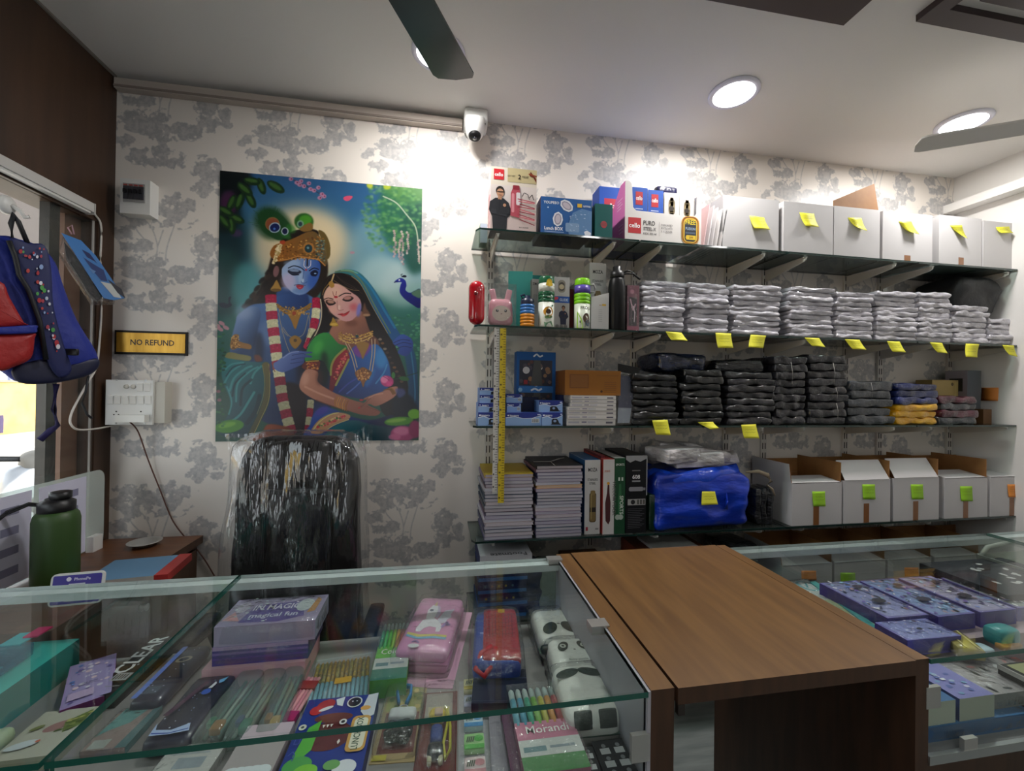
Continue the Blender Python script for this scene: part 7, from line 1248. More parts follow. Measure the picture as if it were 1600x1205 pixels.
t.location = (1.98, 1.04, ZP); part('basket_walls', q, t); part('basket_floor', MB().box(-.13, .003, 0, .13, .125, .003, mat('basket_white')), t); [part('basket_end', MB().prism([(s_ * .13, .003, 0), (s_ * .15, .003, .065), (s_ * .15, .125, .065), (s_ * .13, .125, 0)], (-s_ * .003, 0, 0), mat('basket_white')), t) for s_ in (-1, 1)]; part('handle', MB().tube([(-.13, .128, .05), (-.10, .128, .085), (0, .128, .098), (.10, .128, .085), (.13, .128, .05)], .007, mat('basket_white'), n=8), t)
# lower front goods
for i, (x, w, c_, tp) in enumerate([(.985, .082, 'c4c8b8', '4a74a8'), (1.080, .088, 'b8bcac', '8a88c4')]):
    o = carton('white_sided_box', f'white sided box with a {["blue", "lavender"][i]} printed lid behind the right front glass', 'box', (x, .685, Z0 + .030), w, .12, .045, c_, side='3c4c88', top=tp, group='white sided boxes'); k = face(o, 'top'); [k.ell(.1 + RNG.rand() * .8, .1 + RNG.rand() * .8, .05, RNG.choice(['7ca0c8', 'a8bcd8', '5c6ab0', 'c8c4e0']), .03) for i in range(16)]; k.rect(.3, .4, .12, .05, 'e8e8f0'); part('print', k, o)
o = carton('blue_film_box', 'blue wrapped box under the white sided boxes in the right counter', 'box', (1.08, .682, Z0), .28, .15, .0298, '1f5c94', side='1c4c80', top='2a6ca4'); film_over(o)
o = carton('red_film_box', 'dark red wrapped box right of the blue wrapped box', 'box', (1.33, .682, Z0), .20, .15, .03, '5c2420', side='4c1c18', top='6a2c28'); film_over(o)
o = carton('clear_goods_pack', 'clear pack with pink and white contents on the dark red box', 'pack', (1.24, .70, Z0 + .0302), .20, .12, .03, '8a8a88', side='6a6a6c', top='a09a9c'); k = face(o, 'top'); [k.ell(RNG.rand(), RNG.rand(), .08, RNG.choice(['c88a8c', '2c2c30', 'c8c8c8', '5c6a60']), .03, rot=RNG.rand() * 3) for i in range(14)]; part('print', k, o); film_over(o)
o = carton('patterned_tray', 'black edged tray with a greenish patterned top under the front glass', 'tray', (1.34, .665, .878), .30, .078, .02, '141414', side='0e0e0e', top='0e0e10', rz=0.0); o.location = (1.39, .672, .876); k = face(o, 'top'); k.rect(.05, .06, .9, .88, '9a9a6c'); [k.ell(.08 + RNG.rand() * .84, .1 + RNG.rand() * .8, .05, RNG.choice(['b4b47c', '7a8a58', 'a8a04c', 'c4c0a0']), .03, rot=RNG.rand() * 3) for i in range(30)]; part('print', k, o); part('rim', MB().box(-.153, 0, .012, -.15, .078, .022, M_steel), o)
carton('grey_support_box', 'grey box under the patterned tray at the right front glass', 'box', (1.42, .705, Z0 + .0605), .12, .13, 0.0, '3a3a3c') if False else None
# ================================================================== DESK, WALL FITTINGS, CHAIR, LEFT WINDOW
DZ = .875
t = thing('corner_desk', 'small brown wooden desk in the corner below the switchboard', 'desk', (-1.12, 1.60, 0))
part('desk_top', MB().box(-.178, -.36, DZ - .03, .170, .334, DZ, M_walnut_shade, top=mat('desk_walnut', '6a4428', .35, col2='553420', nscale=5, stretch=(1.2, 9, 9))), t, bevel=.0015)
part('carcass', MB().box(-.176, -.35, 0, .150, .33, DZ - .03, M_walnut_shade), t)
d_ = part('drawer_front', MB().box(.150, -.30, .66, .162, .30, .83, M_walnut_shade), t, bevel=.001); q = MB().lathe([(.0001, 0), (.012, 0), (.012, .006), (.007, .012), (.012, .02), (.0001, .024)], M_steel, n=14, axis='x', c=(.162, -.02, .76)); part('lock_knob', q, d_)
# green bottle
B_ = (-1.150, 1.515, DZ); R = .054; h = onY(88, 768, 1.515).z - DZ; M_gb = mat('olive_green', '2f4a1e', .45)
t = thing('green_bottle', 'large olive green water bottle with black lid and cord on the desk', 'bottle', B_)
part('body', MB().lathe([(R * .96, 0), (R, .004), (R, h * .70), (R * .93, h * .76), (R * .76, h * .80)], M_gb, n=36), t); lid = part('lid', MB().lathe([(R * .77, h * .795), (R * .79, h * .80), (R * .79, h * .89), (R * .60, h * .915), (R * .50, h * .93)], M_black, n=32), t)
part('flip_cap', MB().lathe([(R * .46, h * .93), (R * .48, h * .935), (R * .48, h * .995), (R * .40, h), (.0001, h)], M_black, n=24, c=(R * .18, 0, 0)), lid)
part('cord', MB().tube([(-R * .7, 0, h * .865), (-R * 1.2, -.01, h * .89), (-R * 1.9, -.03, h * .83), (-R * 2.4, -.05, h * .70), (-R * 2.5, -.055, h * .66)], .0035, M_black, n=6).tube([(-R * .7, 0, h * .85), (-R * 1.2, -.012, h * .87), (-R * 1.9, -.035, h * .80), (-R * 2.42, -.055, h * .67)], .0035, M_black, n=6), t)
# steel plate
t = thing('steel_plate', 'small round steel dish on the corner desk', 'dish', (onZ(226, 853, DZ).x, onZ(226, 853, DZ).y, DZ), mb=MB().lathe([(.0001, .001), (.030, .001), (.036, .003), (.042, .012), (.054, .016), (.055, .0175), (.053, .0178), (.041, .0145), (.034, .0055), (.0001, .0035)], M_steel, n=36))
# blue register book
c, w, d, a, u, v = quad((150, 906), (232, 896), (246, 872), (148, 884), DZ + .02); o = carton('register_book', 'blue covered register book with a red spine on the corner desk', 'book', (-1.02, 1.45, DZ), .22, .17, .022, 'c8c4bc', side='c4c0b8', top='5c84a4', rz=.12); part('spine', MB().box(.075, -.002, -.0005, .112, .172, .0235, mat('red_spine', 'a82824', .45)), o, 'red spine')
o.location = (onZ(195, 905, DZ + .02).x, onZ(195, 905, DZ + .02).y + .0, DZ)
# payment card stand (plain, without the square code)
p0 = onY(116, 943, 1.42); t = thing('payment_card_stand', 'small purple payment card stand with white edge in front of the green bottle', 'card stand', (onZ(116, 946, DZ).x, onZ(116, 946, DZ).y, DZ), .10)
w = .122; hh = .086; q = MB(); P = []
for cx_, cz_, a0 in ((w / 2 - .012, hh - .012, 0), (-w / 2 + .012, hh - .012, 90), (-w / 2 + .012, .012, 180), (w / 2 - .012, .012, 270)):
    for k_ in range(5): a_ = math.radians(a0 + 22.5 * k_); P.append((cx_ + .012 * math.cos(a_), .0, cz_ + .012 * math.sin(a_)))
q.prism(P, (0, .008, 0), M_wplastic); q.xf(Matrix.Rotation(-.18, 4, 'X')); part('card', q, t); k = Ink((-w / 2 + .005, 0, .005), (w - .010, 0, 0), (0, 0, hh - .010)); k.rr(0, 0, 1, 1, .06, '3c2c94'); k.ell(.32, .86, .075, 'e4e0f0'); k.text('PhonePe', .60, .80, .10, 'dcd8ec', maxw=.42); k.rect(.28, .08, .44, .12, 'b4b4c8'); k.rr(.33, .22, .34, .48, .02, 'c4c4d4'); k.xf(Matrix.Rotation(-.18, 4, 'X')); part('print', k, t); part('foot', MB().box(-.03, .0, 0, .03, .06, .004, M_wplastic), t)
# acrylic sheet stand
t = thing('acrylic_sheet_stand', 'frosted acrylic sheet holder with two printed pages leaning along the window', 'sheet holder', (-1.27, 1.5, DZ)); M_acr = glass_mat('acrylic', (.90, .95, .93), haze=.40, hazecol='e4ece8')
q = MB(); P = []; zt, zb = 1.168 - DZ, .005
y0, y1 = -.42, .372; r = .035
for cy_, cz_, a0 in ((y1 - r, zt - r, 0), (y0 + r, zt - r, 90), (y0 + r, zb + r, 180), (y1 - r, zb + r, 270)):
    for k_ in range(6): a_ = math.radians(a0 + 18 * k_); P.append((0, cy_ + r * math.cos(a_), cz_ + r * math.sin(a_)))
q.prism(P, (.005, 0, 0), M_acr); part('sheet', q, t)
for i, (ya, yb_) in enumerate([(.285, .10), (.075, -.14), (-.165, -.36)]):
    pg = part('page', MB().box(.0055, yb_, .008, .0062, ya, zt - .012, mat('page_paper', 'd2d2e6', .7)), t); k = Ink((.0063, yb_, .008), (0, ya - yb_, 0), (0, 0, zt - .02)); [k.rect(.55 - .38 * (j % 2), .78 - .22 * (j // 2), .26, .09, '8484a0') for j in range(8)]; part('print', k, pg)
ft = part('foot_clip', MB().box(.004, .29, 0, .028, .335, .055, M_wplastic), t, bevel=.004)
# distribution box
a, b_, c_ = onY(187, 279, WALL_Y), onY(247, 280, WALL_Y), onY(240, 338, WALL_Y)
t = thing('breaker_box', 'white circuit breaker box on the papered wall near the corner', 'breaker box', (-1.196, WALL_Y, 2.167)); part('housing', MB().box(-.052, -.052, 0, .052, 0, .137, M_wplastic), t, bevel=.004)
part('window_cover', MB().box(-.040, -.056, .045, .036, -.052, .118, mat('grey_plastic', '9a9a98', .4)), t, bevel=.002)
for i in range(4): x = -.029 + .018 * i; bk = part('breaker', MB().box(x - .008, -.060, .055, x + .008, -.056, .105, mat('breaker_dark', '3c3c42', .4)), t); part('toggle', MB().box(x - .005, -.067, .078, x + .005, -.060, .092, cols('1a1a1e')), bk)
for i in range(4): part('red_mark', MB().box(-.036 + .018 * i, -.0605, .108, -.024 + .018 * i, -.056, .112, cols('a84848')), t)
# no refund plate
a, b_ = onY(181, 516, WALL_Y), onY(294, 556, WALL_Y); w, hh = b_.x - a.x, a.z - b_.z
t = thing('no_refund_sign', 'brass NO REFUND sign plate with a black border on the papered wall', 'sign', ((a.x + b_.x) / 2, WALL_Y, b_.z)); part('back_plate', MB().box(-w / 2, -.006, 0, w / 2, 0, hh, cols('16120e')), t)
part('brass_face', MB().box(-w / 2 + .008, -.0085, .009, w / 2 - .008, -.006, hh - .009, mat('brass', 'c89a3c', .3, .6, col2='b4862c', nscale=8, stretch=(6, 1, 1))), t); k = Ink((-w / 2, -.0085, 0), (w, 0, 0), (0, 0, hh)); k.text('NO REFUND', .52, .40, .23, '1c1408', maxw=.60); part('lettering', k, t)
# switchboard
a, b_ = onY(168, 592, WALL_Y), onY(250, 662, WALL_Y); t = thing('switchboard', 'white switchboard with rows of switches and sockets beside the window', 'switchboard', (-1.20, WALL_Y, b_.z)); w, hh = .165, a.z - b_.z - .004
part('backing_box', MB().box(-w / 2 + .01, -.045, .006, w / 2 + .035, 0, hh - .006, mat('yellowed_white', 'c4c0b4', .5)), t, bevel=.003); part('face_plate', MB().box(-w / 2, -.055, 0, w / 2 - .002, -.045, hh, M_wplastic), t, bevel=.003)
for i in range(6): x = -.066 + .0255 * i + .002 * (i // 2); part('switch', MB().prism([(x - .010, -.055, .080), (x - .010, -.055, .115), (x - .010, -.060, .112), (x - .010, -.0565, .082)], (.020, 0, 0), mat('switch_white', 'e0dfda', .3)), t)
for i in range(2): x = .042 + .0255 * i - .006; part('switch', MB().prism([(x - .010, -.055, .132), (x - .010, -.055, .165), (x - .010, -.060, .162), (x - .010, -.0565, .134)], (.020, 0, 0), mat('switch_white')), t)
for i in range(2): k_ = part('indicator', MB().lathe([(.0001, -.060), (.008, -.059), (.0095, -.055)], mat('indicator_clear', 'c8c4b8', .15, coat=.6), n=16).xf(Matrix.Translation((-.012 + .024 * i, 0, .150)) @ Matrix.Rotation(PI / 2, 4, 'X') @ Matrix.Scale(-1, 4, (0, 0, 1)) @ Matrix.Translation((0, 0, 0))), t)
q = MB(); [q.lathe([(.0001, -.0555), (.0028, -.0555), (.0028, -.0545)], M_slot, n=8, axis='y', c=(x, 0, z)) for x, z in ((-.045, .052), (-.053, .040), (-.037, .040), (.040, .052))]; q.v = [(v[0], -abs(v[1]) if abs(v[1]) > .01 else v[1], v[2]) for v in q.v]; part('socket_holes', q, t)
q = MB(); [q.box(x - .003, -.0562, z - .003, x + .003, -.0549, z + .003, mat('screw_grey', '8a8a88', .3, .8)) for x, z in ((-.045, .176), (.055, .176), (-.045, .006), (.055, .006))]; part('screws', q, t)
part('plug_adaptor', MB().box(-.03, -.085, .012, .070, -.0565, .040, mat('adaptor_white', 'e0e0da', .35)), t, bevel=.004)
# cables
def cable(label, pts, r, m, name='cable'): P = [Vector(p) for p in pts]; return thing(name, label, 'cable', P[0], mb=MB().tube([p - P[0] for p in P], r, m, n=7))
def cr(P, k=6):
    P = [Vector(p) for p in P]; Q = [P[0]] + P + [P[-1]]; o = []
    for i in range(len(P) - 1):
        a, b, c, d = Q[i:i + 4]
        for j in range(k): s = j / k; o.append(.5 * (2 * b + (c - a) * s + (2 * a - 5 * b + 4 * c - d) * s * s + (3 * b - a - 3 * c + d) * s ** 3))
    return o + [P[-1]]
LXc = LEFT_X + .006
cable('white cable running from the window light batten down to the switchboard', cr([onX(x, y, LXc) for x, y in ((134, 318), (148, 335), (158, 354), (157, 410), (159, 470), (155, 540), (150, 575), (136, 600))] + [onX(112, 645, LXc + .02), onX(112, 665, LXc + .03), onX(130, 672, LXc + .03)] + [(-1.272, 1.91, onX(160, 664, LXc).z - .005), (-1.255, 1.90, b_.z + .02)]), .0035, mat('cable_white', 'cfcac2', .5))
cable('thin brown cable from the switchboard down to the desk and behind it', cr([(-1.185, 1.872, b_.z + .015), onY(216, 675, 1.90), onY(232, 720, 1.93), onY(250, 765, 1.94), onY(268, 810, 1.945), onY(286, 836, 1.945), onY(300, 850, 1.945), onY(318, 872, 1.945), onY(335, 900, 1.945)]), .0026, mat('cable_brown', '5c3a30', .5))
# light batten on the window head
t = thing('window_light_batten', 'long white tube light batten along the top of the side window', 'light', (LEFT_X, 1.2, 2.125)); part('channel', MB().box(0, -.75, .004, .030, .605, .036, mat('batten_white', 'c8c6c2', .4)), t, bevel=.003); part('diffuser', MB().box(.004, -.74, -.004, .026, .595, .004, mat('batten_diffuser', 'dcdcd8', .3)), t); part('end_cap', MB().box(-.0, .605, -.004, .031, .612, .037, mat('batten_cap', 'b4b2ae', .4)), t)
# security camera
p = onY(741, 172, 1.90); t = thing('security_camera', 'white dome security camera where the papered wall meets the ceiling', 'camera', (.137, 1.905, 2.655))
part('junction_box', MB().rbox(.105, .085, .078, .012, M_wplastic, (7, 6, 5), c=(.006, -.01, -.003)), t)
q = MB().lathe([(.0001, .05), (.040, .048), (.044, .02), (.042, -.005), (.036, -.028), (.026, -.042), (.0001, -.046)], M_wplastic, n=28); q.xf(Matrix.Translation((0, -.045, -.018)) @ Matrix.Rotation(.45, 4, 'X')); ball = part('dome', q, t)
q = MB().lathe([(.0275, -.036), (.025, -.045), (.017, -.050), (.0001, -.051)], cols('0a0a0c'), n=24); q.xf(Matrix.Translation((0, -.045, -.018)) @ Matrix.Rotation(-.28, 4, 'X')); ln = part('lens_face', q, ball); 
q = MB().lathe([(.009, -.0505), (.009, -.054), (.0001, -.054)], mat('lens_glass', '20242c', .05, coat=1), n=16); q.xf(Matrix.Translation((0, -.045, -.018)) @ Matrix.Rotation(-.28, 4, 'X')); part('lens', q, t)
for s_ in (-1, 1): part('screw', MB().lathe([(.004, 0), (.004, -.002), (.0001, -.002)], M_slot, n=10).xf(Matrix.Translation((.006 + s_ * .037, -.0532, .004)) @ Matrix.Rotation(PI / 2, 4, 'X') @ Matrix.Scale(-1, 4, (0, 0, 1))), t)
# poster
pimg = poster(); pmat = image_mat('poster_print', pimg, .30, .5); me = bpy.data.meshes.new('poster')
me.from_pydata([(0, 0, 0), (PX1 - PX0, 0, 0), (PX1 - PX0, 0, PZ1 - PZ0), (0, 0, PZ1 - PZ0)] + [(x, .003, z) for x, z in ((0, 0), (PX1 - PX0, 0), (PX1 - PX0, PZ1 - PZ0), (0, PZ1 - PZ0))], [], [(0, 1, 2, 3), (4, 7, 6, 5), (0, 3, 7, 4), (1, 5, 6, 2), (3, 2, 6, 7), (0, 4, 5, 1)])
uvl = me.uv_layers.new(name='uv'); uv = {0: (0, 0), 1: (1, 0), 2: (1, 1), 3: (0, 1), 4: (0, 0), 5: (1, 0), 6: (1, 1), 7: (0, 1)}
for l in me.loops: uvl.data[l.index].uv = uv[l.vertex_index]
me.materials.append(pmat); o = bpy.data.objects.new('poster', me); COL.objects.link(o); o.location = (PX0, WALL_Y - .0035, PZ0); tag(o, 'large painted poster of a blue-skinned man and a veiled woman by a lake', 'poster')
# ------------------------------------------------------------------ office chair in its plastic wrapping
M_lea = mat('black_leather', '0a0a0b', .38, bump=.25, bscale=45, coat=.12, spec=.3); CY = 1.62; t = thing('office_chair', 'black leather office chair still wrapped in clear plastic film behind the counter', 'chair', (-.485, CY, 0), -.03)
def pad(w0, w1, z0, z1, dth, c=(0, 0), m=M_lea, r=.04, seg=(10, 5, 14), nz=.0, nsc=9):
    q = MB().rbox(1.0, dth, z1 - z0, r, m, seg)
    def f(v):
        tz = v[2] / (z1 - z0); w_ = w0 + (w1 - w0) * tz; s_ = 1.0 if tz < .90 else 1 - .28 * ((tz - .90) / .1) ** 2.2; return (v[0] * w_ * s_ + c[0], v[1] + c[1] + .05 * (tz - .3) ** 2, v[2] + z0)
    q.v = [f(v) for v in q.v]
    if nz: q.v = [tuple(Vector(v) + mnoise.noise_vector(Vector(v) * nsc) * nz) for v in q.v]
    return q
bk = part('backrest', pad(.455, .375, .52, 1.315, .10), t)
part('headrest_panel', pad(.215, .20, 1.135, 1.305, .055, (.012, -.045), r=.024, nz=.003), bk); part('lumbar_panel', pad(.205, .20, .56, 1.128, .055, (.012, -.045), r=.024, nz=.010, nsc=14, seg=(10, 5, 20)), bk)
for s_ in (-1, 1): part('side_bolster', pad(.105, .085, .53, 1.25, .075, (s_ * .155 + .008, -.030), r=.033, nz=.006, nsc=12, seg=(7, 5, 20)), bk); part('seam_piping', MB().tube([(s_ * .108 + .012, -.068 + .05 * ((z - .52) / .8 - .3) ** 2, z) for z in np.arange(.58, 1.30, .03)], .0035, M_black, n=6), bk)
part('seat', MB().rbox(.50, .42, .12, .05, M_lea, (9, 9, 5), c=(0, -.165, .42)), t)
for s_ in (-1, 1): ar = part('armrest', MB().tube([(s_ * .235, .0, .50), (s_ * .275, -.02, .66), (s_ * .275, -.18, .68), (s_ * .27, -.28, .64), (s_ * .245, -.26, .50)], .018, M_black, n=8), t); part('armrest_pad', MB().rbox(.055, .22, .03, .013, M_lea, (5, 7, 4), c=(s_ * .275, -.11, .68)), ar)
part('gas_column', MB().lathe([(.028, .10), (.028, .30), (.05, .32), (.05, .42)], M_black, c=(0, -.12, 0), n=16), t)
for i in range(5): a_ = 2 * PI * i / 5; lg = part('leg', MB().tube([(0, -.12, .10), (.28 * math.cos(a_), -.12 + .26 * math.sin(a_), .065)], [.032, .018], M_black, n=8), t); part('caster', MB().lathe([(.0001, -.018), (.028, -.018), (.028, .018), (.0001, .018)], M_black, n=16, axis='x', c=(.28 * math.cos(a_), -.12 + .26 * math.sin(a_), .028)), lg)
q = pad(.50, .42, .50, 1.335, .17, (0, -.012), m=M_film, r=.05, seg=(22, 6, 30)); q.v = [tuple(Vector(v) + Vector((mnoise.noise(Vector((v[0] * 22, v[1] * 10, v[2] * 5))) * .012, mnoise.noise(Vector((v[0] * 26 + 5, v[1] * 10, v[2] * 4.5))) * .016, 0))) for v in q.v]
part('plastic_cover', q, t, 'wrinkled clear plastic film cover')
def fold(P, n=9, amp=.010):                             # loose corner of film
    q = MB(); A_, B_, C_, D_ = (Vector(p) for p in P); vs = []; fs = []
    for i in range(n + 1):
        for j in range(n + 1): p = A_.lerp(B_, i / n).lerp(D_.lerp(C_, i / n), j / n); vs.append(p + Vector((0, mnoise.noise(p * 28) * amp, mnoise.noise(p * 24 + Vector((4, 0, 0))) * amp * .5)))
    for i in range(n):
        for j in range(n): a = i * (n + 1) + j; fs.append((a, a + n + 1, a + n + 2, a + 1))
    return q.add(vs, fs, M_film, True)
cl = Vector((-.485, CY, 0)); W_ = lambda x, y, Y=CY - .02: onY(x, y, Y) - cl
part('film_corner', fold([W_(349, 678), W_(415, 676), W_(412, 735), W_(362, 728)]), t, 'loose left corner of the film'); part('film_corner', fold([W_(528, 680), W_(585, 662), W_(582, 690), W_(560, 740)]), t, 'loose right corner of the film'); part('film_corner', fold([W_(362, 728), W_(392, 735), W_(372, 880), W_(352, 830)], amp=.014), t, 'loose film at the left side')
# ------------------------------------------------------------------ things hanging at the window
def vplane(anchor, nrm):
    n = Vector(nrm).normalized(); a = Vector(anchor)
    def f(x, y, off=0.0):
        d = Vector(ray(x, y)); o = Vector(CAM); return o + d * (((a + n * off) - o).dot(n) / d.dot(n))
    return f, n
M_bagb = mat('bag_blue', '122684', .6, bump=.3, bscale=60); M_bagn = mat('bag_navy_print', '101a50', .6); M_bagr = mat('bag_red', '9c1c1c', .5, bump=.25, bscale=50); M_bagk = mat('bag_strap_black', '0c0e16', .6)
anchor = onX(60, 470, -1.17); f, n_ = vplane(anchor, (.82, -.57, 0))
t = thing('school_backpack', 'blue and red school backpack with a printed strap hanging at the side window', 'backpack', tuple(anchor)); L = lambda *P, off=0.0: [f(x, y, off) - anchor for x, y in P]
def bulge(P, depth, m, off=0.0, nr=5, front=.35):
    """closed outline swollen into a padded shape: front dome and back of real thickness"""
    O = Canvas.smooth(P, 4); n = len(O); cx_ = sum(p[0] for p in O) / n; cy_ = sum(p[1] for p in O) / n; q = MB(); vs = []; fs = []
    rings = [(1.0, -depth)] + [(1.0, -depth * .5)] + [(1 - .06 * (i ** 1.6) / 2, depth * front * (1 - (1 - i / nr) ** 2)) for i in range(nr)] + [(.45, depth * front * 1.02)]
    for s_, o_ in rings:
        for x, y in O: vs.append(f(cx_ + (x - cx_) * s_, cy_ + (y - cy_) * s_, off + o_) - anchor)
    m_ = len(rings)
    for i in range(m_ - 1):
        for k_ in range(n): fs.append((i * n + k_, i * n + (k_ + 1) % n, (i + 1) * n + (k_ + 1) % n, (i + 1) * n + k_))
    vs.append(f(cx_, cy_, off + depth * front * 1.05) - anchor); c_ = len(vs) - 1
    for k_ in range(n): fs.append(((m_ - 1) * n + k_, (m_ - 1) * n + (k_ + 1) % n, c_))
    fs.append(tuple(reversed(range(n)))); fs = [tuple(reversed(x)) for x in fs]
    return q.add(vs, fs, m, True)
part('bag_body', bulge([(-60, 380), (0, 368), (30, 374), (62, 385), (86, 410), (100, 450), (120, 500), (150, 550), (152, 575), (130, 588), (80, 598), (30, 597), (8, 585), (-20, 560), (-60, 500)], .10, M_bagb), t)
st = part('shoulder_strap', bulge([(16, 372), (44, 380), (70, 384), (80, 420), (84, 480), (100, 540), (112, 578), (92, 590), (72, 560), (62, 500), (44, 450), (30, 428), (24, 400)], .018, M_bagn, off=.045), t, 'navy strap printed with red, white and green motifs')
q = MB()
for i in range(210):
    x, y = 22 + RNG.rand() * 88, 385 + RNG.rand() * 190; lo_ = 24 + (y - 385) * .36; hi_ = 74 + (y - 385) * .14
    if not (lo_ + 5 < x < hi_ - 5): continue
    c_ = RNG.choice(['a82430', 'd8d8e4', 'c8ccd8', '4a9a48', 'b83c38', '8aa4d0', 'a4384c']); r_ = .8 + RNG.rand() * 2.6; q.poly([f(x + r_ * math.cos(-a_), y + r_ * math.sin(-a_) * 1.2, .0542 + .0002 * (i % 5)) - anchor for a_ in np.arange(0, 2 * PI, PI / 5)], pm(c_))
part('motifs', q, st)
part('strap_edge', MB().tube(L((14, 376), (24, 402), (30, 430), (44, 452), (62, 502), (72, 562), off=.056), .006, M_bagk, n=6), t)
part('red_pocket', bulge([(-60, 440), (0, 440), (15, 465), (38, 505), (42, 508), (0, 512), (-60, 512)], .03, M_bagr, off=.075), t); part('red_pocket', bulge([(-60, 522), (0, 522), (52, 520), (54, 530), (48, 560), (20, 574), (0, 580), (-60, 580)], .05, M_bagr, off=.075), t); part('blue_band', bulge([(-60, 511), (0, 511), (54, 508), (58, 514), (52, 521), (0, 523), (-60, 523)], .03, M_bagb, off=.09), t)
part('base_panel', bulge([(20, 575), (70, 560), (110, 570), (150, 560), (154, 574), (132, 589), (80, 599), (30, 598)], .03, mat('bag_base', '0e1434', .5), off=.03), t)
part('carry_loop', MB().tube(L((20, 378), (17, 350), (22, 334), (28, 345), (43, 380), off=.03), .006, M_bagk, n=8, flat=.5), t); part('webbing_strap', MB().tube(L((138, 588), (134, 612), (128, 630), (136, 648), (144, 654)), .0035, M_bagk, n=6, flat=.5), t); part('webbing_strap', MB().tube(L((88, 600), (84, 640), (90, 665), (80, 672), (62, 688)), [.008, .007, .007, .009, .009], mat('webbing_navy', '201c50', .6), n=6, flat=.35), t); part('buckle', MB().rbox(.035, .012, .022, .005, M_black, (4, 3, 4)).xf(Matrix.Translation(f(112, 556, .055) - anchor)), t)
hk = onX(10, 320, LEFT_X); t = thing('suction_hook', 'white round suction hook on the side window holding the backpack', 'hook', (LEFT_X + .0, hk.y, hk.z)); part('cup', MB().lathe([(.028, -.006), (.027, .004), (.018, .012), (.0001, .014)], M_wplastic, n=24, axis='x'), t); part('hook_arm', MB().tube([(.012, 0, 0), (.026, .012, -.012), (.03, .02, -.028), (.04, .024, -.024)], .006, M_wplastic, n=8), t)
# hanging toy pack
anc = onX(140, 415, -1.20); f2, n2 = vplane(anc, (.60, -.80, .15)); t = thing('hanging_toy_pack', 'clear hanging pack with a blue printed card below the window light', 'pack', tuple(anc)); G = lambda *P, off=0.0: [f2(x, y, off) - anc for x, y in P]
bkdir = -n2 * .004; part('card', MB().prism(G((96, 364), (127, 376), (150, 400), (195, 466), (178, 469), (162, 466)), bkdir, mat('toy_blue', '3c78b8', .35, coat=.4)), t, 'blue card'); q = MB()
for i, (P, c_) in enumerate([([(128, 390), (140, 396), (152, 412), (147, 408), (136, 402)], '1f2c5c'), ([(130, 402), (145, 412), (162, 422), (168, 440), (158, 438), (146, 424)], '24386c'), ([(138, 418), (150, 424), (146, 428)], '5c84b8'), ([(157, 440), (176, 444), (190, 466), (178, 464)], 'b8bcb8'), ([(168, 436), (190, 452), (196, 466), (184, 458)], '2c2c34')]): q.poly([f2(x, y, .0006 + .0002 * i) - anc for x, y in P][::-1], pm(c_))
part('print', q, t); part('toy_body', MB().prism(G((100, 378), (112, 392), (160, 463), (152, 470), (140, 460), (104, 402), off=-.02), -n2 * .03, cols('101014')), t, 'black toy edge'); part('blister_film', MB().prism(G((92, 392), (99, 366), (160, 466), (180, 470), (143, 471), off=-.006), -n2 * .05, M_filmthin), t); part('hang_loop', MB().tube(G((112, 366), (106, 356), (112, 352), (116, 366)), .0025, mat('loop_pink', 'b08a94', .4), n=6), t)
# ------------------------------------------------------------------ the street outside the window
st_ = MB().box(-30, -12, -.12, -1.44, 40, -.02, mat('street_asphalt', 'a49c94', .9, col2='8c8680', nscale=2)); struct('ground_street', st_)
wy = MB().box(-12.4, -10, -.02, -12.1, 40, 1.46, mat('yellow_render', 'e0c070', .9, col2='cca050', nscale=1.2, lo=.4, hi=.7)); o = thing('boundary_wall', 'sunlit yellow boundary wall across the street', 'wall', (0, 0, 0), mb=wy)
cp = part('coping', MB().box(-12.42, -10, 1.46, -12.08, 40, 1.52, cols('8a8478')), o)
for i in range(60): part('railing_block', MB().box(-12.3, 2 + .48 * i, 1.52, -12.2, 2.40 + .48 * i, 1.66, cols('8c90a8')), o)
q = MB(); [q.box(-9.2 + 1.6 * i, -10, -.02, -9.1 + 1.6 * i, 40, -.012, cols('c8c0b8')) for i in range(3)]; part('lane_lines', q, bpy.data.objects['ground_street'])
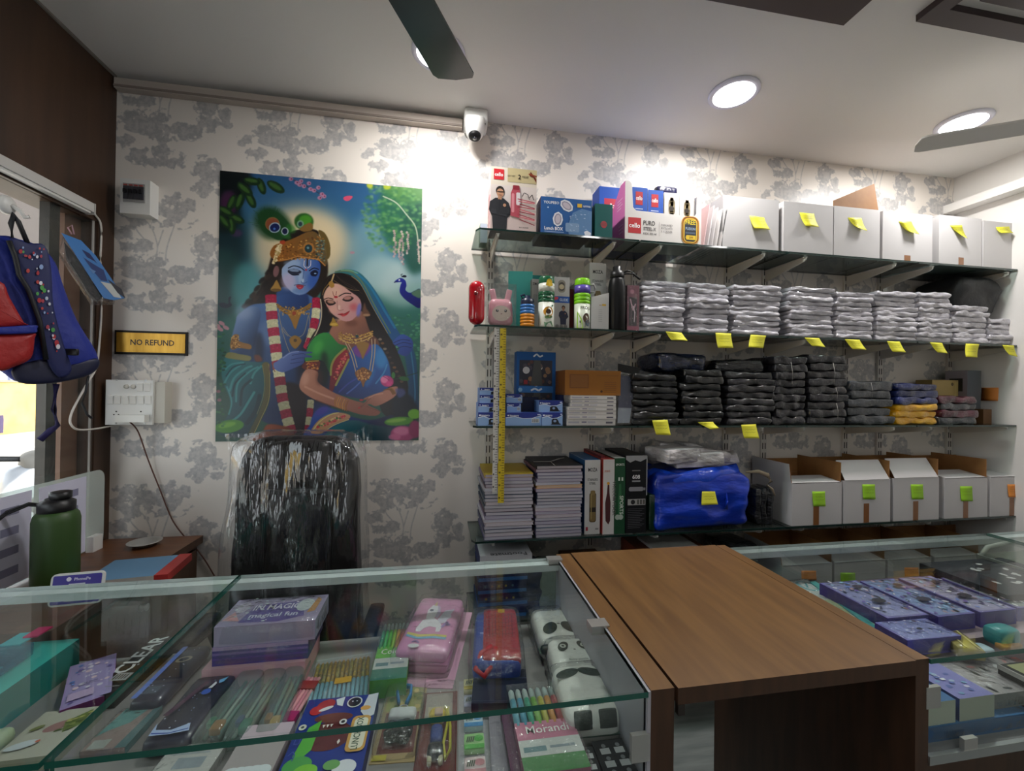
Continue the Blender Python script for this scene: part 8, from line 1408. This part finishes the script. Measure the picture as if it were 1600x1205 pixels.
aw = MB().prism([(-1.46, .2, 2.62), (-1.46, .2, 2.56), (-3.0, .2, 2.30), (-3.0, .2, 2.36)], (0, 5.2, 0), mat('awning_sheet', '8a807c', .7)); o = thing('awning', 'grey sheet awning outside above the side window', 'awning', (0, 0, 0), mb=aw); part('valance', MB().box(-3.02, .2, 2.02, -3.0, 5.4, 2.36, mat('valance_grey', '6c6864', .8)), o)
sc = onZ(58, 722, .95); M_sc, M_scg = mat('scooter_white', 'b8bcc4', .35, coat=.5), mat('scooter_grey', '5a5a5e', .5); t = thing('scooter', 'pale scooter with a grey instrument cover and mirror parked outside the window', 'scooter', (sc.x, sc.y, 0), .9)
part('apron', MB().rbox(.42, .20, .72, .09, M_sc, (7, 6, 8), c=(0, 0, .22), taper=.25), t); part('floorboard', MB().box(-.16, -.55, .25, .16, 0, .32, M_scg), t); part('body', MB().rbox(.36, .75, .38, .12, M_sc, (7, 8, 6), c=(0, -.85, .32)), t); part('seat', MB().rbox(.30, .70, .12, .05, M_scg, (6, 8, 4), c=(0, -.82, .70)), t); part('instrument_cover', MB().rbox(.17, .16, .13, .06, mat('cover_grey', '8a8680', .8), (7, 7, 6), c=(0, 0, .90), nz=.02, nsc=9), t)
hb = part('handlebar', MB().tube([(-.36, -.12, 1.0), (-.2, -.02, 1.0), (0, 0, .97), (.2, -.02, 1.0), (.36, -.12, 1.0)], .018, M_black, n=8), t)
for s_ in (-1, 1): mr = part('mirror', MB().rbox(.09, .02, .12, .0095, mat('mirror_purple', '6a4c80', .2, coat=.6), (5, 3, 6), c=(s_ * .20, -.02, 1.16)), t); part('mirror_stem', MB().tube([(s_ * .2, -.02, 1.0), (s_ * .23, -.02, 1.08), (s_ * .20, -.02, 1.17)], .006, M_black, n=6), mr)
for y in (.28, -1.05): part('wheel', MB().lathe([(.10, -.05), (.20, -.05), (.215, 0), (.20, .05), (.10, .05)], M_black, n=24, axis='x', c=(0, y, .215)), t)
part('front_mudguard', MB().rbox(.16, .34, .12, .055, M_sc, (5, 7, 4), c=(0, .26, .40)), t)
